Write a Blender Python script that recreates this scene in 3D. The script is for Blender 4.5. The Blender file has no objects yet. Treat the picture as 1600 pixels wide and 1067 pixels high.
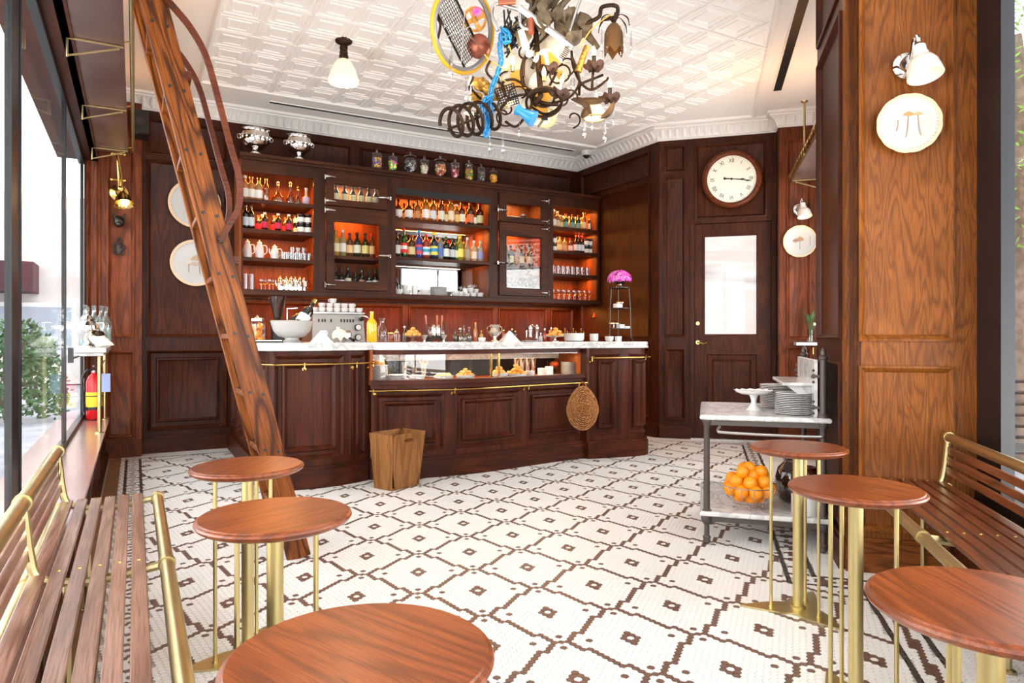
import bpy, math, random
from mathutils import Vector as V, Matrix
random.seed(7)
SC = bpy.context.scene
COL = SC.collection
PI = math.pi
R2 = math.sqrt(.5)

# ------------------------------------------------------------------ camera
FOC, HZ, EYE = 1060., 527., 1.1
TH = math.atan(589 / FOC); S, C_ = math.sin(TH), math.cos(TH)
cd = bpy.data.cameras.new('camera'); cam = bpy.data.objects.new('camera', cd); COL.objects.link(cam)
cam.location = (0, 0, EYE); cam.rotation_euler = (PI / 2, 0, -TH)
cd.sensor_width = 36; cd.lens = FOC / 1600 * 36; cd.shift_y = -(533.5 - HZ) / 1600; cd.clip_start = .02
SC.camera = cam
# ------------------------------------------------------------------ light
SC.view_settings.view_transform = 'Standard'; SC.view_settings.look = 'None'
SC.view_settings.gamma = 1; SC.view_settings.use_curve_mapping = False
SC.view_settings.exposure = 0.52
w = bpy.data.worlds.new('world'); SC.world = w; w.use_nodes = True
bg = w.node_tree.nodes['Background']; bg.inputs[0].default_value = (.93, .97, 1, 1); bg.inputs[1].default_value = 3.2

def area(name, loc, size, energy, color, rot=(0, 0, 0), sy=None, spread=PI):
    l = bpy.data.lights.new(name, 'AREA'); l.energy = energy; l.color = color; l.size = size; l.spread = spread
    if sy: l.shape = 'RECTANGLE'; l.size_y = sy
    o = bpy.data.objects.new(name, l); o.location = loc; o.rotation_euler = rot; COL.objects.link(o); return o
def point(name, loc, energy, color, r=.02):
    l = bpy.data.lights.new(name, 'POINT'); l.energy = energy; l.color = color; l.shadow_soft_size = r
    o = bpy.data.objects.new(name, l); o.location = loc; COL.objects.link(o); return o
def spot(name, loc, energy, color, rot, ang=1.6, r=.02):
    l = bpy.data.lights.new(name, 'SPOT'); l.energy = energy; l.color = color; l.spot_size = ang; l.spot_blend = .6; l.shadow_soft_size = r
    o = bpy.data.objects.new(name, l); o.location = loc; o.rotation_euler = rot; COL.objects.link(o); return o
WARM = (1, .62, .28); AMBER = (1, .36, .07)
# daylight pouring through the storefront windows
area('daylight_left', (-1.3, 2.6, .7), 9, 420, (1, .98, .95), (0, -PI / 2 - 1.0, 0), 2.8)
area('daylight_right', (2.6, -.9, .7), 5, 260, (1, .98, .95), (PI/2 + 1.0, 0, PI/4), 2.8)

area('fill_alcove', (5.6, 3.3, 1.6), 2.2, 75, (1, .98, .95), (PI/2 + .5, 0, PI/4), 1.6)  # added fill light outside the alcove, brightens the far half of the room
# ------------------------------------------------------------------ placing helpers (photo measurements to metres)
def fl(px, py, h=0):
    Z = FOC * (EYE - h) / (py - HZ); u = (px - 800) / FOC
    return Z * (S + u * C_), Z * (C_ - u * S)
def onY(px, py, Y):
    u = (px - 800) / FOC; Z = Y / (C_ - u * S); return Z * (S + u * C_), EYE - (py - HZ) * Z / FOC
def XY(px, Y): return onY(px, HZ, Y)[0]
def atZ(px, py, Z):
    u = (px - 800) / FOC; return V((Z * (S + u * C_), Z * (C_ - u * S), EYE - (py - HZ) * Z / FOC))
def dp(d, p): return ((d + p) * R2, (d - p) * R2)

# ------------------------------------------------------------------ materials
def lin(c):
    if isinstance(c, str): c = [int(c[i:i + 2], 16) / 255 for i in (0, 2, 4)]
    return tuple((x / 12.92 if x < .04045 else ((x + .055) / 1.055) ** 2.4) for x in c) + (1,)
class NT:
    def __init__(s, name):
        s.m = bpy.data.materials.new(name); s.m.use_nodes = True; s.t = s.m.node_tree; s.t.nodes.clear()
        s.out = s.n('ShaderNodeOutputMaterial')
    def n(s, k, **kw):
        x = s.t.nodes.new(k)
        for a, b in kw.items(): setattr(x, a, b)
        return x
    def l(s, a, b): s.t.links.new(a, b)
    def bsdf(s, col=None, rough=.5, metal=0, **kw):
        b = s.n('ShaderNodeBsdfPrincipled'); b.inputs['Roughness'].default_value = rough; b.inputs['Metallic'].default_value = metal
        if col is not None: b.inputs['Base Color'].default_value = lin(col)
        for k, v in kw.items(): b.inputs[k].default_value = v
        s.l(b.outputs[0], s.out.inputs[0]); return b
    def coord(s, scale, rnd=True, kind='Object'):
        t = s.n('ShaderNodeTexCoord'); m = s.n('ShaderNodeMapping'); m.inputs['Scale'].default_value = scale
        if rnd:
            oi = s.n('ShaderNodeObjectInfo'); mu = s.n('ShaderNodeMath', operation='MULTIPLY'); mu.inputs[1].default_value = 17
            s.l(oi.outputs['Random'], mu.inputs[0]); cb = s.n('ShaderNodeCombineXYZ')
            for i in range(3): s.l(mu.outputs[0], cb.inputs[i])
            s.l(cb.outputs[0], m.inputs['Location'])
        s.l(t.outputs[kind], m.inputs['Vector']); return m.outputs[0]
    def noise(s, vec, scale=5, detail=3, dist=0, rough=.5):
        x = s.n('ShaderNodeTexNoise'); x.inputs['Scale'].default_value = scale; x.inputs['Detail'].default_value = detail
        x.inputs['Distortion'].default_value = dist; x.inputs['Roughness'].default_value = rough; s.l(vec, x.inputs['Vector']); return x.outputs['Fac']
    def ramp(s, fac, stops):
        r = s.n('ShaderNodeValToRGB'); e = r.color_ramp.elements
        while len(e) < len(stops): e.new(.5)
        for q, (p, c) in zip(e, stops): q.position = p; q.color = lin(c) if isinstance(c, str) else c
        s.l(fac, r.inputs[0]); return r.outputs[0]
    def math(s, op, a, b):
        m = s.n('ShaderNodeMath', operation=op)
        for i, x in enumerate((a, b)):
            if x is None: continue
            if isinstance(x, (int, float)): m.inputs[i].default_value = x
            else: s.l(x, m.inputs[i])
        return m.outputs[0]
    def mix(s, f, a, b, mode='MIX'):
        m = s.n('ShaderNodeMixRGB', blend_type=mode)
        for i, x in enumerate((f, a, b)):
            if isinstance(x, (int, float)): m.inputs[i].default_value = x
            elif isinstance(x, str): m.inputs[i].default_value = lin(x)
            else: s.l(x, m.inputs[i])
        return m.outputs[0]
    def bump(s, b, h, st=.2, d=.01):
        x = s.n('ShaderNodeBump'); x.inputs['Strength'].default_value = st; x.inputs['Distance'].default_value = d
        s.l(h, x.inputs['Height']); s.l(x.outputs[0], b.inputs['Normal'])
def solid(name, col, rough=.5, metal=0, **kw):
    m = NT(name); m.bsdf(col, rough, metal, **kw); return m.m
def wood(name, light, mid, dark, axis='Z', rough=.45, ring=13., k=1., coat=.04, warp=.35, spec=.18, amt=.6):
    m = NT(name); b = m.bsdf(None, rough); b.inputs['Coat Weight'].default_value = coat; b.inputs['Coat Roughness'].default_value = .25; b.inputs['Specular IOR Level'].default_value = spec
    i = 'XYZ'.index(axis); sc = [k] * 3; sc[i] = .13 * k
    v = m.coord(sc); n = m.noise(v, 3.2, 1.5, warp)
    s = m.math('SINE', m.math('MULTIPLY', n, ring * 6.28 / 2), None)
    s = m.math('ADD', m.math('MULTIPLY', s, .5), .5)
    s = m.math('POWER', s, 2.2)
    f = [110 * k] * 3; f[i] = 3.5 * k; fib = m.noise(m.coord(f), 1, 3, 0, .65)
    big = m.noise(m.coord([.9 * k] * 3), 1.5, 2)
    c = m.ramp(big, [(.3, mid), (.7, light)])
    fb = m.math('MULTIPLY', m.math('POWER', fib, 3.), 3.2)
    c = m.mix(m.math('MULTIPLY', fb, .85), c, dark)
    c = m.mix(m.math('MULTIPLY', s, amt), c, dark)
    m.l(c, b.inputs['Base Color']); m.bump(b, fib, .12, .004); return m.m
def metal(name, col, rough=.25, var=None, sc=8):
    m = NT(name); b = m.bsdf(col, rough, 1)
    if var:
        n = m.noise(m.coord([sc] * 3), 1, 4); c = m.ramp(n, [(.3, col), (.7, var)]); m.l(c, b.inputs['Base Color'])
        r = m.math('ADD', m.math('MULTIPLY', n, .25), rough - .1); m.l(r, b.inputs['Roughness'])
    return m.m
def thin_glass(name, tint='ffffff', refl=.25, rough=.0, power=3.):
    # clear pane or vessel wall: see-through straight on, mirror-like at grazing angles
    m = NT(name); g = m.n('ShaderNodeBsdfGlossy'); g.inputs['Roughness'].default_value = rough; g.inputs['Color'].default_value = (1, 1, 1, 1)
    t = m.n('ShaderNodeBsdfTransparent'); t.inputs['Color'].default_value = lin(tint)
    lw = m.n('ShaderNodeLayerWeight'); lw.inputs['Blend'].default_value = .3
    f = m.math('ADD', m.math('MULTIPLY', m.math('POWER', lw.outputs['Facing'], power), 1 - refl), refl * .35)
    mx = m.n('ShaderNodeMixShader'); m.l(f, mx.inputs[0]); m.l(t.outputs[0], mx.inputs[1]); m.l(g.outputs[0], mx.inputs[2])
    m.l(mx.outputs[0], m.out.inputs[0]); return m.m
def emit(name, col, st):
    m = NT(name); e = m.n('ShaderNodeEmission'); e.inputs[0].default_value = lin(col); e.inputs[1].default_value = st
    m.l(e.outputs[0], m.out.inputs[0]); return m.m
def marble(name, base='f2f0ec', vein='8f8f95', sc=5., amt=.5):
    m = NT(name); b = m.bsdf(base, .18); v = m.coord([sc] * 3)
    n = m.noise(v, 1, 6, 1.6); a = m.math('ABSOLUTE', m.math('SUBTRACT', n, .5), None)
    f = m.math('SUBTRACT', 1, m.math('MULTIPLY', a, 14)); f = m.math('MAXIMUM', f, 0)
    c = m.mix(m.math('MULTIPLY', f, amt), base, vein)
    c = m.mix(m.math('MULTIPLY', m.noise(v, .6, 3), .18), c, vein); m.l(c, b.inputs['Base Color']); return m.m
def speckle(name, a, b_, sc=40, rough=.5, **kw):
    m = NT(name); b = m.bsdf(a, rough, **kw); n = m.noise(m.coord([sc] * 3), 1, 4); m.l(m.ramp(n, [(.35, a), (.65, b_)]), b.inputs['Base Color']); m.bump(b, n, .3, .003); return m.m

M = {}
M['wall'] = wood('stained oak', '8a4522', '703416', '381808', ring=20, k=2.2)
M['wallx'] = wood('stained oak horizontal', '8a4522', '703416', '381808', 'X')
M['dark'] = wood('dark stained oak', '58280f', '441b08', '220c03', ring=18, k=2.2)
M['darkx'] = wood('dark stained oak horizontal', '58280f', '441b08', '220c03', 'X', k=2.)
M['pier'] = wood('golden oak', 'a05e26', '8a4d18', '4a260c', ring=26, k=3.2, warp=.6, amt=.5)
M['pierx'] = wood('golden oak horizontal', '9e5a28', '864818', '43200a', 'X', ring=24, k=2, amt=.7)
M['counter'] = wood('mahogany stained oak', '5f2812', '481c0b', '240c04', ring=12, k=1.8)
M['counterx'] = wood('mahogany stained oak horizontal', '5f2812', '481c0b', '240c04', 'X', ring=12, k=1.8)
M['cab'] = wood('cabinet oak', '5a2c12', '431f0b', '220e04', 'X', ring=9)
M['cabz'] = wood('cabinet oak upright', '5a2c12', '431f0b', '220e04', 'Z', ring=9)
M['cabin'] = wood('cabinet lining', 'b0602c', '96491f', '5c2c12', 'Z', ring=7)
M['table'] = wood('varnished table oak', '9f5225', '8b4119', '50220b', 'X', .3, ring=17, k=2.6, coat=.25, spec=.3)
M['slat'] = wood('slat oak with window sheen', 'b58c7c', '93634f', '55301f', 'X', .4, ring=12, k=2., coat=.35, spec=.5)  # base colour paled and greyed to carry the sheen from the window
M['slatr'] = wood('varnished slat oak', '8f5230', '713a1e', '3e1b0d', 'X', .3, ring=12, k=2., coat=.2, spec=.4)
M['ladder'] = wood('ladder oak', 'a05a22', '864514', '2e1204', 'X', .35, ring=19, k=1.9, warp=.7, amt=.85)
M['bentwood'] = wood('bentwood', '7c4129', '66301c', '40190d', 'X', .28, ring=5)
M['basket_oak'] = wood('waste bin oak', 'a97443', '93602f', '60391a', 'Z', .4, ring=14, k=1.6, warp=.7)
M['sill'] = wood('window sill wood', 'c79f98', 'b5867d', '8a5f56', 'Y', .22, ring=5, coat=.8, spec=.6)  # pale mauve of the reflected daylight is put into the base colour
M['brass'] = metal('brushed brass', 'd8c894', .34, 'cbb87e')
M['gold'] = metal('polished brass', 'dcb668', .18)
M['brasspipe'] = metal('aged brass pipe', 'cdbd8e', .34, 'b9a676')
M['copper'] = metal('dark copper sheet', '8d7672', .38, 'a08680', 3)
M['steel'] = metal('brushed steel', 'c8c8c8', .28)
M['silver'] = metal('silver', 'e6e2da', .12)
M['chrome'] = metal('chrome', 'f0f0f0', .06)
M['iron'] = metal('dark iron', '3a3836', .42, '4c4742')
M['rust'] = metal('rusted iron', '4b3a2e', .5, '35281f', 20)
M['castiron'] = solid('cast iron', '5b534e', .5, .6)
M['black'] = solid('black', '0c0c0d', .4)
M['mull'] = solid('painted steel mullion', '101216', .35)
M['tin'] = solid('painted tin ceiling', 'f4f0ea', .5)
M['plaster'] = solid('white plaster', 'f2ede6', .6)
M['crown'] = solid('white crown plaster', 'e6e2dc', .55)
M['white'] = solid('white china', 'dedcd9', .2)
M['cream'] = solid('cream dial', 'ece6d4', .35)
M['marble'] = marble('white marble', 'dcdad6', vein='8d8b90', amt=.5)
M['marblev'] = marble('veined marble', 'dcdad6', vein='3e4150', sc=9, amt=1.1)
M['hexw'] = solid('white mosaic', 'eeebe6', .32)
M['hexb'] = solid('brown mosaic', '6d5246', .35)
M['hexd'] = solid('dark mosaic strip', '4d423f', .35)
M['grout'] = solid('grout', 'c9c3bb', .8)
M['stone'] = speckle('brown stone threshold', '8d6b4c', '7a593d', 6)
M['glass'] = thin_glass('window glass', refl=.1)
M['glassr'] = thin_glass('reflective window glass', refl=.22, power=9.)
M['glassc'] = thin_glass('clear vessel glass', 'f4f6f6', refl=.25, power=2.4)
M['caseglass'] = thin_glass('case glass', refl=.03, power=4.)
M['crystal'] = thin_glass('crystal', 'f0f0f0', refl=.22, power=1.8)
M['mirror'] = metal('mirror', 'e8e8e8', .02)
M['bulb'] = emit('lit bulb', 'ffcf86', 7)
M['shade'] = NT('milk glass shade')
_b = M['shade'].bsdf('f6ead6', .25); _b.inputs['Subsurface Weight'].default_value = 0
_b.inputs['Emission Color'].default_value = lin('ffdca8'); _b.inputs['Emission Strength'].default_value = .35; M['shade'] = M['shade'].m
M['orange'] = speckle('orange peel', 'f59a12', 'ee8a08', 60, .4)
M['pastry'] = speckle('baked pastry', 'd98a2c', 'f0b95c', 60, .5)
M['red'] = solid('red enamel', 'c8161d', .25)
M['yellow'] = solid('yellow label', 'f2cc1e', .4)
M['blue'] = solid('blue plastic', '2388c8', .3)
M['bluetag'] = solid('pale blue tag', '9fb0d8', .5)
M['pink'] = solid('pink blossom', 'e052c0', .6)
M['green'] = solid('leaf green', '35592e', .6)
M['paper'] = solid('paper', 'f0ede4', .7)
M['linen'] = solid('white linen', 'e2e1de', .8)
M['wicker'] = speckle('wicker', 'b87a40', '7d4c20', 60, .6)
M['amberglass'] = solid('amber liquor', '8a3d0c', .08, **{'Coat Weight': 1.})
M['frost'] = solid('frosted pale glass', 'cfdcda', .25, **{'Transmission Weight': .35})
M['leafdry'] = speckle('dried leaf', '77664f', '54452f', 30, .7)
M['terracotta'] = solid('copper red cup', 'a5604a', .35, .6)
M['yellowtyre'] = solid('yellow tyre', 'e0a61c', .45)
M['grey'] = solid('grey rim', '8f8c8c', .35, .4)

# ------------------------------------------------------------------ mesh builder
class MB:
    def __init__(s): s.v = []; s.f = []; s.T = None
    def add(s, vs, fs):
        o = len(s.v)
        if s.T is not None: vs = [s.T @ V(p) for p in vs]
        s.v += [tuple(p) for p in vs]; s.f += [tuple(i + o for i in f) for f in fs]; return s
    def box(s, x0, x1, y0, y1, z0, z1, c=0):
        if c:
            pts = []
            for z, q in ((z0, c), (z0 + c, 0), (z1 - c, 0), (z1, c)):
                pts += [(x0 + q, y0 + q, z), (x1 - q, y0 + q, z), (x1 - q, y1 - q, z), (x0 + q, y1 - q, z)]
            fs = [(3, 2, 1, 0), (12, 13, 14, 15)]
            for k in range(3):
                for i in range(4): j = (i + 1) % 4; fs.append((4 * k + i, 4 * k + j, 4 * k + 4 + j, 4 * k + 4 + i))
            return s.add(pts, fs)
        return s.add([(x0, y0, z0), (x1, y0, z0), (x1, y1, z0), (x0, y1, z0), (x0, y0, z1), (x1, y0, z1), (x1, y1, z1), (x0, y1, z1)],
                     [(3, 2, 1, 0), (4, 5, 6, 7), (0, 1, 5, 4), (1, 2, 6, 5), (2, 3, 7, 6), (3, 0, 4, 7)])
    def prism(s, poly, z0, z1):
        n = len(poly); vs = [(x, y, z0) for x, y in poly] + [(x, y, z1) for x, y in poly]
        return s.add(vs, [tuple(range(n))[::-1], tuple(range(n, 2 * n))] + [(i, (i + 1) % n, n + (i + 1) % n, n + i) for i in range(n)])
    def lathe(s, prof, n=20, c=(0, 0, 0), sx=1, sy=1):
        vs = []; fs = []; m = len(prof)
        for r, z in prof:
            for i in range(n):
                a = 2 * PI * i / n; vs.append((c[0] + r * sx * math.cos(a), c[1] + r * sy * math.sin(a), c[2] + z))
        for k in range(m - 1):
            for i in range(n): j = (i + 1) % n; fs.append((k * n + i, k * n + j, (k + 1) * n + j, (k + 1) * n + i))
        if prof[0][0] > 1e-4: fs.append(tuple(range(n))[::-1])
        if prof[-1][0] > 1e-4: fs.append(tuple((m - 1) * n + i for i in range(n)))
        return s.add(vs, fs)
    def shell(s, prof, n=20, c=(0, 0, 0)):   # open lathe, no caps
        vs = []; fs = []; m = len(prof)
        for r, z in prof:
            for i in range(n):
                a = 2 * PI * i / n; vs.append((c[0] + r * math.cos(a), c[1] + r * math.sin(a), c[2] + z))
        for k in range(m - 1):
            for i in range(n): j = (i + 1) % n; fs.append((k * n + i, k * n + j, (k + 1) * n + j, (k + 1) * n + i))
        return s.add(vs, fs)
    def cyl(s, a, b, r, n=12, r2=None): return s.tube([a, b], [r, r if r2 is None else r2], n)
    def tube(s, pts, r, n=8, closed=False):
        pts = [V(p) for p in pts]; m = len(pts); rr = r if isinstance(r, (list, tuple)) else [r] * m
        vs = []; fs = []; up = None
        for k in range(m):
            a = pts[(k - 1) % m] if (closed or k) else pts[0]; b = pts[(k + 1) % m] if (closed or k < m - 1) else pts[-1]
            t = (b - a).normalized() if (b - a).length > 1e-9 else V((0, 0, 1))
            if up is None: up = V((0, 0, 1)) if abs(t.z) < .9 else V((1, 0, 0))
            u = (up - t * up.dot(t)); u = u.normalized() if u.length > 1e-6 else t.orthogonal().normalized(); up = u; w_ = t.cross(u)
            for i in range(n):
                q = 2 * PI * i / n; vs.append(pts[k] + (u * math.cos(q) + w_ * math.sin(q)) * rr[k])
        for k in range(m if closed else m - 1):
            for i in range(n): j = (i + 1) % n; k2 = (k + 1) % m; fs.append((k * n + i, k * n + j, k2 * n + j, k2 * n + i))
        if not closed: fs += [tuple(range(n))[::-1], tuple((m - 1) * n + i for i in range(n))]
        return s.add(vs, fs)
    def ball(s, c, r, n=10, sz=1., sx=1., sy=1.):
        prof = [(max(0, r * math.sin(PI * k / n)), -r * sz * math.cos(PI * k / n)) for k in range(n + 1)]
        prof[0] = (0, -r * sz); prof[-1] = (0, r * sz); return s.lathe(prof, int(n * 1.6), c, sx, sy)
    def ring(s, c, R, r, n=24, m=6, ax='Z'):
        pts = []
        for i in range(n):
            a = 2 * PI * i / n; x, y = R * math.cos(a), R * math.sin(a)
            pts.append(V(c) + V({'Z': (x, y, 0), 'Y': (x, 0, y), 'X': (0, x, y)}[ax]))
        return s.tube(pts, r, m, True)
    def build(s, name, m, parent=None, smooth=35, kind=None):
        me = bpy.data.meshes.new(name); me.from_pydata(s.v, [], s.f); me.materials.append(M[m] if isinstance(m, str) else m)
        if smooth and s.f:
            me.polygons.foreach_set('use_smooth', [True] * len(me.polygons)); me.set_sharp_from_angle(angle=math.radians(smooth))
        o = bpy.data.objects.new(name, me); COL.objects.link(o)
        if parent: o.parent = parent
        if kind: o['kind'] = kind
        return o
def thing(name, label, cat, loc=(0, 0, 0), rz=0, group=None, rot=None):
    o = bpy.data.objects.new(name, None); COL.objects.link(o); o.location = loc; o.rotation_euler = rot or (0, 0, rz); o.empty_display_size = .05
    return tag(o, label, cat, group)
def tag(o, label, cat, group=None):
    o['label'] = label; o['category'] = cat
    if group: o['group'] = group
    return o
def dup(r0, loc, rz=0, label=None, group=None, rot=None, sc=None):
    r = r0.copy(); COL.objects.link(r); r.location = loc; r.rotation_euler = rot or (0, 0, rz)
    if sc: r.scale = (sc,) * 3
    if label: r['label'] = label
    if group: r['group'] = group
    for ch in list(r0.children):
        c = ch.copy(); COL.objects.link(c); c.parent = r
        for g in list(ch.children): d = g.copy(); COL.objects.link(d); d.parent = c
    return r
ORD = ['', 'first', 'second', 'third', 'fourth', 'fifth', 'sixth', 'seventh', 'eighth', 'ninth', 'tenth', 'eleventh', 'twelfth', 'thirteenth', 'fourteenth', 'fifteenth', 'sixteenth']
def ordn(k): return ORD[k]
def T(loc=(0, 0, 0), rx=0, ry=0, rz=0, sc=1):
    return Matrix.Translation(V(loc)) @ Matrix.Rotation(rz, 4, 'Z') @ Matrix.Rotation(ry, 4, 'Y') @ Matrix.Rotation(rx, 4, 'X') @ Matrix.Scale(sc, 4)
def text(name, body, size, m, parent, loc, rot, ext=.001, align='CENTER', sx=1):
    c = bpy.data.curves.new(name, 'FONT'); c.body = body; c.size = size; c.extrude = ext; c.align_x = align; c.align_y = 'CENTER'
    t = bpy.data.objects.new(name, c); me = bpy.data.meshes.new_from_object(t); bpy.data.objects.remove(t)
    me.materials.append(M[m]); o = bpy.data.objects.new(name, me); COL.objects.link(o); o.location = loc; o.rotation_euler = rot; o.scale = (sx, 1, 1)
    if parent: o.parent = parent
    return o
def catmull(pts, n=6, closed=False):
    P = [V(p) for p in pts]; out = []; m = len(P)
    for i in range(m if closed else m - 1):
        g = (lambda k: P[k % m]) if closed else (lambda k: P[max(0, min(m - 1, k))])
        a, b, c, d = g(i - 1), g(i), g(i + 1), g(i + 2)
        for k in range(n):
            t = k / n; out.append(.5 * ((2 * b) + (c - a) * t + (2 * a - 5 * b + 4 * c - d) * t * t + (3 * b - a - 3 * c + d) * t ** 3))
    if not closed: out.append(P[-1])
    return out
# ---- rectangles with moulded edges (panels), optionally bent along a curve
MOLD = [(0, .012), (0, -.014), (.010, -.018), (.022, -.006), (.030, .010), (.034, .012)]
DEEP = [(0, .012), (0, -.014), (.012, -.02), (.026, -.006), (.034, .014), (.075, .016), (.082, .004), (.094, .002), (.104, .012), (.108, .014)]
def rings(mb, x0, x1, z0, z1, prof, mp=None, nx=1):
    mp = mp or (lambda x, y, z: (x, y, z)); vs = []; n = 2 * (nx + 1)
    for i, y in prof:
        a, b, c, d = x0 + i, x1 - i, z0 + i, z1 - i
        vs += [mp(a + (b - a) * k / nx, y, c) for k in range(nx + 1)] + [mp(b - (b - a) * k / nx, y, d) for k in range(nx + 1)]
    fs = []
    for k in range(len(prof) - 1):
        for i in range(n): j = (i + 1) % n; fs.append((k * n + i, k * n + j, (k + 1) * n + j, (k + 1) * n + i))
    o = (len(prof) - 1) * n
    for i in range(nx): fs.append((o + i, o + i + 1, o + n - 2 - i, o + n - 1 - i))
    return mb.add(vs, fs)
def cbox(mb, x0, x1, y0, y1, z0, z1, mp, nx=1):
    vs = []
    for k in range(nx + 1):
        x = x0 + (x1 - x0) * k / nx; vs += [mp(x, y0, z0), mp(x, y1, z0), mp(x, y1, z1), mp(x, y0, z1)]
    fs = [(0, 1, 2, 3), tuple(nx * 4 + i for i in (3, 2, 1, 0))]
    for k in range(nx):
        for i in range(4): j = (i + 1) % 4; fs.append((4 * k + j, 4 * k + i, 4 * k + 4 + i, 4 * k + 4 + j))
    return mb.add(vs, fs)
def frame_fill(mb, L0, L1, z0, z1, panels, y0=0, y1=.02, mp=None, step=None):
    xs = sorted({L0, L1, *[p[0] for p in panels], *[p[1] for p in panels]}); zs = sorted({z0, z1, *[p[2] for p in panels], *[p[3] for p in panels]})
    mp = mp or (lambda x, y, z: (x, y, z))
    for a, b in zip(xs, xs[1:]):
        run = None
        for c, d in list(zip(zs, zs[1:])) + [(None, None)]:
            free = c is not None and not any(p[0] - 1e-6 <= a and b <= p[1] + 1e-6 and p[2] - 1e-6 <= c and d <= p[3] + 1e-6 for p in panels)
            if free: run = (run[0], d) if run else (c, d)
            elif run: cbox(mb, a, b, y0, y1, run[0], run[1], mp, max(1, int((b - a) / step)) if step else 1); run = None
def wall(name, loc, rz, L, z0, z1, panels, m='wall', base=.16, thick=.14, prof=MOLD, mx=None):
    mb = MB(); mb.box(0, L, .02, thick, z0, z1); frame_fill(mb, 0, L, z0, z1, panels)
    w_ = mb.build(name, m); w_.location = (loc[0], loc[1], 0); w_.rotation_euler = (0, 0, rz); w_['kind'] = 'structure'
    for p in panels:
        q = MB(); pf = p[4] if len(p) > 4 else prof; rings(q, p[0], p[1], p[2], p[3], pf); q.build('panel', m, w_)
    if base:
        q = MB(); q.box(-.0, L, -.028, 0, z0, z0 + base - .02); q.box(0, L, -.018, 0, z0 + base - .02, z0 + base); q.build('baseboard', mx or m, w_)
    return w_
# ================================================================== SETTING
ZC = 3.4; HC = 3.25; YB = 7.3; XR = 5.03; DW = 7.61
def struct(mb, name, m, smooth=35): return mb.build(name, m, None, smooth, 'structure')
# exterior ground
q = MB(); q.box(-25, 25, -25, 30, -.2, -.03); o = struct(q, 'ground', speckle('sidewalk', '9a9ba0', '85868c', 3, .9))
# floor: grout bed, stone threshold, hexagonal mosaic
q = MB(); room_poly = [(-.5, -2.3), (3.6, 1.75), (7.2, 5.2), (5.2, 7.6), (-.5, 7.6)]
q.prism(room_poly, -.12, -.004); floor = struct(q, 'floor', 'grout')
q = MB(); q.box(-.2, -.11, .2, 7.19, -.004, .001); q.build('stone_threshold', 'stone', floor)
HO, HA, HP = (1.3136, 2.0317), math.radians(-21.6), .02577
HO = fl(800 + (342 / 4.444), 840 + 724 / 4.444)
A = V((math.cos(HA), math.sin(HA))); B = V((math.cos(HA - PI / 3), math.sin(HA - PI / 3))); Cc = V((math.cos(HA + PI / 3), math.sin(HA + PI / 3)))
HP = .02585
brown = set()
def ab(na, nb=0, nc=0): return (na + nc, nb - nc)       # c = a - b
def step(p, v): return (p[0] + v[0], p[1] + v[1])
vA, vB, vC = (1, 0), (0, 1), (1, -1)
def path(start, seq):
    p = start; out = []
    for v, k in seq:
        for _ in range(k): p = step(p, v); out.append(p)
    return out
base = [(0, 0), (1, 0), (-1, 0)]
base += path((1, 0), [(vB, 3), (vA, 1), (vB, 6), (vA, 1), (vB, 2)])
base += path((1, 0), [(vC, 3), (vA, 1), (vC, 6), (vA, 1), (vC, 2)])
# four single tiles set round each crossing
base += [(-1, 2), (1, -2), (4, 0), (-4, 0)]
# the small ring of six tiles with an open middle in the centre of each field
V1 = (4, 12); V2 = (16, -12)
ctr = (10, 0)
base += [step(ctr, v) for v in ((1, 0), (-1, 0), (0, 1), (-1, 1), (1, -1), (0, -1), )]
base += [step(ctr, v) for v in ((1, -2), (-1, 2))]
bs = {(i, j) for i, j in base}
def isb(i, j):
    # reduce modulo V1=(4,12), V2=(16,-12)
    for m in range(-2, 3):
        for n in range(-2, 3):
            if (i - 4 * m - 16 * n, j - 12 * m + 12 * n) in bs: return True
    return False
redu = {}
def reduced(i, j):
    # solve i=4m+16n, j=12m-12n
    m = (i + 4 * j / 3.) / 20; n = (i - j / 3.) / 20
    m, n = math.floor(m), math.floor(n); return (i - 4 * m - 16 * n, j - 12 * m + 12 * n)
ST1, ST2 = .362, .479                  # strips of the right-hand border (distance from the diagonal axis)
def zone(x, y):
    """P pattern field, W plain white, D dark strip, L ladder dashes, None nothing"""
    d, p = (x + y) * R2, (x - y) * R2
    if x < -.105: return None
    if x < -.078: return 'W'
    if x < -.055: return 'D'
    if x < .027: return 'L'
    if x < .05: return 'D'
    r = 'W'
    if p < ST1 - .012 or (p < .648 and d < 3.258): r = 'P'
    elif p < ST1 + .012 or (p < .672 and d < 3.282): r = 'D'
    elif p < ST2 - .012 or (p < .765 and d < 3.373): r = 'B'
    elif p < ST2 + .012 or (p < .789 and d < 3.397): r = 'D'
    if r == 'P':
        if y > 7.05: return 'W'
        if y > 7.02: return 'D'
        if d > DW - .22: return 'W'
        if d > DW - .24: return 'D'
    return r
hexv = [(math.cos(HA + PI / 6 + k * PI / 3), math.sin(HA + PI / 6 + k * PI / 3)) for k in range(6)]
def hexgeo(cx, cy, r, z0=-.003, z1=0.):
    return [(cx + a * r, cy + b * r, z0) for a, b in hexv] + [(cx + a * r * .96, cy + b * r * .96, z1) for a, b in hexv]
HF = [(6, 7, 8, 9, 10, 11)] + [(i, (i + 1) % 6, 6 + (i + 1) % 6, 6 + i) for i in range(6)]
rad = HP / math.sqrt(3) * .94
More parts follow.
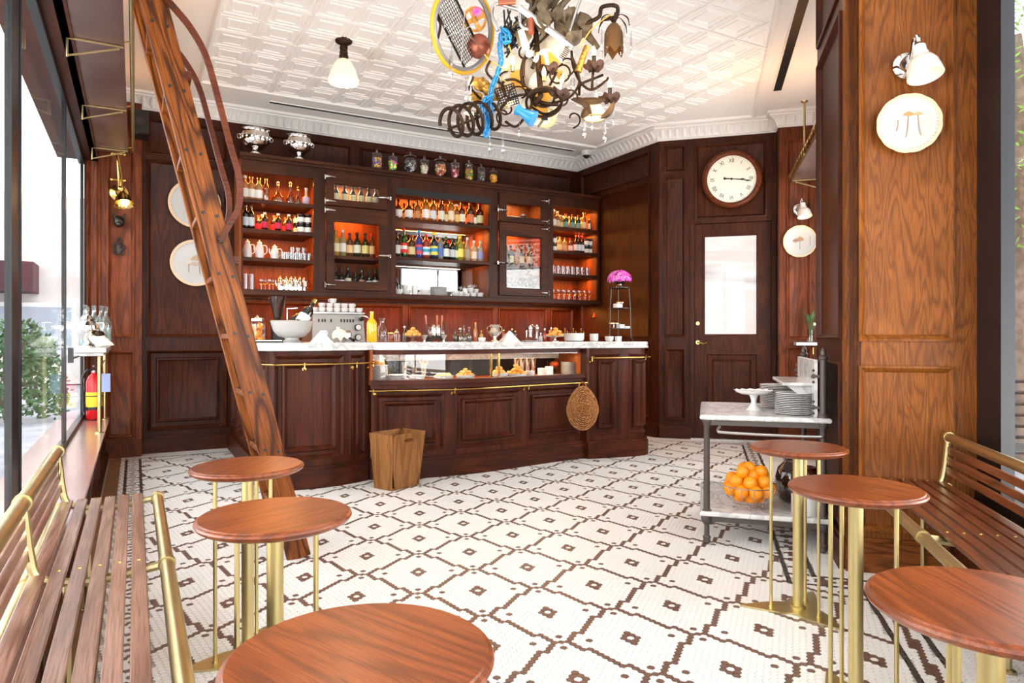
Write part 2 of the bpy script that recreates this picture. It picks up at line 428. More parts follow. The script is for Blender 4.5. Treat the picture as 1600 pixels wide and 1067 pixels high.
def inside(x, y):
    d, p = (x + y) * R2, (x - y) * R2
    if y > YB or x > XR + 1.5 or p > 1.3 or d > DW or (x > XR and p < -.5): return False
    if y < .1 or x < -.11: return False
    if d > 3.55 and .66 < p and d < 4.3: return False
    Z = x * S + y * C_; r = x * C_ - y * S
    if Z < .9 or abs(r / Z) > .82: return False
    if .9 < x < 4.2 and 5.25 < y < 6.4: return False
    return True
white = MB(); brownm = MB(); darkm = MB(); cand = []
rng = int(9 / HP)
for i in range(-160, 420):
    for j in range(-420, 260):
        x = HO[0] + HP * (i * A.x + j * B.x); y = HO[1] + HP * (i * A.y + j * B.y)
        if x < -.11 or x > 7 or y < .1 or y > YB: continue
        if not inside(x, y): continue
        z = zone(x, y)
        if z is None or z == 'D': continue
        if z == 'P': bb = reduced(i, j) in bs or isb(*reduced(i, j))
        elif z == 'L': bb = (round(y / .0258) % 2 == 0 and abs(x + .014) < .014) or (round(y / .0258) % 4 == 0)
        elif z == 'B':
            dd = (x + y) * R2; pp = (x - y) * R2; e = dd if dd > 3.385 and pp < .6 else pp
            k = round(e / .0258) % 4; mid = abs((pp - (ST1 + ST2) / 2) if dd > 3.385 else ((dd - 3.33) if pp < .66 else pp - .72)) < .016
            bb = (k == 0) or (k in (1, 3) and mid)
        else: bb = False
        Z = x * S + y * C_
        if Z < 1.9: cand.append((Z, x, y, bb)); continue
        vs = hexgeo(x, y, rad)
        if Z > 6: (brownm if bb else white).add(hexgeo(x, y, rad * 1.02)[6:], [(0, 1, 2, 3, 4, 5)])
        else: (brownm if bb else white).add(vs, HF)
cand.sort()
proto = {}
for b_ in (0, 1):
    q = MB(); q.add(hexgeo(0, 0, rad), HF); o = q.build('floor_tile', 'hexb' if b_ else 'hexw', floor, 0); proto[b_] = o
n = 0; used = {0: False, 1: False}
for Z, x, y, bb in cand:
    px = 800 + FOC * (x * C_ - y * S) / Z; py = HZ + FOC * EYE / Z
    vis = 0 < px < 1600 and py < 1067 and not (360 < px < 790 and py > 950)
    if vis and n < 300:
        o = proto[bb] if not used[bb] else proto[bb].copy()
        if used[bb]: COL.objects.link(o); o.parent = floor
        used[bb] = True; o.location = (x, y, 0); n += 1
    else: (brownm if bb else white).add(hexgeo(x, y, rad), HF)
# dark border strips made of short oblong tiles
def strip(mb, a, b, wdt, seg=.05):
    a, b = V((a[0], a[1])), V((b[0], b[1])); L = (b - a).length; t = (b - a) / L; nn = V((-t.y, t.x)) * wdt / 2; k = int(L / seg)
    for i in range(k):
        p, r = a + t * (i * seg + .001), a + t * ((i + 1) * seg - .001)
        q4 = [p - nn, r - nn, r + nn, p + nn]; mb.add([(v.x, v.y, -.003) for v in q4] + [(v.x, v.y, 0) for v in q4], [(4, 5, 6, 7), (0, 1, 5, 4), (1, 2, 6, 5), (2, 3, 7, 6), (3, 0, 4, 7)])
strip(darkm, (-.0665, 1), (-.0665, 7.03), .02); strip(darkm, (.0385, 1), (.0385, 7.03), .02)
strip(darkm, dp(3.27, ST1), dp(7.36, ST1), .021); strip(darkm, dp(3.385, ST2), dp(7.36, ST2), .021)
strip(darkm, dp(3.27, ST1), dp(3.27, .66), .021); strip(darkm, dp(3.385, ST2), dp(3.385, .777), .021)
strip(darkm, dp(3.27, .66), dp(.8, .66), .021); strip(darkm, dp(3.385, .777), dp(.8, .777), .021)
strip(darkm, (.05, 7.035), (.8, 7.035), .018)
strip(darkm, dp(7.38, -.45), dp(7.38, .36), .018)
for mb, mm, nm in ((white, 'hexw', 'white_mosaic'), (brownm, 'hexb', 'brown_mosaic'), (darkm, 'hexd', 'border_mosaic')): mb.build(nm, mm, floor, 0, 'stuff')

# ---------------------------------------------------------------- ceiling
q = MB(); q.prism([(-.6, -2.5), (3.7, 1.8), (7.3, 5.2), (5.2, 7.7), (-.6, 7.7)], ZC, ZC + .15); ceiling = struct(q, 'ceiling', 'plaster')
TP = .587; X0, Y1 = 1.104 - TP, 6.66
def in_field(x, y): return X0 <= x <= XR - .16 and y <= Y1 and (x - y) * R2 < .49 and (x + y) * R2 < DW - .16
def tin_panel(x0, y0, clip):
    mb = MB(); h = TP / 2
    for i in (0, 1):
        for j in (0, 1):
            a, b = i * h, j * h; pr = [(.014, 0), (.02, -.007), (.030, -.007), (.036, -.001), (.060, -.001), (.067, -.008), (.078, -.008), (.086, -.002)]
            vs = []; 
            for ins, z in [(0, 0)] + pr: vs += [(a + ins, b + ins, z), (a + h - ins, b + ins, z), (a + h - ins, b + h - ins, z), (a + ins, b + h - ins, z)]
            fs = [(4 * k + c, 4 * k + (c + 1) % 4, 4 * k + 4 + (c + 1) % 4, 4 * k + 4 + c) for k in range(8) for c in range(4)] + [(32, 33, 34, 35)]
            mb.add(vs, fs)
    for t in (0, TP / 2):                               # ropes along the seams
        g = .004 if t else .010
        mb.box(t - .009, t + .009, .01, TP - .01, -g, 0); mb.box(.01, TP - .01, t - .009, t + .009, -g - .001, 0)
    return mb
import bmesh
tp0 = None
for i in range(0, 8):
    for j in range(-1, 12):
        x0, y0 = X0 + i * TP, Y1 - (j + 1) * TP
        cs = [in_field(x0 + a, y0 + b) for a in (0.001, TP - .001) for b in (0.001, TP - .001)]
        if y0 < -1.4 or not any(cs): continue
        if all(cs):
            if tp0 is None: o = tp0 = tin_panel(0, 0, 0).build('ceiling_panel', 'tin', ceiling, 0)
            else: o = tp0.copy(); COL.objects.link(o); o.parent = ceiling
            o.location = (x0, y0, ZC - .002)
        else:
            o = tin_panel(0, 0, 0).build('ceiling_panel', 'tin', ceiling, 0); o.location = (x0, y0, ZC - .002)
            bm = bmesh.new(); bm.from_mesh(o.data)
            for co, no in (((XR - .16 - x0, 0, 0), (1, 0, 0)), ((V((*dp(0, .49), 0)) - V((x0, y0, 0))), (R2, -R2, 0)), ((V((*dp(DW - .16, 0), 0)) - V((x0, y0, 0))), (R2, R2, 0))):
                bmesh.ops.bisect_plane(bm, geom=bm.verts[:] + bm.edges[:] + bm.faces[:], plane_co=co, plane_no=no, clear_outer=True)
            bm.to_mesh(o.data); bm.free()
# sweep a moulding (offset towards the room, height) along a path; room on the right-hand side of travel
def sweep(pts, prof, name, m, parent=None, struct_=False, closed=False):
    P = [V((a, b)) for a, b in pts]; mb = MB(); vs = []; n = len(prof)
    for k, p in enumerate(P):
        t1 = (P[k] - P[k - 1]).normalized() if k else (P[1] - P[0]).normalized(); t2 = (P[k + 1] - P[k]).normalized() if k < len(P) - 1 else t1
        n1, n2 = V((t1.y, -t1.x)), V((t2.y, -t2.x)); b = (n1 + n2); b = b / (b.dot(n1) if abs(b.dot(n1)) > 1e-6 else 1)
        vs += [(p.x + b.x * o_, p.y + b.y * o_, z) for o_, z in prof]
    fs = [(k * n + i, k * n + (i + 1) % n, (k + 1) * n + (i + 1) % n, (k + 1) * n + i) for k in range(len(P) - 1) for i in range(n)]
    fs += [tuple(range(n)), tuple((len(P) - 1) * n + i for i in range(n))[::-1]]
    mb.add(vs, fs); o = mb.build(name, m, parent, 40)
    if struct_: o['kind'] = 'structure'
    return o
JG = 7.45; pj = .725; PE = 1.25
wallpath = [(-.35, YB), (XR, YB), (XR, DW / R2 - XR), dp(DW, pj), dp(JG, pj), dp(JG, PE)]
cp_ = [(0, HC), (.016, HC), (.018, HC + .012), (.028, HC + .016), (.042, HC + .055), (.066, HC + .088), (.1, HC + .108), (.104, HC + .122), (.122, HC + .126), (.124, ZC), (0, ZC)]
crown = sweep(wallpath, cp_, 'trim_1', 'crown', None, True)
mb = MB()
for a, b in zip(wallpath, wallpath[1:]):
    a, b = V(a), V(b); L = (b - a).length; t = (b - a) / L; nn = V((t.y, -t.x)); k = int(L / .075)
    if k < 2: continue
    for i in range(k):
        c = a + t * (i + .5) * L / k
        for sgn in (0,):
            pts = []
            for zz, oo, wv in ((.014, .024, .010), (.045, .042, .026), (.075, .062, .024), (.1, .09, .012)):
                for e in (-1, -.4, .4, 1):
                    oo2 = oo + (.010 if abs(e) < .5 else -.004); pts.append((c.x + t.x * e * wv + nn.x * oo2, c.y + t.y * e * wv + nn.y * oo2, HC + zz))
            mb.add(pts, [(4 * r + e, 4 * r + e + 1, 4 * r + 5 + e, 4 * r + 4 + e) for r in range(3) for e in range(3)])
mb.build('crown_leaf', 'crown', crown, 60, 'stuff')
bp = [(0, ZC), (0, ZC - .012), (.012, ZC - .022), (.03, ZC - .022), (.042, ZC - .010), (.048, ZC)]
fieldpath = [(X0 - .03, -1.3), (X0 - .03, Y1 + .03), (XR - .135, Y1 + .03), (XR - .135, (DW - .13) / R2 - XR + .135), dp(DW - .135, .5), dp(.6, .5)]
sweep(fieldpath, bp, 'trim_2', 'tin', None, True)
# linear air slots
mb = MB(); mb.box(1.15, 4.72, 6.91, 6.965, ZC - .006, ZC + .01); o = mb.build('linear_air_vent', 'black'); tag(o, 'long thin black linear air slot in the ceiling above the bar', 'vent')
fr = MB()
for y in (6.905, 6.965): fr.box(1.14, 4.73, y, y + .005, ZC - .007, ZC)
fr.build('frame', 'plaster', o)
mb = MB(); a = dp(5.0, .64); mb.T = T((*dp(2.4, .64), 0), rz=PI / 4); mb.box(0, 4.35, -.035, .035, ZC - .006, ZC + .01)
o = mb.build('linear_air_vent', 'black'); tag(o, 'wide black air slot in the peach lit ceiling strip at right', 'vent')
fr = MB(); fr.T = T((*dp(2.4, .64), 0), rz=PI / 4)
for y in (-.043, .035): fr.box(0, 4.35, y, y + .008, ZC - .009, ZC)
fr.build('frame', 'plaster', o)

# ---------------------------------------------------------------- panelled walls
W = wall('wall_left_rear', (-.40, 7.18), 0, .455, 0, HC + .02, [(.02, .125, .18, 3.2), (.175, .395, .18, .975), (.175, .395, 1.10, 3.2)], 'wall', thick=.5)
W = wall('wall_back', (.055, YB), 0, XR - .055, 0, ZC, [(.045, .75, 2.84, 3.18), (.045, .75, 1.10, 2.79), (.045, .75, .21, .98, DEEP)] +
         [(a, b, 2.80, 3.18) for a, b in ((.86, 2.0), (2.1, 3.25), (3.35, 4.85))] + [(a, b, 1.02, 1.46) for a, b in ((.86, 1.6), (1.68, 2.6), (2.66, 3.75), (3.81, 4.5), (4.56, 4.9))], 'dark', mx='darkx')
W = wall('wall_right_rear', (XR, YB), -PI / 2, YB - (DW / R2 - XR), 0, ZC, [(.1, 1.42, 2.9, 3.18), (.1, 1.42, 1.1, 2.84), (.1, 1.42, .2, .98)], 'dark', mx='darkx')
p0 = -.493; P0 = dp(DW, p0)
pan = [(.06, .28, 2.9, 3.19), (.06, .28, 1.1, 2.86), (.06, .28, .2, .98), (-.118 + .01 - p0, .615 - p0, 2.375, 3.18)]
D0, D1 = -.118 - p0, .661 - p0
W = wall('wall_right_diagonal', P0, -PI / 4, pj - p0 + .02, 0, ZC, pan + [(D0, D1, 0, 2.325, [(0, .012), (0, .05)])], 'dark', base=0, mx='darkx')
q = MB(); q.box(0, D0 - .035, -.028, 0, 0, .14); q.box(D1 + .035, pj - p0, -.028, 0, 0, .14); q.build('baseboard', 'darkx', W)
q = MB()                                                # door casing
q.box(D0 - .04, D0, -.02, .05, 0, 2.37); q.box(D1, D1 + .04, -.02, .05, 0, 2.37); q.box(D0 - .04, D1 + .04, -.022, .05, 2.325, 2.375); q.build('casing', 'dark', W)
# jog pilaster beside the door
jp = dp(JG, pj)
W = wall('wall_right_return', jp, -PI / 4, PE - pj + .1, 0, ZC, [(.07, .30, .2, 1.0), (.07, .30, 1.08, 3.12), (.36, .5, .2, 3.12)], 'wall', mx='wallx')
q = MB(); q.T = T((jp[0], jp[1], 0), rz=-PI / 4); q.box(-.012, .0, -.0, .2, 0, ZC); o = struct(q, 'trim_3', 'dark')
# door
dr = MB(); dr.T = T((*P0, 0), rz=-PI / 4); XD0, XD1, XG0, XG1 = D0 + .003, D1 - .003, -.028 - p0, .534 - p0
pans = [(XG0, XG1, 1.114, 2.2), (XG0 + .02, XG1 - .0, .22, .93)]
frame_fill(dr, XD0, XD1, .005, 2.32, pans, .0, .018); door = dr.build('door_1', 'dark'); door['kind'] = 'structure'
q = MB(); q.T = dr.T; rings(q, XG0 + .02, XG1, .22, .93, [(0, .012), (0, -.006), (.012, -.008), (.024, .004), (.07, .010), (.075, .016), (.085, .010), (.09, .016)]); q.build('panel', 'dark', door)
q = MB(); q.T = dr.T; rings(q, XG0, XG1, 1.114, 2.2, [(0, .012), (0, -.006), (.01, -.008), (.02, .006)]); q.f.pop(); q.build('glazing_bead', 'darkx', door)
fg = NT('frosted satin glass'); b = fg.bsdf('c9c4c2', .3, .0); b.inputs['Coat Weight'].default_value = .8; b.inputs['Emission Color'].default_value = lin('d9cfcc'); b.inputs['Emission Strength'].default_value = .12  # faint emission added so the pane glows as if lit from behind
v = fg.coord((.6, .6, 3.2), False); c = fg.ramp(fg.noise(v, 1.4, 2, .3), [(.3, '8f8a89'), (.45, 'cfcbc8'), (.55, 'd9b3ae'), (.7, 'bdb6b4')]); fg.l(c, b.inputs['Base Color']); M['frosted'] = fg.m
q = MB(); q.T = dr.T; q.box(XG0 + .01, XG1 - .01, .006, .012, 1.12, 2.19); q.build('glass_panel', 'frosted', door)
q = MB(); q.T = dr.T @ T((D0 + .035, .0, 1.045)); q.tube([(0, .012, 0), (0, -.01, 0)], .022, 16); q.tube([(0, 0, 0), (0, -.045, 0), (.02, -.052, -.003), (.06, -.05, -.012), (.095, -.045, -.002)], [.008, .008, .008, .007, .006]); q.build('door_handle', 'gold', door)
q = MB(); q.T = dr.T @ T((D0 + .035, .0, 1.25)); q.tube([(0, .012, 0), (0, -.008, 0)], .02, 16); q.tube([(0, -.008, 0), (0, -.016, 0)], .012, 12); q.build('lock', 'gold', door)
q = MB(); q.T = dr.T; q.box(D0 - .04, D1 + .04, -.05, .1, -.004, .012); struct(q, 'trim_4', 'marble')

# pier (golden oak) : front face on d=3.531, p .635..1.24 ; side face p=.635, d 3.531..4.34
PD = 3.531; PP = .635
W = wall('wall_right_pier', dp(PD, PP), -PI / 4, .585, 0, ZC, [(.058, .455, 1.082, 3.1, MOLD), (.058, .455, .19, .967, MOLD)], 'pier', mx='pierx', thick=.07)
q = MB(); q.box(.43, .585, -.035, 0, .0, .37); q.build('plinth_block', 'dark', W)
W2 = wall('wall_right_pier_side', dp(4.36, PP), PI / 4 + PI, 4.36 - PD - 0, 0, ZC, [(.06, .77, 2.78, 3.1), (.06, .77, 1.09, 2.68), (.06, .77, .2, .98)], 'dark', mx='darkx', thick=.07)
q = MB(); q.T = T((*dp(PD, PP), 0), rz=-PI / 4); q.box(.06, .6, .07, .83, 0, ZC); o = struct(q, 'wall_right_core', 'dark')
# alcove beyond the pier with its own window
q = MB(); q.T = T((*dp(0, PE), 0), rz=PI / 4); q.box(4.3, JG + .1, -.2, -.02, 0, 1.0); q.box(4.3, JG + .1, -.2, -.02, 2.7, ZC); q.box(4.3, 4.75, -.2, -.02, 1, 2.7); q.box(7.0, JG + .1, -.2, -.02, 1, 2.7)
struct(q, 'wall_right_alcove', 'wall')
q = MB(); q.T = T((*dp(0, PE), 0), rz=PI / 4)
for a in (4.75, 5.5, 6.25, 6.97): q.box(a, a + .03, -.12, -.08, 1, 2.7)
for z in (1., 2.67): q.box(4.75, 7., -.12, -.08, z, z + .03)
win = struct(q, 'window_3', 'mull')
q = MB(); q.T = T((*dp(0, PE), 0), rz=PI / 4); q.box(4.75, 7., -.103, -.097, 1, 2.7); q.build('pane', 'glass', win)

# ---------------------------------------------------------------- left storefront window
GX = -.41; SH = .375
q = MB(); q.box(-.6, -.215, -2.3, 7.18, SH - .035, SH); q.box(-.235, -.2, -2.3, 7.18, SH - .02, SH + .004); struct(q, 'window_sill', 'sill')
WL = wall('wall_left', (-.235, -1.2), PI / 2, 8.38, 0, SH - .03, [(i * 1.12 + .1, i * 1.12 + 1.12, .09, .31) for i in range(7)], 'dark', thick=.3, base=.07)
q = MB(); q.box(-.6, -.30, -2.3, 7.18, 2.69, ZC); q.box(-.34, -.285, -2.3, 7.18, 2.69, 2.74); struct(q, 'wall_left_header', 'dark')
q = MB()
for y, w2 in ((7.15, .03), (5.39, .03), (3.355, .02), (3.14, .02), (1.0, .035), (-1.0, .035)): q.box(GX - .015, GX + .008, y - w2, y + w2, SH, 2.69)
q.box(GX - .012, GX + .004, 3.14, 3.355, SH, 2.69); q.box(GX - .03, GX + .012, -2.3, 7.18, SH, SH + .035); q.box(GX - .03, GX + .012, -2.3, 7.18, 2.65, 2.69)
win = struct(q, 'window_1', 'mull')
q = MB(); q.box(GX + .02, GX + .05, 5.36, 5.41, .93, 1.03); q.box(GX + .03, GX + .05, 5.41, 7.1, .955, .965); q.build('latch', 'mull', win)
for a, b in ((5.42, 7.12), (3.4, 5.36), (1.04, 3.12), (-.96, .96)):
    q = MB(); q.box(GX - .003, GX + .003, a, b, SH + .03, 2.66); q.build('pane', 'glassr', win)
# ---------------------------------------------------------------- right storefront window
GP = 1.2
def RT(d=0): return T((*dp(d, GP), 0), rz=PI / 4)
q = MB(); q.T = RT(); q.box(-.9, 3.53, -.2, .12, 0, SH); struct(q, 'wall_right', 'dark')
q = MB(); q.T = RT(); q.box(-.9, 3.6, -.2, .06, 2.95, ZC); struct(q, 'wall_right_header', 'dark')
q = MB(); q.T = RT()
for d, e in ((3.27, 3.53), (1.7, 1.78), (-.1, -.02)): q.box(d, e, -.03, .02, SH, 2.95)
q.box(-.9, 3.53, -.06, .03, SH, SH + .04); win = struct(q, 'window_2', 'mull')
q = MB(); q.T = RT(); q.box(-.9, 3.53, -.014, -.008, SH, 2.95); q.build('pane', 'glass', win)
q = MB(); q.T = RT(); q.box(3.53, 3.62, -.04, .02, 0, ZC); struct(q, 'trim_5', 'mull')
# front corner post behind the viewer where both windows meet
q = MB(); q.box(-.6, -.3, -2.5, -2.2, 0, ZC); struct(q, 'wall_front', 'mull')
# ================================================================== COUNTER
def curve_pts(pts, n=10): return [V((a, b)) for a, b, *_ in catmull([(x, y, 0) for x, y in pts], n)]
class Crv:
    def __init__(s, P):
        s.P = P; s.L = [0]
        for a, b in zip(P, P[1:]): s.L.append(s.L[-1] + (b - a).length)
        s.len = s.L[-1]
    def at(s, t, off=0):
        t = max(0, min(s.len - 1e-6, t)); import bisect
        k = min(len(s.P) - 2, max(0, bisect.bisect_right(s.L, t) - 1)); a, b = s.P[k], s.P[k + 1]
        f = (t - s.L[k]) / (s.L[k + 1] - s.L[k])
        def nrm(i):
            q = s.P[min(len(s.P) - 1, i + 1)] - s.P[max(0, i - 1)]; q.normalize(); return V((q.y, -q.x))
        nn = nrm(k).lerp(nrm(k + 1), f).normalized(); p = a.lerp(b, f); return p + nn * off
    def mp(s): return lambda x, y, z: (lambda p: (p.x, p.y, z))(s.at(x, -y))
    def tX(s, X):
        best = min(range(len(s.P)), key=lambda i: abs(s.P[i].x - X) + (0 if s.P[i].y < 5.3 else 5)); return s.L[best]
CL = Crv(curve_pts([(.83, 5.15), (.86, 5.075), (.998, 5.05), (1.12, 5.036), (1.238, 5.037), (1.42, 5.08), (1.60, 5.153)]))
CM = Crv(curve_pts([(1.60, 5.13), (1.76, 5.045), (1.921, 5.004), (2.214, 4.972), (2.537, 4.973), (2.914, 5.03), (3.2, 5.075), (3.45, 5.10), (3.59, 5.10)]))
CR = Crv(curve_pts([(3.59, 5.055), (3.671, 5.033), (3.9, 4.985), (4.08, 4.965), (4.19, 4.985), (4.25, 5.05), (4.27, 5.15)]))
YK = 5.75
counter = thing('bar_counter', 'curved mahogany-stained panelled bar counter running across the room under a marble top', 'counter', (2.5, 5.4, 0))
def cchild(mb, name, m, lab=None, sm=35, par=None):
    mb.v = [(x - 2.5, y - 5.4, z) for x, y, z in mb.v]; o = mb.build(name, m, par or counter, sm)
    if lab: o['label'] = lab
    return o
TOPZ = 1.0
def section(cv, z0, z1, panels, nm):
    mb = MB(); mp = cv.mp(); frame_fill(mb, 0, cv.len, z0, z1, panels, 0, .02, mp, .05); cbox(mb, 0, cv.len, .02, .035, z0, z1, mp, 40); cchild(mb, nm, 'counter')
    for p in panels:
        q = MB(); rings(q, p[0], p[1], p[2], p[3], p[4] if len(p) > 4 else DEEPC, mp, 12); cchild(q, 'panel', 'counter')
    q = MB(); cbox(q, 0, cv.len, -.032, .02, 0, .135, mp, 40); cbox(q, 0, cv.len, -.022, .02, .135, .16, mp, 40); cchild(q, 'plinth', 'counterx')
DEEPC = [(0, .012), (0, -.002), (.008, -.006), (.02, .006), (.03, .018), (.055, .018), (.062, -.002), (.074, -.008), (.088, .006), (.096, .02), (.1, .02)]
a, b = CL.tX(1.42), CL.len
section(CL, .0, TOPZ - .0, [(.09, a - .05, .21, .97), (a - .005, b - .05, .21, .97)], 'left_section')
c1, c2, c3 = CM.tX(1.62), CM.tX(2.2), CM.tX(2.8)
section(CM, .0, .73, [(.03, CM.tX(2.16), .21, .66), (CM.tX(2.24), CM.tX(2.88), .21, .66), (CM.tX(2.96), CM.len - .04, .21, .66)], 'centre_section')
section(CR, .0, TOPZ, [(.05, CR.tX(3.93), .21, .95), (CR.tX(4.0), CR.len - .06, .21, .95)], 'right_section')
# left flank back to the wall
mb = MB(); mb.T = T((.83, 7.25, 0), rz=-PI / 2)
fp = [(.08 + i * .42, .44 + i * .42, .21, .93) for i in range(5)]; frame_fill(mb, 0, 2.11, 0, TOPZ, fp); mb.box(0, 2.11, .02, .04, 0, TOPZ); cchild(mb, 'left_flank', 'counter')
for p in fp: q = MB(); q.T = T((.83, 7.25, 0), rz=-PI / 2); rings(q, *p, DEEPC); cchild(q, 'panel', 'counter')
q = MB(); q.T = T((.83, 7.25, 0), rz=-PI / 2); q.box(0, 2.13, -.03, .02, 0, .15); cchild(q, 'plinth', 'counterx')
mb = MB(); mb.box(4.235, 4.27, 5.13, YK, 0, TOPZ); cchild(mb, 'right_flank', 'counter')
# frieze over the display opening, end cheeks, floor and back of the case
mp = CM.mp(); mb = MB(); cbox(mb, 0, CM.len, 0, .04, .965, TOPZ, mp, 40); cchild(mb, 'frieze', 'counterx')
q = MB(); cbox(q, -.0, CM.len, -.05, .0, .735, .757, mp, 40); cbox(q, 0, CM.len, -.04, .03, .757, .768, mp, 40); cbox(q, 0, CM.len, -.03, .03, .7, .735, mp, 40); cchild(q, 'case_ledge', 'counterx')
q = MB(); q.box(1.62, 3.57, 5.08, 5.62, .73, .755); cchild(q, 'case_floor', 'cabin')
q = MB(); q.box(1.60, 3.59, 5.6, 5.62, .755, TOPZ); cchild(q, 'case_back', M['black'])
q = MB(); q.box(1.60, 3.59, 5.53, 5.6, .90, .955); cchild(q, 'marble_rail', 'marble')
for x in (1.585, 3.59): q = MB(); q.box(x, x + .02, 5.1, 5.62, .73, TOPZ); cchild(q, 'case_cheek', 'cabin')
q = MB(); cbox(q, .01, CM.len - .01, .012, .016, .768, .966, mp, 40); cchild(q, 'case_glass', 'glassc' if 0 else 'glass')
for X in (2.575, 2.64): q = MB(); t = CM.tX(X); cbox(q, t - .008, t + .008, .0, .012, .768, .966, mp, 1); cchild(q, 'brass_bar', 'gold')
mb = MB(); mb.box(3.575, 3.605, 5.04, 5.14, 0, TOPZ); cchild(mb, 'corner_fillet', 'counter')
# worktop: moulded marble slab following the front
front = [(.78, 7.26), (.78, 5.2)] + [tuple(CL.at(t, .03)) for t in [i * CL.len / 16 for i in range(1, 17)]] + [tuple(CM.at(t, .03)) for t in [i * CM.len / 24 for i in range(1, 24)]] + [tuple(CR.at(t, .03)) for t in [i * CR.len / 16 for i in range(1, 17)]] + [(4.31, YK), (1.35, YK), (1.35, 6.68), (1.35, 7.26)]
mb = MB(); P = [V(p) for p in front]; n = len(P); rows = []
for off, z in ((-.006, TOPZ), (.004, TOPZ + .004), (.004, TOPZ + .018), (-.006, TOPZ + .026), (-.002, TOPZ + .032), (.0, TOPZ + .05), (-.006, TOPZ + .06)):
    for k in range(n):
        t1 = (P[k] - P[k - 1]).normalized(); t2 = (P[(k + 1) % n] - P[k]).normalized(); b = V((t1.y, -t1.x)) + V((t2.y, -t2.x)); b = b.normalized()
        rows.append((P[k].x - b.x * -off if 0 else P[k].x + b.x * off, P[k].y + b.y * off, z))
fs = [(r * n + i, r * n + (i + 1) % n, (r + 1) * n + (i + 1) % n, (r + 1) * n + i) for r in range(6) for i in range(n)]
mb.add(rows, fs + [tuple(range(n))[::-1], tuple(6 * n + i for i in range(n))])
TZ = TOPZ + .06
top = mb.build('marble_worktop', 'marble'); tag(top, 'long white marble worktop with moulded edge on the curved bar counter', 'worktop')
mb = MB()   # veined inlay boards laid on the top, thin trays
def tray(x0, x1, label):
    q = MB(); yc = 5.3; q.box(x0, x1, yc - .13, yc + .13, TZ, TZ + .004, .0015); o = q.build('marble_board', 'marblev'); tag(o, label, 'board')
tray(1.28, 1.62, 'blue veined marble board on the worktop near the yellow bottle')
tray(2.05, 3.05, 'long grey veined marble board under the decanters and silver cup')
# brass rails with hooks
def rail(cv, t0, t1, z, off, hooks, label, ends=True):
    r = thing('brass_rail', label, 'rail', (2.5, 5.4, 0)); k = 24
    pts = [cv.at(t0 + (t1 - t0) * i / k, off) for i in range(k + 1)]; mb = MB(); mb.tube([(p.x - 2.5, p.y - 5.4, z) for p in pts], .0065, 8); mb.build('bar', 'gold', r)
    for t in hooks:
        a, b = cv.at(t, -.0), cv.at(t, off); m = MB(); A3, B3 = V((a.x - 2.5, a.y - 5.4, z)), V((b.x - 2.5, b.y - 5.4, z)); dn = V((0, 0, 1))
        m.tube([A3 - dn * .035, A3.lerp(B3, .4) - dn * .045, B3 - dn * .03, B3 + dn * .01], .0055, 6); m.ring(B3, .012, .004, 12, 5, 'X'); m.cyl(A3 - dn * .035, A3 - dn * .035 + (A3 - B3).normalized() * -.004, .014); m.build('bracket', 'gold', r)
    return r
rail(CL, .05, CL.len + .0, .905, .06, [.3, CL.tX(1.44), CL.len - .02], 'brass rail on the left end of the counter, above the panels')
rail(CM, .0, CM.len - .01, .69, .065, [.03, CM.tX(2.21), CM.tX(2.93), CM.len - .06], 'long brass rail below the glass display case')
rail(CR, .02, CR.len + .0, .915, .055, [.03, CR.len - .03], 'brass rail on the right end of the counter near the flower stand')

# back counter against the wall
q = thing('back_counter', 'low dark wooden back counter under the bottle cabinet', 'counter', (3, 7.0, 0))
m = MB(); m.box(-1.6, 2.0, -.3, .27, .0, .86); m.build('body', 'darkx', q); m = MB(); m.box(-1.62, 2.0, -.32, .27, .86, .90, .004); m.build('top', 'steel', q)

# ================================================================== BOTTLE CABINET
YC = 6.8; CX0, CX1 = .875, 5.02
cab = thing('bottle_cabinet', 'wide dark oak wall cabinet of lit open shelves and glazed doors above the bar', 'cabinet', ((CX0 + CX1) / 2, 7.0, 1.5))
ox, oy, oz = (CX0 + CX1) / 2, 7.0, 1.5
def cb(mb, name, m, par=None, lab=None):
    mb.v = [(x - ox, y - oy, z - oz) for x, y, z in mb.v]; o = mb.build(name, m, par or cab)
    if lab: o['label'] = lab
    return o
YBK = 7.27
bays = dict(A=(.885, 1.54), B=(1.728, 2.206), C=(2.387, 3.487), D=(3.685, 4.161), E=(4.339, 4.985))
doors = {'B': (1.656, 2.289), 'D': (3.60, 4.245)}
Z_BOT = 1.555
# face frame
mb = MB(); holes = [(bays[k][0], bays[k][1], 1.556, 2.665) for k in 'ACE'] + [(doors[k][0], doors[k][1], 1.575, 2.745) for k in 'BD']
mb.T = T((0, YC, 0)); frame_fill(mb, CX0, CX1, 1.50, 2.80, holes, 0, .03); cb(mb, 'face_frame', 'cabz')
mb = MB(); mb.box(CX0 - .02, CX1, YC - .045, YBK, 2.80, 2.835, .004); mb.box(CX0 - .01, CX1, YC - .025, YC, 2.775, 2.80); cb(mb, 'top_board', 'cab')
mb = MB(); mb.box(CX0, CX1, YC - .02, YBK, 1.505, 1.55, .003); cb(mb, 'bottom_board', 'cab')
mb = MB(); mb.box(CX0, CX1, 7.25, YBK, 1.5, 2.8); cb(mb, 'back_panel', 'cabin')
for x in (CX0, 1.6, 2.335, 3.54, 4.29, CX1 - .02): mb = MB(); mb.box(x - .012, x + .012, YC + .02, 7.25, 1.55, 2.8); cb(mb, 'partition', 'cabin')
SH_ = {'A': (2.41, 2.13, 1.858), 'E': (2.417, 2.135, 1.86), 'C': (2.356, 1.95), 'B': (1.93,), 'D': (1.93,)}
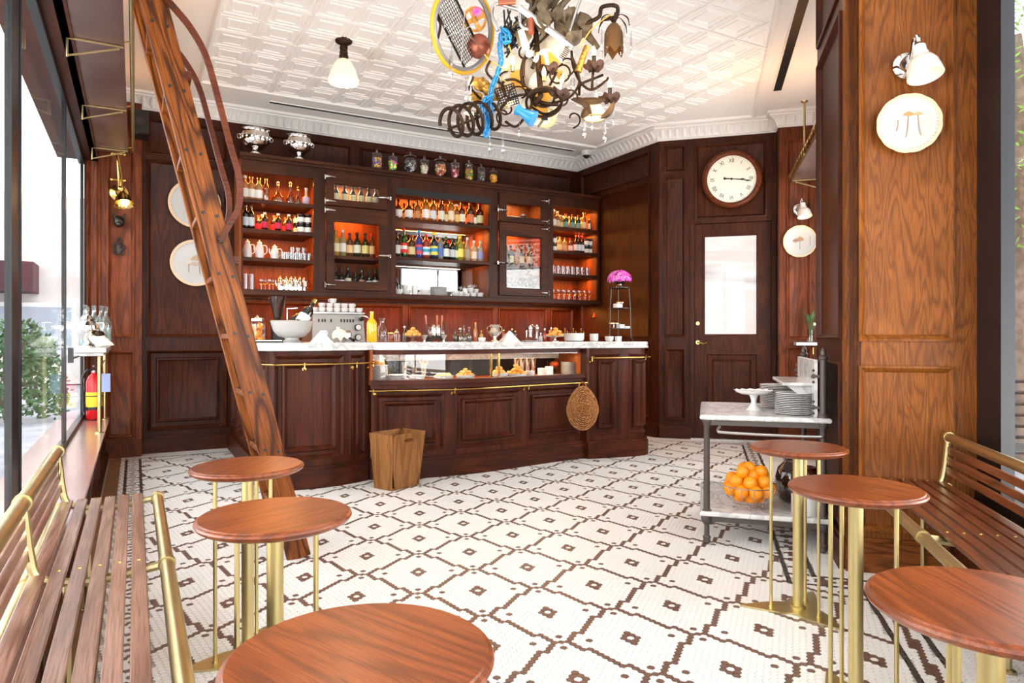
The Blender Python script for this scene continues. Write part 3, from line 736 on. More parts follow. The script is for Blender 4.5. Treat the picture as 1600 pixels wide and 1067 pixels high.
for k, zs in SH_.items():
    for z in zs:
        x0, x1 = (bays[k] if k in 'ACE' else doors[k]); mb = MB(); y0 = YC + (.0 if k in 'ACE' else .05); mb.box(x0 - .0, x1 + .0, y0, 7.25, z - .035, z, .002); cb(mb, 'shelf', 'cab')
for k in 'BD': x0, x1 = doors[k]; mb = MB(); mb.box(x0, x1, YC + .05, 7.25, 2.40, 2.43); cb(mb, 'shelf', 'cab')
mb = MB(); x0, x1 = bays['C']; mb.box(x0, x1, 7.238, 7.247, 1.56, 1.905); cb(mb, 'mirror_back', 'mirror')
mb = MB(); mb.box(x0, x1, 7.238, 7.247, 1.96, 2.30); cb(mb, 'mirror_back', 'mirror')
mb = MB(); mb.box(x0, x1, YC - .01, YC + .02, 2.60, 2.665); cb(mb, 'valance', 'black')
def strap(mb, x, z, sgn):
    mb.T = T((x, YC - .03, z), rz=0)
    mb.tube([(0, 0, .028), (0, -.008, .012), (0, 0, 0), (0, -.008, -.012), (0, 0, -.028)], [.006, .012, .010, .012, .006], 8)
    mb.tube([(0, -.008, 0), (sgn * .03, -.012, 0), (sgn * .06, -.010, 0), (sgn * .105, -.006, 0)], [.011, .014, .009, .004], 8)
    mb.ball((sgn * .035, -.02, .0), .009, 6)
for k, sgn in (('B', 1), ('D', -1)):
    x0, x1 = doors[k]; g0, g1 = bays[k]
    for (z0, z1, a, b, nm) in ((2.42, 2.74, 2.474, 2.64, 'upper_door'), (1.58, 2.405, 1.655, 2.265, 'lower_door')):
        mb = MB(); mb.T = T((0, YC - .028, 0)); frame_fill(mb, x0 + .004, x1 - .004, z0, z1, [(g0, g1, a, b)], 0, .026); dd = cb(mb, nm, 'cab')
        q = MB(); q.T = mb.T; rings(q, g0, g1, a, b, [(0, .02), (0, -.003), (.006, -.004), (.012, .012)]); q.f.pop(-1); cb(q, 'bead', 'cab', dd)
        q = MB(); q.box(g0 + .004, g1 - .004, YC - .012, YC - .009, a, b); cb(q, 'door_glass', 'glass', dd)
        hx = x0 - .012 if sgn > 0 else x1 + .012
        for z in ((z0 + .04, z1 - .04) if z1 - z0 > .4 else (z0 + .035, z1 - .045)): q = MB(); strap(q, hx, z, sgn); cb(q, 'hinge', 'chrome', dd)
        q = MB(); q.T = T((x1 - .03 if sgn > 0 else x0 + .03, YC - .045, (a + b) / 2 - .02)); q.tube([(-sgn * .07, 0, 0), (-sgn * .02, -.012, 0), (0, -.014, .0), (sgn * .03, -.012, 0), (sgn * .045, -.004, 0)], [.006, .012, .008, .016, .01], 8); q.tube([(sgn * .055, 0, -.018), (sgn * .055, 0, .018)], .01, 8); cb(q, 'latch', 'chrome', dd)
# lights inside the shelves
for k in 'AE':
    x0, x1 = bays[k]; xm = (x0 + x1) / 2
    for z in (2.655, 2.37, 2.09, 1.818): area('shelf_light', (xm, 7.0, z), x1 - x0 - .06, 5 if z > 2.2 else 3., AMBER, sy=.04)
x0, x1 = bays['C']
for z in (2.655, 2.315): area('shelf_light', ((x0 + x1) / 2, 7.16, z), x1 - x0 - .1, 8., AMBER, sy=.04)
area('shelf_light', ((x0 + x1) / 2, 7.1, 1.91), .9, .6, (1, .8, .6), sy=.04)
for k in 'BD':
    x0, x1 = bays[k]; area('shelf_light', ((x0 + x1) / 2, 7.1, 2.72), .35, 3.5, (1, .75, .4), sy=.04); area('shelf_light', ((x0 + x1) / 2, 7.12, 2.39), .35, 4, AMBER, sy=.04)
# warm strip below the cabinet and inside the display case
area('under_cabinet_light', (2.95, 7.12, 1.49), 3.9, 36., (1, .33, .06), sy=.05)
area('case_light', (2.6, 5.22, .96), 1.8, 6., (1, .78, .5), (.0, 0, 0), sy=.04)
# ================================================================== LADDER
LY0, LY1 = 3.46, 3.83
def lx(h): return .715 - .245 * h                      # centre line of the stringers
lad = thing('library_ladder', 'tall oak library ladder with bent wood grab rails leaning across the left of the room', 'ladder', (.72, 3.64, 0))
def lo(mb, nm, m, par=None, lab=None, sm=35):
    mb.v = [(x - .72, y - 3.64, z) for x, y, z in mb.v]; o = mb.build(nm, m, par or lad, sm)
    if lab: o['label'] = lab
    return o
HT = 2.82; ang = math.atan(.245)
def stringer(y0, y1):
    # a plank leaning to the left; built upright then turned so the grain follows it
    L = HT / math.cos(ang) + .1; mb = MB(); mb.box(0, L, y0 - 3.64, y1 - 3.64, -.0575, .0575, .004)
    o = mb.build('stringer', 'ladder', lad); o.location = (.715 - .72, 0, -.0); o.rotation_euler = (0, -(PI / 2 + ang), 0); return o
s1 = stringer(LY0, LY0 + .03); s2 = stringer(LY1, LY1 + .03)
hs = [.26 + .282 * k for k in range(9)]
for h in hs:
    x = lx(h); mb = MB(); mb.box(x - .052, x + .056, LY0 + .03, LY1, h - .014, h + .012, .003); lo(mb, 'tread', 'ladder')
bolt0 = None
for yy, sg in ((LY0, -1), (LY1, -1)):
    for h in hs:
        for dx in (-.030, .030):
            if bolt0 is None: q = MB(); q.cyl((0, -.004, 0), (0, .002, 0), .0075, 8); bolt0 = o = q.build('bolt', 'black', lad)
            else: o = bolt0.copy(); COL.objects.link(o)
            o.location = (lx(h) + dx - .72, yy - 3.64, h + .006 - dx * .2)
def grab(Y, sh, name='grab_rail'):
    pts = [(x, Y, z - .0) for x, z in ((.04, 2.72), (.10, 2.655), (.155, 2.60), (.225, 2.52), (.29, 2.40), (.345, 2.2), (.39, 2.02), (.428, 1.88), (.437, 1.79), (.425, 1.705), (.39, 1.635), (.35, 1.55))]
    cv = catmull(pts, 5); mb = MB(); vs = []; n = len(cv)
    for k, p in enumerate(cv):
        t = (cv[min(n - 1, k + 1)] - cv[max(0, k - 1)]).normalized(); u = V((t.z, 0, -t.x)); w2 = .0145
        for a, b in ((-.9, -1), (.9, -1), (1, 0), (.9, 1), (-.9, 1), (-1, 0)): vs.append(p + u * a * w2 + V((0, b * .011, 0)))
    mb.add(vs, [(k * 6 + i, k * 6 + (i + 1) % 6, k * 6 + 6 + (i + 1) % 6, k * 6 + 6 + i) for k in range(n - 1) for i in range(6)] + [(0, 1, 2, 3, 4, 5)[::-1], tuple((n - 1) * 6 + i for i in range(6))])
    o = lo(mb, name, 'bentwood', None, 'curved bent wood rail', 60)
    for i in (0, 2, 10, 11): q = MB(); x, _, z = pts[i]; q.cyl((x, Y - .013, z), (x, Y - .009, z), .007, 8); lo(q, 'screw', 'black', o)
grab(LY0 - .014, 1); grab(LY1 + .044, 1)
for h in (2.32, 1.47):
    mb = MB(); mb.box(lx(h) + .05, lx(h) + .085, LY0 + .032, LY1, h - .02, h + .02, .004); lo(mb, 'spacer', 'bentwood')
for y in (LY0 - .006, LY1 + .036):
    mb = MB(); mb.tube([(.03, y, 2.78), (.01, y, 2.86), (-.03, y, 2.885), (-.055, y, 2.85), (-.05, y, 2.81)], .008, 8); lo(mb, 'hook', 'brasspipe')

# ================================================================== OVERHEAD SHELVES
def overhead(loc, rz, L, label, rack):
    """local x along the wall, y into the wall"""
    t = thing('overhead_shelf', label, 'shelf', loc, rz)
    mb = MB(); mb.box(0, L, 0, .29, 0, .012); mb.box(0, L, -.004, .004, -.004, .03); mb.build('copper_plate', 'copper', t)
    k = int(L / 1.05)
    for i in range(k + 1):
        x = .12 + i * (L - .24) / k; m = MB()
        m.tube([(x, .255, -.10), (x, .02, -.02)], .006, 6); m.tube([(x, .26, .0), (x, .26, -.11)], .006, 6); m.tube([(x, .255, -.008), (x, .0, -.008)], .006, 6); m.build('bracket', 'brasspipe', t)
        if not rack: continue
        m = MB(); m.tube([(x, -.0, .02), (x, -.035, .03)], .006, 6); m.build('rail_post', 'gold', t)
    if rack: m = MB(); m.tube([(0, -.04, .03), (L, -.04, .03)], .013, 10); m.build('ladder_rail', 'brasspipe', t)
    else:
        m = MB(); m.box(0, L, -.03, -.02, .06, .075); m.box(0, L, -.045, -.03, .03, .04)
        for i in range(int(L / .12)): m.box(.05 + i * .12, .056 + i * .12, -.03, -.02, .0, .075)
        m.build('gallery', 'gold', t)
    return t
overhead((-.055, .6, 2.70), PI / 2, 6.2, 'long overhead copper shelf with brass brackets above the left window', True)
overhead((*dp(7.35, .83), 2.66), -3 * PI / 4, 3.1, 'overhead copper shelf with brass gallery glimpsed behind the oak pier', False)
t = thing('hanger_rod', 'thin brass rod dropping from the ceiling near the door', 'rod', (*fl(1257, 158, ZC), ZC)); q = MB(); q.cyl((0, 0, 0), (0, 0, -.7), .011, 10); q.build('rod', 'brasspipe', t); q = MB(); q.lathe([(0, 0), (.035, 0), (.03, -.012), (.012, -.014)][::-1], 16); q.build('flange', 'brasspipe', t)
for d in (1.2, 3., 5., 6.6): area('shelf_uplight', (-.2, d, 2.76), .6, 2.2, (1, .45, .12), (PI, 0, 0), .1)
area('shelf_uplight', (*dp(6.2, 1.0), 2.78), 1.6, 4.5, (1, .45, .12), (PI, 0, -PI/4), .1)

# ================================================================== TABLES
def tabletop(mb):
    R = .187; prof = [(0, -.026), (R - .022, -.026), (R - .012, -.022), (R - .004, -.017), (R, -.010), (R - .002, -.005), (R - .008, -.003), (R - .010, .0), (0, .0)]; mb.lathe(prof, 64)
TAB = 'small round oak café table on a brass post, '
def table(x, y, phi, where, H=.66):
    t = thing('cafe_table', where, 'table', (x, y, 0)); a0 = -TH + math.radians(phi)
    mb = MB(); tabletop(mb); o = mb.build('tabletop', 'table', t); o.location = (0, 0, H); o.rotation_euler = (0, 0, random.uniform(0, 3))
    mb = MB(); mb.cyl((0, 0, .008), (0, 0, H - .024), .0205, 20); mb.lathe([(.03, .008), (.03, .014), (.022, .018)], 20); mb.lathe([(.03, H - .03), (.05, H - .026)], 20); mb.build('post', 'brass', t)
    base = []
    for k in range(3):
        a = a0 + k * 2 * PI / 3; b = a + PI / 3
        base += [(.215 * math.cos(a - .035), .215 * math.sin(a - .035)), (.22 * math.cos(a), .22 * math.sin(a)), (.215 * math.cos(a + .035), .215 * math.sin(a + .035))]
        for f in (.25, .5, .75):
            aa = a + .035 + (2 * PI / 3 - .07) * f; rr = .072 + .5 * (abs(f - .5)) ** 2 * 1.1 + .0; base.append((rr * math.cos(aa), rr * math.sin(aa)))
    out = []
    m = len(base); cl = catmull([(x_, y_, 0) for x_, y_ in base], 4, True)
    mb = MB(); mb.prism([(p.x, p.y) for p in cl], .001, .008); mb.build('base_plate', 'brass', t)
    for k in range(3):
        a = a0 + k * 2 * PI / 3; mb = MB(); c, s_ = .105 * math.cos(a), .105 * math.sin(a); mb.cyl((c, s_, .008), (c, s_, H - .024), .0065, 10); mb.lathe([(.010, .008), (.010, .013), (.006, .014)], 10, (c, s_, 0)); mb.build('rod', 'brass', t)
    return t
table(.34, 2.49, 95, 'farthest of the three round oak tables on the left, before the ladder foot')
table(.306, 1.77, -5, 'middle of the three round oak tables beside the left bench')
table(.275, .93, 30, 'large-looking round oak table cut off at the bottom edge of the photo')
table(2.344, 1.836, 172, 'farthest round oak table on the right, in front of the marble cart')
table(1.859, 1.257, 85, 'middle round oak table on the right, before the oak pier')
table(1.245, .60, 210, 'nearest round oak table at the lower right corner')

# ================================================================== BENCHES
screw0 = None
def bench(loc, rz, L, mat, label, n0=0):
    t = thing('slatted_bench', label, 'bench', loc, rz)
    for i in range(6):                                   # seat slats
        y = .055 + i * .049; mb = MB(); mb.box(.0, L, y, y + .037, .008, .022, .002); mb.build('seat_slat', mat, t).location = (0, 0, .425)
    for i in range(3):
        z = .50 + i * .045; mb = MB(); mb.box(.0, L, .338 + i * .003, .350 + i * .003, z - .016, z + .016, .002); mb.build('back_slat', mat, t)
    mb = MB(); mb.tube([(0, 0, .425), (L, 0, .425)], .0205, 16); mb.build('front_pipe', 'brasspipe', t)
    mb = MB(); mb.tube([(0, .345, .42), (L, .345, .42)], .0185, 16); mb.build('rear_pipe', 'brasspipe', t)
    mb = MB(); mb.tube([(0, .352, .648), (L, .352, .648)], .0205, 16); mb.build('top_pipe', 'brasspipe', t)
    k = max(2, round(L / .92)); global screw0
    for i in range(k + 1):
        x = .012 + i * (L - .024) / k; mb = MB()
        cv = catmull([(x, 0, .425), (x, .05, .418), (x, .17, .405), (x, .27, .415), (x, .32, .44), (x, .336, .50), (x, .345, .58), (x, .352, .648)], 4)
        mb.tube(cv, .013, 8); mb.tube([(x - .014, 0, .425), (x + .014, 0, .425)], .0245, 16); mb.tube([(x - .014, .345, .42), (x + .014, .345, .42)], .0225, 16); mb.tube([(x - .014, .352, .648), (x + .014, .352, .648)], .0245, 16)
        mb.build('bracket', 'brasspipe', t)
        for c3 in [(x, .0735 + j * .049, .447) for j in range(6)] + [(x, .337 + j * .003, .50 + j * .045) for j in range(3)]:
            if screw0 is None: q = MB(); q.ball((0, 0, 0), .0055, 4, .7); screw0 = o = q.build('screw', 'gold', t)
            else: o = screw0.copy(); COL.objects.link(o); o.parent = t
            o.location = c3
        m = MB(); yy = .25; m.tube([(x, yy, .41), (x, yy, .0)], .011, 10); m.lathe([(.022, 0), (.022, .008), (.013, .014)], 12, (x, yy, 0)); m.build('leg', 'brasspipe', t)
    return t
bench((.083, .35, 0), PI / 2, 2.89, 'slat', 'slatted oak bench with brass pipe frame along the left window')
b2 = bench((*dp(3.51, .705), 0), -3 * PI / 4, 2.75, 'slatr', 'glossy reddish slatted bench with brass pipes under the right window')
q = thing('wire_hook', 'thin wire loop hanging at the far end of the left bench back', 'wire', (-.255, 3.1, .6)); mb = MB(); mb.ring((0, .05, 0), .05, .0012, 24, 5, 'X'); mb.build('loop', 'iron', q)

# ================================================================== WASTE BIN
tp = [fl(571.5, 671.4, .4), fl(611.9, 675.7, .4), fl(655.2, 666.5, .4)]; bt = [(1.525, 4.815), (1.603, 4.647), (1.853, 4.765)]
tp = [(1.505, 4.87), (1.60, 4.635), (1.905, 4.765)]
tp.append((tp[0][0] + tp[2][0] - tp[1][0], tp[0][1] + tp[2][1] - tp[1][1])); bt.append((bt[0][0] + bt[2][0] - bt[1][0], bt[0][1] + bt[2][1] - bt[1][1]))
cx_, cy_ = sum(p[0] for p in bt) / 4, sum(p[1] for p in bt) / 4
wb = thing('waste_bin', 'tapered golden oak waste bin with cut-out hand hole in front of the bar', 'bin', (cx_, cy_, 0))
def lerp2(a, b, f): return (a[0] + (b[0] - a[0]) * f, a[1] + (b[1] - a[1]) * f)
for k in range(4):
    j = (k + 1) % 4; q = MB(); th = .055
    o4 = [bt[k], bt[j], tp[j], tp[k]]; c4 = [lerp2(p, (cx_, cy_), .06) for p in o4]; zz = (0.002, .002, .4, .4)
    A4 = [V((p[0] - cx_, p[1] - cy_, z)) for p, z in zip(o4, zz)]; B4 = [V((p[0] - cx_, p[1] - cy_, z)) for p, z in zip(c4, zz)]
    if k in (1, 3):                                     # side with hand hole
        def uv(Q, u, v): return (Q[0].lerp(Q[1], u)).lerp(Q[3].lerp(Q[2], u), v)
        N_ = 14; hole = [(.5 + .14 * math.cos(2 * PI * i / N_) * 1.0, .87 + .035 * math.sin(2 * PI * i / N_)) for i in range(N_)]
        outer = []
        for i in range(N_):
            a = 2 * PI * i / N_; c, s_ = math.cos(a), math.sin(a); f = 1 / max(abs(c), abs(s_)); outer.append((min(1, max(0, .5 + .5 * c * f)), min(1, max(0, .87 + (.13 if s_ > 0 else .87) * s_ * f))))
        vs = []; 
        for Q in (A4, B4): vs += [uv(Q, *h) for h in hole] + [uv(Q, *h) for h in outer]
        n2 = 2 * N_; fs = []
        for i in range(N_):
            jn = (i + 1) % N_; fs += [(i, jn, N_ + jn, N_ + i), (n2 + i, n2 + N_ + i, n2 + N_ + jn, n2 + jn), (i, n2 + i, n2 + jn, jn), (N_ + i, N_ + jn, n2 + N_ + jn, n2 + N_ + i)]
        q.add(vs, fs)
        # corner fill
        for Q in (A4,): q.add([Q[0], Q[1], uv(Q, 1, 0.0), uv(Q, 0, 0.0)], [])
    else: q.add(A4 + B4, [(0, 1, 2, 3), (7, 6, 5, 4), (0, 4, 5, 1), (1, 5, 6, 2), (2, 6, 7, 3), (3, 7, 4, 0)])
    q.build('side', 'basket_oak', wb, 20)
q = MB(); q.prism([lerp2((p[0] - cx_, p[1] - cy_), (0, 0), .05) for p in bt], .004, .016); q.build('bottom', 'basket_oak', wb)

# ================================================================== MARBLE CART
CT = T((*dp(3.72, -.03), 0), rz=-PI / 4)               # local x = toward the wall (p), y = away (d)
def ctw(x, y, z=0): v = CT @ V((x, y, z)); return (v.x, v.y, v.z)
cart = thing('marble_cart', 'old two-tier marble-topped iron serving cart beside the oak pier', 'cart', ctw(0, 0), -PI / 4)
WX, DY = .64, .78
for z in (.665, .155):
    mb = MB(); ins = .0
    mb.add([(x, y, z + zz) for zz, o_ in ((0, .006), (.006, 0), (.018, 0), (.025, .008)) for x, y in ((-.0 + o_, o_), (.03 + 0, 0 + o_), (WX - .0 - o_, o_), (WX - o_, DY - o_), (o_, DY - o_))], [(0, 4, 3, 2, 1), (15, 16, 17, 18, 19)] + [(5 * r + i, 5 * r + (i + 1) % 5, 5 * r + 5 + (i + 1) % 5, 5 * r + 5 + i) for r in range(3) for i in range(5)])
    mb.build('marble_top' if z > .5 else 'marble_shelf', 'marble', cart)
for x, y, tall in ((.035, .035, 0), (WX - .035, .035, 1), (.035, DY - .04, 0), (WX - .035, DY - .04, 1)):
    mb = MB(); mb.lathe([(.0, .005), (.012, .005), (.02, .015), (.018, .03), (.022, .04), (.014, .05), (.013, .105), (.024, .118), (.03, .135), (.028, .15), (.022, .155), (.026, .181), (.017, .19), (.015, .63), (.022, .645), (.026, .664)], 16, (x, y, 0)); mb.build('leg', 'castiron', cart)
    if tall: mb = MB(); mb.lathe([(.03, .69), (.028, .70), (.017, .712), (.0165, .985), (.022, .99), (.023, 1.0), (.014, 1.008), (.016, 1.022), (.013, 1.032), (.005, 1.045), (0, 1.05)], 16, (x, y, 0)); mb.build('post', 'castiron', cart)
mb = MB()
mb.box(.03, WX - .03, .022, .04, .125, .155); mb.box(.03, WX - .03, DY - .05, DY - .03, .125, .155); mb.box(.022, .04, .03, DY - .04, .13, .155); mb.box(WX - .04, WX - .025, .03, DY - .04, .13, .155)
mb.tube([(.05, .036, .11), (.08, .036, .128), (.12, .036, .135)], .008, 6); mb.tube([(.036, .05, .11), (.036, .08, .128), (.036, .12, .135)], .008, 6); mb.build('apron', 'castiron', cart)
mb = MB(); mb.box(.03, WX - .03, .03, .045, .635, .665); mb.box(.03, WX - .03, DY - .06, DY - .04, .635, .665); mb.build('top_frame', 'castiron', cart)
mb = MB(); mb.tube(catmull([(.10, .02, .63), (.09, -.015, .612), (.13, -.022, .605), (.36, -.022, .60), (.57, -.022, .60), (.60, -.01, .606), (.60, .02, .62)], 5), .0075, 8); mb.build('towel_bar', 'steel', cart)
mb = MB(); mb.box(WX - .075, WX - .058, .06, DY - .07, .69, .985, .003); mb.build('marble_back', 'marble', cart)
mb = MB(); mb.box(WX - .22, WX - .075, .11, DY - .1, .845, .862, .003); mb.build('small_marble_shelf', 'marble', cart)
for y in (.18, .6): mb = MB(); mb.T = T((0, y, 0)); mb.add([(WX - .075, dy, z) for dy in (0, .014) for z in (.845, .70)] + [(WX - .2, dy, .845) for dy in (0, .014)] + [(WX - .14, dy, .80) for dy in (0, .014)] + [(WX - .1, dy, .76) for dy in (0, .014)], [(0, 4, 6, 8, 1), (2, 3, 9, 7, 5), (4, 5, 7, 6), (6, 7, 9, 8), (8, 9, 3, 1)]); mb.build('shelf_bracket', 'marble', cart)
mb = MB()
for y in (.05, DY - .055):
    for z in (.74, .90): mb.box(WX - .08, WX - .025, y - .008, y + .012, z - .006, z + .006); mb.ball((WX - .078, y + .01, z), .012, 6); mb.ball((WX - .078, y + .01, z + .03), .007, 6); mb.ball((WX - .078, y + .01, z - .03), .007, 6)
mb.build('clamp', 'castiron', cart)
# plates on the cart
def plate_mb(R=.085, t=.011): 
    mb = MB(); mb.lathe([(R * .5, 0), (R * .6, .001), (R, t - .002), (R, t), (R * .62, .0035), (0, .003)], 28); return mb
pl0 = None
def stack(x, y, z, n, R, lab, grp, cx=None, step_=.0095):
    global pl0
    me = None
    for i in range(n):
        if me is None: o = plate_mb(R).build('plate', 'white'); me = o
        else: o = me.copy(); COL.objects.link(o)
        o.location = (x + random.uniform(-.001, .001), y, z + i * step_); o.rotation_euler = (0, 0, i)
        tag(o, lab % ordn(n - i), 'plate', grp)
stack(*ctw(.48, .17)[:2], .691, 12, .093, 'white china plate, %s from the top in the nearer stack on the marble cart', 'near plate stack on the cart')
stack(*ctw(.43, .52)[:2], .691, 14, .095, 'white china plate, %s from the top in the farther stack on the marble cart', 'far plate stack on the cart')
x, y, _ = ctw(.29, .33); t = thing('cake_stand', 'white footed china cake stand on the marble cart', 'cake stand', (x, y, .691))
mb = MB(); mb.lathe([(.045, 0), (.045, .004), (.032, .012), (.018, .03), (.014, .05), (.02, .075), (.03, .088)], 20); mb.build('foot', 'white', t)
mb = MB(); mb.lathe([(.02, .086), (.07, .09), (.096, .102)] , 28)
vs = []; n = 56
for k in range(n):
    a = 2 * PI * k / n; r = .105 + .004 * math.cos(k * PI / 2); vs.append((.094 * math.cos(a), .094 * math.sin(a), .100)); vs.append((r * math.cos(a), r * math.sin(a), .112 + .003 * math.cos(k * PI / 2)))
mb.add(vs, [(2 * k, 2 * ((k + 1) % n), 2 * ((k + 1) % n) + 1, 2 * k + 1) for k in range(n)]); mb.lathe([(0, .097), (.07, .097), (.094, .104)], 28); mb.build('dish', 'white', t)
# oranges in a wire bowl
bx, by, _ = ctw(.255, .145); bz = .181
t = thing('wire_bowl', 'curly wire fruit bowl holding oranges on the cart shelf', 'bowl', (bx, by, bz))
mb = MB()
for k in range(14):
    a = 2 * PI * k / 14; c, s_ = math.cos(a), math.sin(a)
    mb.tube(catmull([(c * r, s_ * r, z) for r, z in ((.05, .022), (.09, .035), (.125, .07), (.142, .105), (.15, .128))], 3), .0017, 5)
mb.build('ribs', 'steel', t); mb = MB()
for r, z in ((.05, .022), (.11, .05), (.15, .128)): mb.ring((0, 0, z), r, .0025, 36, 6)
mb.build('hoops', 'steel', t)
for k in range(4): a = PI / 4 + k * PI / 2; m = MB(); m.ring((.075 * math.cos(a), .075 * math.sin(a), .013), .011, .0022, 12, 5, 'Y'); m.build('scroll_foot', 'steel', t)
mb = MB(); 
for sg in (-1, 1): mb.tube(catmull([(sg * .148, -.03, .125), (sg * .175, -.025, .135), (sg * .19, 0, .138), (sg * .175, .025, .135), (sg * .148, .03, .125)], 4), .0022, 5)
mb.build('handle', 'steel', t)
om = None
def orange(x, y, z, lab):
    global om
    if om is None: q = MB(); q.ball((0, 0, 0), .0365, 12, .96); om = o = q.build('orange', 'orange', None, 60)
    else: o = om.copy(); COL.objects.link(o)
    o.location = (x, y, z); o.rotation_euler = (random.random() * 3, random.random() * 3, 0); tag(o, lab, 'orange', 'oranges in the wire bowl')
lay = [(.055, 5, .07, .3), (.0, 1, .062, 0), (.105, 9, .105, 0), (.05, 5, .128, .9), (.088, 7, .152, .35), (.03, 3, .178, .2), (.0, 1, .215, 0), (.06, 3, .200, 1.2)]
for li, (r, n, z, ph) in enumerate(lay):
    for k in range(n): a = ph + 2 * PI * k / n; orange(bx + r * math.cos(a), by + r * math.sin(a), bz + z, ['ripe orange in the lowest ring inside the wire bowl', 'ripe orange at the bottom centre of the wire bowl', 'ripe orange against the wire ribs near the bowl rim', 'ripe orange hidden in the middle of the heap', 'ripe orange in the ring above the bowl rim', 'ripe orange in the upper ring of the heap', 'topmost orange of the heap in the wire bowl', 'ripe orange just below the topmost one'][li])
x, y, _ = ctw(.42, .62); t = thing('silver_tray', 'oval silver tray leaning flat at the back of the cart shelf', 'tray', (x, y, .181)); mb = MB(); mb.lathe([(0, .002), (.11, .002), (.135, .014), (.15, .016), (.15, .012), (.11, 0)], 36, sx=1, sy=.8); mb.build('dish', 'silver', t); mb = MB(); mb.ring((0, 0, .016), .15, .004, 40, 6); mb.v = [(a, b * .8, c) for a, b, c in mb.v]; mb.build('rim', 'silver', t)
x, y, _ = ctw(.505, .36); t = thing('crock', 'dark brown glazed crock with narrow neck on the cart shelf', 'crock', (x, y, .181)); M['glaze'] = solid('brown glaze', '2c1a16', .1, **{'Coat Weight': 1.}); M['glazer'] = solid('red brown glaze', '3d1712', .12, **{'Coat Weight': 1.})
mb = MB(); mb.lathe([(.06, 0), (.085, .02), (.10, .07), (.10, .14), (.085, .19), (.055, .222), (.05, .232), (.062, .24), (.064, .252), (.05, .258), (.044, .25), (.04, .22), (.02, .2), (0, .2)], 28); mb.build('body', 'glaze', t)
x, y, _ = ctw(.53, .1); t = thing('two_tone_crock', 'two-tone stoneware crock, brown above and white below, on the cart', 'crock', (x, y, .181))
mb = MB(); mb.lathe([(.066, 0), (.07, .006), (.07, .105)], 28); mb.build('lower_body', 'white', t, 35); mb = MB(); mb.lathe([(.0705, .105), (.0705, .2), (.058, .222), (.05, .232), (.056, .242), (.05, .246), (.042, .23), (0, .21)], 28); mb.build('upper_body', 'glazer', t)
# vase and marble ledge by the door
x, y = dp(7.28, .99); t = thing('marble_ledge', 'little white marble ledge on the wall right of the door', 'shelf', (x, y, 1.02), -PI / 4); mb = MB(); mb.box(-.13, .12, -.08, .16, 0, .03, .004); mb.build('slab', 'marble', t); mb = MB()
for xx in (-.05, .05): mb.tube([(xx, .12, -.09), (xx, .12, -.02), (xx, .0, -.003)], .007, 6)
mb.build('bracket', 'gold', t)
x, y = dp(7.28, 1.0); t = thing('bud_vase', 'small glass vase of green leaves and a white flower on the ledge by the door', 'vase', (x, y, 1.051))
mb = MB(); mb.shell([(.03, 0), (.036, .01), (.036, .11), (.038, .12)], 16); mb.build('glass', 'glassc', t); mb = MB(); mb.lathe([(.0, .004), (.032, .005), (.033, .07), (0, .07)], 16); mb.build('water', 'glass', t)
mb = MB()
for k in range(9):
    a = k * .7; r = .02 + .012 * (k % 3); z = .2 + .035 * (k % 4); mb.tube([(0, 0, .01), (r * .5 * math.cos(a), r * .5 * math.sin(a), .12), (r * math.cos(a), r * math.sin(a), z * .8)], .003, 5)
    c = V((r * math.cos(a), r * math.sin(a), z * .8)); d2 = V((math.cos(a) * .03, math.sin(a) * .03, .05)); u = V((-math.sin(a), math.cos(a), 0)) * .014
    mb.add([c, c + d2 + u, c + d2 * 2, c + d2 - u], [(0, 1, 2, 3)])
mb.build('leaves', 'green', t); mb = MB(); mb.ball((.03, -.02, .18), .016, 6); mb.build('flower', 'cream', t)
# ================================================================== BOTTLES AND TABLEWARE
_mats = {}
def gl(c, clear=False):
    k = (c, clear)
    if k not in _mats:
        if clear: _mats[k] = thin_glass('tinted glass ' + c, c, .35, power=2.)
        else: _mats[k] = solid('bottle glass ' + c, c, .07, **{'Coat Weight': 1., 'Transmission Weight': .25})
    return _mats[k]
SHP = {  # radius/height profiles (fractions of height and radius)
    'wine': [(.9, 0), (1, .02), (1, .60), (.85, .68), (.36, .78), (.34, .97), (.38, .975), (.38, 1)],
    'spirit': [(.9, 0), (1, .02), (1, .66), (.9, .72), (.4, .79), (.38, .97), (.42, .975), (.42, 1)],
    'squat': [(.9, 0), (1, .03), (1, .55), (.8, .64), (.3, .72), (.28, .95), (.34, .955), (.34, 1)],
    'tall': [(.9, 0), (1, .02), (1, .5), (.8, .62), (.45, .72), (.36, .8), (.34, 1)],
    'round': [(.5, 0), (.9, .06), (1, .3), (.85, .5), (.35, .62), (.3, .9), (.36, .92), (.36, 1)],
    'decanter': [(.8, 0), (1, .1), (.95, .28), (.5, .45), (.28, .6), (.26, .78), (.4, .8), (.2, .84), (.3, .92), (0, 1)],
}
cache = {}
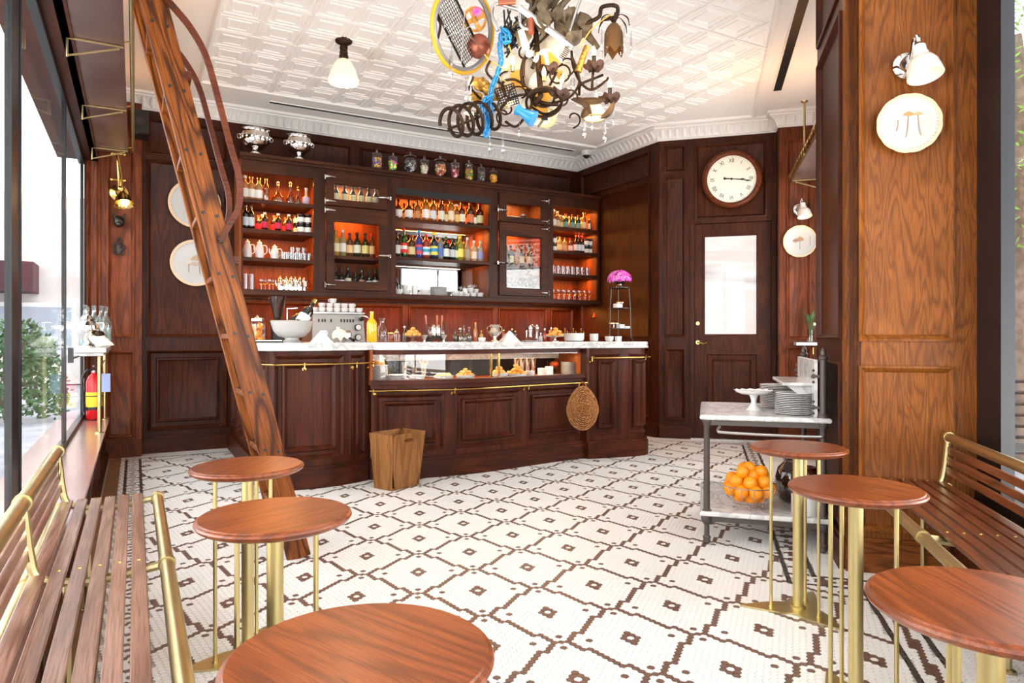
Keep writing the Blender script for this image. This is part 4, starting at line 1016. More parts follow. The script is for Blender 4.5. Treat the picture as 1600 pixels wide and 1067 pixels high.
def bottle(x, y, z, h, r, shape, glass, lab, cap, label, grp, clear=False, cat='bottle', lz=(.18, .5), seal=None, rot=None):
    key = (shape, glass, lab, cap, round(h, 3), round(r, 3), clear, lz, seal)
    if key in cache: return dup(cache[key], (x, y, z), random.random() * .3, label, grp, rot)
    t = thing('bottle' if cat == 'bottle' else cat, label, cat, (x, y, z), 0, grp, rot)
    mb = MB(); mb.lathe([(r * a, h * b) for a, b in SHP[shape]], 14); mb.build('body', gl(glass, clear), t, 50)
    if lab:
        a, b = lz; R_ = max(q[0] for q in SHP[shape]) * r * 1.015; mb = MB(); mb.shell([(R_, h * a), (R_, h * b)], 14); mb.build('paper_label', lab if lab in M else solid('label ' + lab, lab, .6), t, 50)
        if lab not in M: pass
    if seal: a, b = (.3, .42); mb = MB(); mb.shell([(r * 1.02, h * a), (r * 1.02, h * b)], 14); mb.build('label_band', solid('band ' + seal, seal, .5), t, 50)
    if cap: rr = SHP[shape][-2][0] * r * 1.12; mb = MB(); mb.lathe([(rr, h * .90), (rr, h * 1.005), (0, h * 1.008)], 10); mb.build('cap', M[cap] if cap in M else gl(cap), t, 50)
    if clear:
        mb = MB(); mb.lathe([(r * .9 * a, h * b + .004) for a, b in SHP[shape][:3]] + [(0, h * SHP[shape][2][1] * .75 + .004)], 12); mb.v = [(a, b, min(c, h * SHP[shape][2][1] * .75)) for a, b, c in mb.v]; mb.build('liquid', gl(clear if isinstance(clear, str) else 'e8e0d0'), t, 50)
    cache[key] = t; return t
def row(items, Y, z, where, grp, lz=(.18, .5)):
    """items: (px, height m, radius, shape, glass, label colour, cap, words, clear)"""
    for k, it in enumerate(items):
        px, h, r, shp, g, lb, cp, wd = it[:8]; cl = it[8] if len(it) > 8 else False; sl = it[9] if len(it) > 9 else None
        x = XY(px, Y); bottle(x, Y, z, h, r, shp, g, lb, cp, f'{wd}, {ordn(k + 1)} from left, {where}', grp, cl, seal=sl, lz=lz)
c4 = lambda v: 350 + v / 3.81; c5 = lambda v: 600 + v / 4.444
AM, DK, GR, CLR = '8a4310', '14100e', '1e3a1c', 'e9e4dc'
YS = 6.98
# left bay
row([(c4(122), .25, .036, 'spirit', 'c98a50', 'paper', 'white', 'amber bottle with white label'), (c4(162), .245, .036, 'spirit', 'c98a50', 'paper', 'terracotta', 'amber bottle with pink-edged label'),
     (c4(207), .24, .036, 'spirit', 'b98a58', 'paper', 'amberglass', 'pale amber bottle with white label'), (c4(250), .27, .033, 'tall', 'd8b890', None, 'gold', 'tall pale decanter bottle', 'd8b890'),
     (c4(322), .23, .062, 'decanter', 'dcc4b0', None, None, 'wide cut-glass decanter', 'c09070'), (c4(395), .24, .045, 'decanter', 'd4c0b4', None, None, 'tall crystal decanter with bright stopper', 'a87868'),
     (c4(440), .2, .04, 'decanter', 'cfc6c0', None, None, 'clear crystal decanter', 'b0a8a0'), (c4(490), .19, .038, 'round', 'd8c8b8', 'cdbfd8', 'white', 'round pale bottle with lilac label')], YS, 2.411, 'the top left shelf', 'bottles on the top left shelf')
row([(c4(128), .25, .033, 'wine', '10141c', 'cdd6e0', None, 'black wine bottle with pale label'), (c4(160), .25, .033, 'wine', '10141c', 'cdd6e0', None, 'black wine bottle with pale label'),
     (c4(243), .185, .03, 'spirit', '3a1418', 'c2204a', 'white', 'small bottle with crimson label'), (c4(322), .185, .03, 'spirit', '3a1418', 'c2204a', 'white', 'small bottle with crimson label'), (c4(386), .185, .03, 'spirit', '3a1418', 'c2204a', 'white', 'small bottle with crimson label')], 6.95, 2.131, 'the second left shelf', 'bottles on the second left shelf')
row([(c4(205), .17, .03, 'spirit', '3a1418', 'c2204a', 'terracotta', 'crimson labelled bottle behind the front ones'), (c4(228), .18, .03, 'spirit', '3a1418', 'c2204a', 'white', 'crimson labelled bottle behind the front ones'), (c4(298), .18, .03, 'spirit', '3a1418', 'c2204a', 'terracotta', 'crimson labelled bottle behind the front ones'), (c4(365), .17, .03, 'spirit', '3a1418', 'c2204a', 'terracotta', 'crimson labelled bottle behind the front ones')], 7.06, 2.131, 'the second left shelf, back row', 'back bottles on the second left shelf')
def jar(x, y, z, label, grp, h=.095, r=.036, body='2a0e12', lb='paper', lid='black'):
    key = ('jar', h, r, body, lb, lid)
    if key in cache: return dup(cache[key], (x, y, z), 0, label, grp)
    t = thing('jar', label, 'jar', (x, y, z), 0, grp); mb = MB(); mb.lathe([(r * .95, 0), (r, .005), (r, h * .78), (r * .9, h * .84)], 14); mb.build('body', gl(body), t)
    mb = MB(); mb.shell([(r * 1.02, h * .2), (r * 1.02, h * .68)], 14); mb.build('paper_label', lb if lb in M else solid('lab' + lb, lb, .6), t); mb = MB(); mb.lathe([(r, h * .82), (r, h), (0, h)], 14); mb.build('lid', M[lid] if lid in M else gl(lid), t); cache[key] = t; return t
for i, px in enumerate((435, 458, 500)):
    for k in range(2): jar(XY(c4(px), 6.93 + (.09 if i == 0 else 0)), 6.93 + (.09 if i == 0 else 0), 2.131 + k * .098, f'black lidded preserve jar, {("lower", "upper")[k]} of the {("rear left", "front left", "front right")[i]} pair, second left shelf', 'preserve jars on the second left shelf')
def pot(x, y, z, mat, label, cat='coffee pot', h=.2, r=.045, grp=None, sg=1):
    key = ('pot', mat, h, r, sg)
    if key in cache: return dup(cache[key], (x, y, z), 0, label, grp)
    t = thing('coffee_pot', label, cat, (x, y, z), 0, grp); mb = MB(); mb.lathe([(r * .75, 0), (r * .9, .006), (r, h * .25), (r * .85, h * .6), (r * .5, h * .78), (r * .55, h * .82)], 18); mb.build('body', mat, t)
    mb = MB(); mb.lathe([(r * .58, h * .82), (r * .5, h * .88), (r * .12, h * .93), (r * .18, h * .97), (0, h)], 14); mb.build('lid', mat, t)
    mb = MB(); mb.tube(catmull([(sg * r * .6, 0, h * .72), (sg * r * 1.5, 0, h * .7), (sg * r * 1.6, 0, h * .4), (sg * r * .9, 0, h * .25)], 4), r * .11, 6); mb.build('handle', mat, t)
    mb = MB(); mb.tube(catmull([(-sg * r * .8, 0, h * .35), (-sg * r * 1.15, 0, h * .5), (-sg * r * 1.2, 0, h * .72)], 4), [r * .2 - i * r * .012 for i in range(9)], 8); mb.build('spout', mat, t); cache[key] = t; return t
for i, px in enumerate((140, 212, 302)): pot(XY(c4(px), 6.97), 6.97, 1.859, 'white', f'white china coffee pot, {ordn(i + 1)} from left on the third left shelf', h=(.19, .19, .155)[i], r=.042, grp='white coffee pots')
for i, px in enumerate((335, 372, 400, 425, 452, 478)): pot(XY(c4(px), 6.92 + .03 * (i % 2)), 6.92 + .03 * (i % 2), 1.551, 'silver', f'small silver metal pot with handle, {ordn(i + 1)} from left on the bottom left shelf', 'pot', h=.15, r=.036, grp='silver pots')
def tumbler(x, y, z, h, r, label, grp, name='tumbler', stem=False, gold=False):
    key = ('gl', h, r, stem, gold)
    if key in cache: return dup(cache[key], (x, y, z), 0, label, grp)
    m_ = MB()
    if stem: m_.shell([(r * .7, 0), (r * .7, .004), (.006, .01), (.005, h * .5), (r * .5, h * .56), (r, h * .75), (r * .8, h)], 12)
    else: m_.shell([(.001, .003), (r * .85, 0), (r, h), (r * .95, h), (r * .8, .01), (.001, .01)], 12)
    o = m_.build(name, 'crystal', None, 50); tag(o, label, 'glass', grp); o.location = (x, y, z); cache[key] = o; return o
for i, px in enumerate((125, 163)): tumbler(XY(c4(px), 6.95), 6.95, 1.551, .16, .032, f'tall clear tumbler, {ordn(i + 1)} from left on the bottom left shelf', 'tall tumblers')
for i, px in enumerate((222, 245, 270, 292)): tumbler(XY(c4(px), 6.95 + .04 * (i % 2)), 6.95 + .04 * (i % 2), 1.551, .12, .03, f'clear stemmed glass, {ordn(i + 1)} from left on the bottom left shelf', 'stemmed glasses', 'goblet', True)
for i in range(13): px = 352 + (i % 7) * 26 + (12 if i > 6 else 0); y = 6.9 + .09 * (i // 7); tumbler(XY(c4(px), y), y, 1.859, .075, .032, f'cut-glass tumbler, {ordn(i % 7 + 1)} from left, {("front", "rear")[i // 7]} row, third left shelf', 'cut-glass tumblers')
for i in range(3): px = 405 + i * 35; tumbler(XY(c4(px), 6.94), 6.94, 1.936, .055, .03, f'cut-glass tumbler stacked on others, {ordn(i + 1)} from left, third left shelf', 'cut-glass tumblers')
# left glazed doors
YD = 6.99
row([(c4(v), .25, .034, 'wine', '3a2c18', 'ece0b4', 'black', 'dark bottle with cream label') for v in (668, 718, 768, 815, 862, 903)], YD, 2.431, 'upper left glazed door', 'bottles behind the upper left door', (.24, .6))
row([(c4(665), .27, .037, 'spirit', 'c8a040', 'e9dfb8', 'gold', 'golden bottle with cream label'), (c4(706), .28, .036, 'wine', 'a9a070', 'paper', 'white', 'pale bottle with white label'), (c4(748), .25, .034, 'spirit', '6a3a18', 'ecc890', 'black', 'brown bottle with tan label'),
     (c4(792), .26, .04, 'wine', '2a3a18', 'e4ead0', 'black', 'green bottle with white label'), (c4(840), .26, .038, 'wine', '3a3010', 'e8e08c', 'black', 'dark bottle with yellow-green label'), (c4(880), .26, .034, 'spirit', '7a3c14', 'e2b878', 'red', 'brown bottle with red cap')], YD, 1.932, 'lower left door, upper shelf', 'bottles behind the lower left door')
row([(c4(v), hh, .034, 'wine', '1a1c16', lb, 'black', wd) for v, hh, lb, wd in ((664, .22, 'c88ca0', 'dark bottle with pinkish label'), (698, .22, 'paper', 'dark bottle with white label'), (738, .26, 'e4dcbc', 'dark bottle with cream label'), (782, .2, 'd8c890', 'dark bottle with tan label'), (820, .24, 'c08870', 'dark bottle with rust label'), (865, .22, 'cfd8e4', 'dark bottle with blue-white label'), (902, .24, 'paper', 'dark bottle with plain white label'))], YD, 1.582, 'lower left door, lower shelf', 'dark bottles behind the lower left door')
# centre bay
row([(c5(100), .23, .042, 'squat', '7a3c10', 'paper', 'black', 'squat whisky bottle with white label'), (c5(172), .24, .044, 'squat', '6a2c0c', 'paper', 'black', 'wide whisky bottle with bold white label'), (c5(232), .24, .036, 'spirit', '8a4a14', 'c8874a', 'amberglass', 'amber bottle with tan label'),
     (c5(290), .29, .042, 'spirit', 'b06a18', 'paper', 'black', 'amber bottle with low white label'), (c5(342), .28, .036, 'spirit', '9a5414', 'd8dde4', 'black', 'amber bottle with blue-white label'), (c5(398), .29, .036, 'spirit', '7a3a10', 'e4e4cc', 'black', 'tall amber bottle with cream label'),
     (c5(430), .22, .03, 'tall', 'a86020', 'e8c890', 'amberglass', 'thin amber bottle with tan label'), (c5(465), .31, .04, 'spirit', 'b8702a', 'f2ddb8', 'gold', 'tallest amber bottle with peach label'), (c5(505), .24, .032, 'spirit', 'a05a20', 'f0c070', 'white', 'orange bottle with peach label'),
     (c5(540), .26, .038, 'spirit', '6c2c14', 'f4e8c8', 'gold', 'brown bottle with cream label'), (c5(600), .27, .04, 'spirit', '54301c', 'e07a50', 'amberglass', 'dark bottle with orange label'), (c5(630), .22, .03, 'tall', '7a4a20', 'paper', 'black', 'thin bottle with white label'), (c5(665), .27, .044, 'spirit', '6a1c10', 'ece4a0', 'red', 'red-capped bottle with pale yellow label')], YS, 2.357, 'the top centre shelf', 'whisky bottles on the top centre shelf')
row([(c5(90), .28, .036, 'wine', '161a16', 'd8e0d8', 'black', 'black bottle with pale label'), (c5(138), .33, .036, 'wine', '0f5a24', 'e83030', 'red', 'green bottle with red emblem and cap', False, 'f0f0f0'), (c5(190), .26, .042, 'spirit', '5a3a1c', 'd4c48c', 'amberglass', 'brown bottle with oval tan label'),
     (c5(243), .32, .038, 'spirit', '3a4a9a', 'd05068', 'blue', 'blue bottle with red and violet label', False, '4a5ab0'), (c5(292), .28, .042, 'spirit', 'a84030', 'e0ecec', 'red', 'red bottle with turquoise star label', False, '30a8c0'), (c5(347), .31, .044, 'wine', '283a48', 'e8e068', 'yellow', 'dark bottle with yellow and blue label', False, '3a90c8'),
     (c5(390), .29, .036, 'spirit', '8890a0', '5878b8', 'white', 'pale bottle with blue label'), (c5(430), .27, .04, 'wine', '14201c', 'e8ece0', 'green', 'green-capped bottle with white label'), (c5(475), .26, .036, 'wine', '1c1c20', 'c8ccd0', 'black', 'black bottle with grey label'), (c5(500), .25, .03, 'wine', '2c6a28', 'd8e0a0', 'green', 'bright green bottle'),
     (c5(527), .29, .042, 'spirit', 'a8982c', 'f0e470', 'yellow', 'yellow-green bottle with yellow label'), (c5(578), .28, .036, 'tall', 'b09878', 'a8a08c', 'white', 'pale bottle with grey label'), (c5(625), .25, .036, 'spirit', 'd8b890', 'f4e4c8', 'white', 'clear bottle with cream label'), (c5(670), .25, .038, 'spirit', 'd0c0b0', 'aab4e8', 'white', 'clear bottle with lavender label')], YS, 1.951, 'the middle centre shelf', 'liqueur bottles on the middle centre shelf')
row([(c5(130), .22, .03, 'wine', '3a1a14', 'c89068', 'red', 'dim bottle behind'), (c5(215), .24, .03, 'wine', '24180e', 'b89060', 'gold', 'dim bottle behind'), (c5(270), .24, .03, 'wine', '24180e', 'b89060', 'red', 'dim bottle behind'), (c5(315), .25, .03, 'wine', '24180e', 'b89060', 'red', 'dim bottle behind'), (c5(368), .25, .03, 'wine', '24180e', 'c0a060', 'red', 'dim bottle behind'), (c5(450), .25, .03, 'wine', '24180e', 'b89060', 'red', 'dim bottle behind'), (c5(555), .25, .03, 'wine', '24301e', 'b89060', 'gold', 'dim bottle behind')], 7.12, 1.951, 'the middle centre shelf, back row', 'back bottles on the middle centre shelf')
row([(c5(140), .22, .034, 'squat', '5a2a10', 'd8b890', 'black', 'dim whisky bottle behind'), (c5(205), .23, .032, 'spirit', '5a2a10', 'd8b890', 'black', 'dim whisky bottle behind'), (c5(265), .24, .032, 'spirit', '6a3a14', 'd8b890', 'black', 'dim whisky bottle behind'), (c5(370), .24, .03, 'spirit', '6a3a14', 'd8b890', 'gold', 'dim whisky bottle behind'), (c5(575), .24, .032, 'spirit', '5a2a10', 'd8a870', 'black', 'dim whisky bottle behind')], 7.12, 2.357, 'the top centre shelf, back row', 'back bottles on the top centre shelf')
def cup(x, y, z, r, h, label, grp=None, cat='cup', handle=True, n=20, rot=None, m_='white'):
    key = ('cup', r, h, handle, m_)
    if key in cache: return dup(cache[key], (x, y, z), random.random() * 6, label, grp, rot)
    t = thing('cup' if cat == 'cup' else cat, label, cat, (x, y, z), 0, grp, rot); mb = MB(); mb.lathe([(0, 0), (r * .6, 0), (r * .9, h * .3), (r, h), (r * .93, h), (r * .82, h * .3), (0, h * .12)], n); mb.build('bowl', m_, t)
    if handle: mb = MB(); mb.tube(catmull([(r * .95, 0, h * .8), (r * 1.4, 0, h * .75), (r * 1.4, 0, h * .4), (r * .85, 0, h * .25)], 3), r * .09, 6); mb.build('handle', m_, t)
    cache[key] = t; return t
for i, (px, r, h, dz) in enumerate(((98, .042, .06, 0), (158, .048, .06, 0), (145, .04, .05, .062), (250, .03, .04, 0), (282, .062, .07, 0), (620, .04, .055, 0), (578, .035, .045, 0), (668, .042, .055, 0), (495, .05, .065, 0), (530, .04, .06, 0), (603, .035, .05, .056), (640, .03, .04, .056))):
    cup(XY(c5(px), 6.93), 6.93, 1.551 + dz, r, h, f'white china bowl, {ordn(i + 1)} of the row on the bottom centre shelf', 'white bowls on the bottom centre shelf', 'bowl', False)
for i, (px, h, r) in enumerate(((213, .11, .034), (563, .1, .03))): tumb = MB(); tumb.lathe([(0, 0), (r, 0), (r, h), (r * .92, h), (r * .9, .01), (0, .01)], 18); o = tumb.build('beaker', 'white'); o.location = (XY(c5(px), 6.95), 6.95, 1.551); tag(o, f'tall white china beaker, {("left", "right")[i]} one on the bottom centre shelf', 'beaker')
def pstack(x, y, z, n, R, where, grp, stp=.0085, m_='white'):
    p0 = None
    for i in range(n):
        if p0 is None: p0 = o = plate_mb(R).build('plate', m_)
        else: o = p0.copy(); COL.objects.link(o)
        o.location = (x, y, z + i * stp); o.rotation_euler = (0, 0, i * 2.1); tag(o, f'white plate, {ordn(n - i)} from the top of {where}', 'plate', grp)
pstack(XY(c5(378), 6.96), 6.96, 1.551, 12, .10, 'the stack on the bottom centre shelf', 'plate stack on the bottom centre shelf')
bottle(XY(c5(84), 7.0), 7.0, 1.551, .2, .03, 'wine', '181410', None, 'black', 'small dark bottle at the left end of the bottom centre shelf', 'x1')
for i, px in enumerate((440, 470, 600, 628)): tumbler(XY(c5(px), 7.08), 7.08, 1.551, .16, .03, f'gilt rimmed stem glass, {ordn(i + 1)} from left before the shelf mirror', 'stem glasses before the mirror', 'goblet', True)
# right glazed doors
for i, (px, h) in enumerate(((868, .09), (965, .13), (1022, .08))): jar(XY(c5(px), YD), YD, 2.431, f'glass jar of dried herbs, {ordn(i + 1)} from left behind the upper right door', 'herb jars', h, .036, '4a4a24', '6a6a3a', 'steel')
row([(c5(832), .26, .034, 'spirit', '7a3a10', 'paper', 'black', 'amber bottle with white label'), (c5(855), .24, .03, 'wine', '2a1a10', None, 'black', 'dark bottle'), (c5(880), .25, .036, 'spirit', '3a2410', 'e8dcb8', 'black', 'dark bottle with cream label'), (c5(918), .27, .04, 'spirit', 'b8761a', None, 'gold', 'golden bottle'), (c5(955), .26, .034, 'wine', '5a2c10', 'd8c090', 'black', 'brown bottle'), (c5(1010), .26, .034, 'wine', '5a2c10', 'd8c090', 'black', 'brown bottle')], YD, 1.932, 'lower right door, upper shelf', 'bottles behind the lower right door')
row([(c5(v), .22, .033, 'wine', '1c221c', 'd8e0dc', 'black', 'dark bottle with pale label') for v in (835, 862, 890, 920, 950, 985, 1020, 1050)], YD, 1.582, 'lower right door, lower shelf', 'dark bottles behind the lower right door')
# right bay
row([(c5(v), h, .032, 'spirit', g, lb, cp, wd) for v, h, g, lb, cp, wd in ((1178, .24, 'a86a28', 'paper', 'white', 'amber bottle with white label'), (1205, .22, 'a86a28', 'e8c890', 'white', 'amber bottle with tan label'), (1228, .18, 'b8863a', 'e8c890', 'white', 'short amber bottle'), (1262, .2, '2a4034', '7fae9c', 'amberglass', 'bottle with sea-green label'), (1308, .2, '2a4034', '7fae9c', 'amberglass', 'bottle with sea-green label'), (1348, .2, '2a4034', '7fae9c', 'amberglass', 'bottle with sea-green label'), (1388, .24, 'b8763a', 'f0d8a0', 'gold', 'amber bottle with peach label'), (1432, .22, '6a1c14', 'paper', 'black', 'red bottle with white label'))], YS, 2.418, 'the top right shelf', 'bottles on the top right shelf')
row([(c5(v), .2, .028, 'tall', '8a4a18', None, 'white', 'thin amber bottle behind') for v in (1190, 1245, 1285, 1328, 1368)], 7.1, 2.418, 'the top right shelf, back row', 'back bottles on the top right shelf')
row([(c5(v), h, .03, s_, g, lb, cp, wd) for v, h, s_, g, lb, cp, wd in ((1220, .2, 'spirit', 'd8b070', 'f0d8a0', 'gold', 'gold bottle with peach label'), (1255, .19, 'spirit', 'd8b070', 'e8a870', 'gold', 'gold bottle with orange label'), (1295, .19, 'spirit', '8a2018', 'f0d0c8', 'red', 'red bottle with pink label'), (1333, .23, 'wine', '301014', 'e8e0e0', 'red', 'wine bottle with red cap'), (1356, .23, 'wine', '301014', 'e8e0e0', 'red', 'wine bottle with red cap'), (1380, .23, 'wine', '301014', 'e8e0e0', 'red', 'wine bottle with red cap'))], YS, 2.136, 'the second right shelf', 'bottles on the second right shelf')
for i, px in enumerate((1182, 1408, 1437)):
    for k in range(2): jar(XY(c5(px), 6.95), 6.95, 2.136 + k * .098, f'preserve jar, {("lower", "upper")[k]} one of the {("left", "middle", "right")[i]} pair, second right shelf', 'preserve jars on the second right shelf', .095, .034 if i else .0341, '2a0e12' if i else '5a5a20')
for i in range(16): y = 6.88 + .1 * (i // 8); px = 1172 + (i % 8) * 34 + 10 * (i // 8); tumbler(XY(c5(px), y), y, 1.861, .1, .027, f'clear glass, {ordn(i % 8 + 1)} from left, {("front", "rear")[i // 8]} row, third right shelf', 'glasses on the third right shelf')
for i in range(16): y = 6.88 + .1 * (i // 8); px = 1174 + (i % 8) * 36 + 8 * (i // 8); tumbler(XY(c5(px), y), y, 1.551, .13, .029, f'clear wine glass, {ordn(i % 8 + 1)} from left, {("front", "rear")[i // 8]} row, bottom right shelf', 'wine glasses on the bottom right shelf', 'wine_glass', True)
# silver punch bowls and candy jars on top of the cabinet
for i, (px, r) in enumerate(((399, .135), (467, .12))):
    t = thing('punch_bowl', ('embossed silver punch bowl with ring handles, left one on the cabinet top', 'embossed silver punch bowl, right one on the cabinet top')[i], 'bowl', (XY(px, 6.87), 6.87, 2.836)); mb = MB()
    mb.lathe([(0, 0), (r * .5, 0), (r * .5, .008), (r * .25, .03), (r * .22, .05), (r * .5, .052), (r * .8, .07), (r * .97, .10), (r, .13), (r * .96, .155), (r * .98, .168), (r * 1.06, .178), (r * 1.02, .181), (r * .9, .165), (r * .92, .13), (r * .5, .07), (0, .06)], 32); mb.v = [(a, b, c * 1.35) for a, b, c in mb.v]; mb.build('bowl', 'silver', t, 60)
    mb = MB()
    for k in range(16): a = 2 * PI * k / 16; mb.ball((r * .95 * math.cos(a), r * .95 * math.sin(a), .17), .016, 6, 1.6)
    mb.build('embossing', 'silver', t, 35, 'stuff')
    for sg in (-1, 1): q = MB(); q.ring((sg * r * 1.03, 0, .17), .022, .004, 14, 5, 'Y'); q.build('ring_handle', 'silver', t)
cj = [(589, 'cyl', .155, .052, ('f09a20', 'e8d040', '6a5ab8'), 'orange yellow and violet sweets'), (614, 'cone', .14, .05, ('6ac040', 'e070b0', 'f0e040'), 'green and pink sweets'), (641, 'ball', .175, .072, ('303030', 'c8c8c8', '707070'), 'black and white sweets'),
      (663, 'cone', .15, .048, ('e8a8b8', 'b0d060', 'e4e0dc'), 'pale pink and green sweets'), (688, 'ball', .18, .07, ('e8901c', 'f0d8a0', 'c85078'), 'orange and pink sweets on a stem'), (711, 'cone', .165, .05, ('a01828', 'c03048', 'e8b0b0'), 'dark red sweets'), (733, 'vase', .175, .046, ('5aa030', 'e0c030', 'd06038'), 'green yellow and red sweets'), (752, 'cyl', .15, .044, ('60605c', '807e78', '484846'), 'dull grey sweets'), (771, 'ball', .13, .046, ('f0a018', 'e88410', 'f0b840'), 'amber yellow sweets')]
for px, kind, h, r, cols, wd in cj:
    x = XY(px, 6.84); t = thing('candy_jar', f'lidded glass jar of {wd} on top of the cabinet', 'jar', (x, 6.84, 2.836)); body = h
    P_ = {'cyl': [(r * .6, 0), (r * .3, .012), (r * .95, .03), (r, h * .3), (r, h * .95), (r * .9, h)], 'cone': [(r * .6, 0), (r * .5, .01), (r * .7, .03), (r * .95, h * .7), (r, h * .9), (r * .9, h)], 'ball': [(r * .5, 0), (r * .2, .02), (r * .3, .03), (r * .85, h * .35), (r, h * .55), (r * .8, h * .82), (r * .6, h * .95)], 'vase': [(r * .7, 0), (r, h * .2), (r * .95, h * .5), (r * .75, h * .75), (r, h)]}[kind]
    mb = MB(); mb.shell(P_, 18); mb.build('glass_body', 'crystal', t, 60)
    mb = MB(); mb.shell([(r * 1.02, h), (r * .9, h + .015), (r * .3, h + .03), (.008, h + .035), (.012, h + .045), (.010, h + .058), (.001, h + .064)], 16); mb.build('lid', 'crystal', t, 60)
    for ci, c in enumerate(cols):
        mb = MB(); random.seed(px + ci)
        for _ in range(26):
            z = .03 + random.random() * (h * .75 - .03); rr = .0
            for (r1, z1), (r2, z2) in zip(P_, P_[1:]):
                if z1 <= z <= z2: rr = r1 + (r2 - r1) * (z - z1) / (z2 - z1)
            a = random.uniform(0, 2 * PI); q = rr * .78 * math.sqrt(random.uniform(.4, 1)); mb.ball((q * math.cos(a), q * math.sin(a), z), .015, 4)
        o = mb.build('sweets', solid('sweet ' + c, c, .3), t, 60, 'stuff')
# ================================================================== BACK COUNTER APPLIANCES
bcx = lambda px: XY(px, 6.85)
t = thing('espresso_machine', 'wide brushed steel espresso machine on the back counter under stacked cups', 'coffee machine', (bcx(523), 6.9, .90))
mb = MB(); mb.add([(x, y, z) for x, y, z in ((-.27, -.24, 0), (.27, -.24, 0), (.27, .24, 0), (-.27, .24, 0), (-.25, -.19, .43), (.25, -.19, .43), (.25, .24, .43), (-.25, .24, .43))], [(3, 2, 1, 0), (4, 5, 6, 7), (0, 1, 5, 4), (1, 2, 6, 5), (2, 3, 7, 6), (3, 0, 4, 7)]); mb.build('body', solid('satin steel body', 'a39d96', .38, .75), t, 0)
mb = MB(); mb.box(-.26, .26, -.22, .25, .43, .45, .004); mb.build('cup_tray', 'steel', t)
mb = MB(); mb.box(-.25, .25, -.34, -.2, .0, .05, .004); mb.build('drip_tray', 'black', t)
for k, x in enumerate((-.2, -.165, -.14, -.08, .02, .05, .08, .11, .14)): q = MB(); q.box(x, x + .012, -.208, -.195, .35, .38); q.build('button', 'black', t)
for x, z in ((.19, .30), (.19, .20)): q = MB(); q.cyl((x, -.235, z), (x, -.2, z), .034, 18); q.build('gauge_rim', 'black', t); q = MB(); q.cyl((x, -.24, z), (x, -.235, z), .027, 18); q.build('gauge_dial', 'white', t)
for x in (-.16, .07): q = MB(); q.cyl((x, -.21, .24), (x, -.3, .235), .034, 14); q.lathe([(.034, 0), (.034, .05)], 14, (x, -.29, .19)); q.build('group_head', 'chrome', t); q = MB(); q.tube([(x, -.3, .2), (x + .02, -.42, .17)], [.01, .016], 8); q.build('portafilter_handle', 'black', t)
q = MB(); q.tube(catmull([(.21, -.2, .40), (.25, -.28, .41), (.31, -.3, .34), (.33, -.3, .2)], 4), .006, 6); q.build('steam_wand', 'chrome', t); q = MB(); q.ball((.22, -.24, .385), .024, 6); q.build('steam_knob', 'black', t)
q = MB(); q.box(-.03, -.0, -.235, -.22, .2, .30); q.build('lever', 'chrome', t)
cs = 0
for k, (dx, dy, lv) in enumerate([(-.22 + .075 * i, -.12, 0) for i in range(7)] + [(-.18 + .075 * i, -.04, 0) for i in range(6)] + [(-.14 + .075 * i, -.1, 1) for i in range(5)] + [(-.03, -.1, 2)]):
    row_ = 'front' if dy == -.12 else ('rear' if lv == 0 else ('second' if lv == 1 else 'top')); cs = cs + 1 if k and row_ == prow else 1; prow = row_
    cup(bcx(523) + dx, 6.9 + dy, 1.351 + lv * .045, .036, .045, f'coffee cup, {ordn(cs)} from left in the {row_} row atop the espresso machine', 'cups on the espresso machine')
t = thing('coffee_grinder', 'coffee grinder with a dark conical bean hopper at the left of the machine', 'grinder', (bcx(431), 6.75, TZ)); t.scale = (.75,) * 3
mb = MB(); mb.box(-.07, .07, -.1, .1, 0, .28, .01); mb.build('body', 'black', t); mb = MB(); mb.lathe([(.045, .28), (.05, .30), (.105, .53), (.11, .56), (.112, .57), (0, .57)], 20); mb.build('hopper', solid('smoky hopper', '3a2420', .12, **{'Coat Weight': 1., 'Transmission Weight': .2}), t); mb = MB(); mb.tube([(.11, -.02, .28), (.11, -.02, .42), (.24, -.02, .43)], .008, 6); mb.build('arm', 'chrome', t)
t = thing('bar_tap', 'slender curved chrome bar tap rising behind the worktop', 'tap', (bcx(826), 6.8, .9)); mb = MB(); mb.tube(catmull([(-.06, 0, 0), (-.06, 0, .2), (-.05, 0, .29), (0, 0, .34), (.06, 0, .33)], 5), .009, 8); mb.build('spout', 'chrome', t)
t = thing('cone_lamp', 'small copper cone lamp glowing under the right end of the cabinet', 'lamp', (XY(932, 6.95), 6.95, 1.35)); mb = MB(); mb.shell([(.06, 0), (.035, .07), (.02, .1), (.018, .15)], 18); mb.build('lamp_shade', solid('copper shade', 'b8481c', .4), t); mb = MB(); mb.ball((0, 0, .03), .015, 6); mb.build('bulb', emit('amber bulb', 'ff9a3a', 6), t); point('cone_lamp_light', (XY(932, 6.95), 6.95, 1.33), 1.5, AMBER)

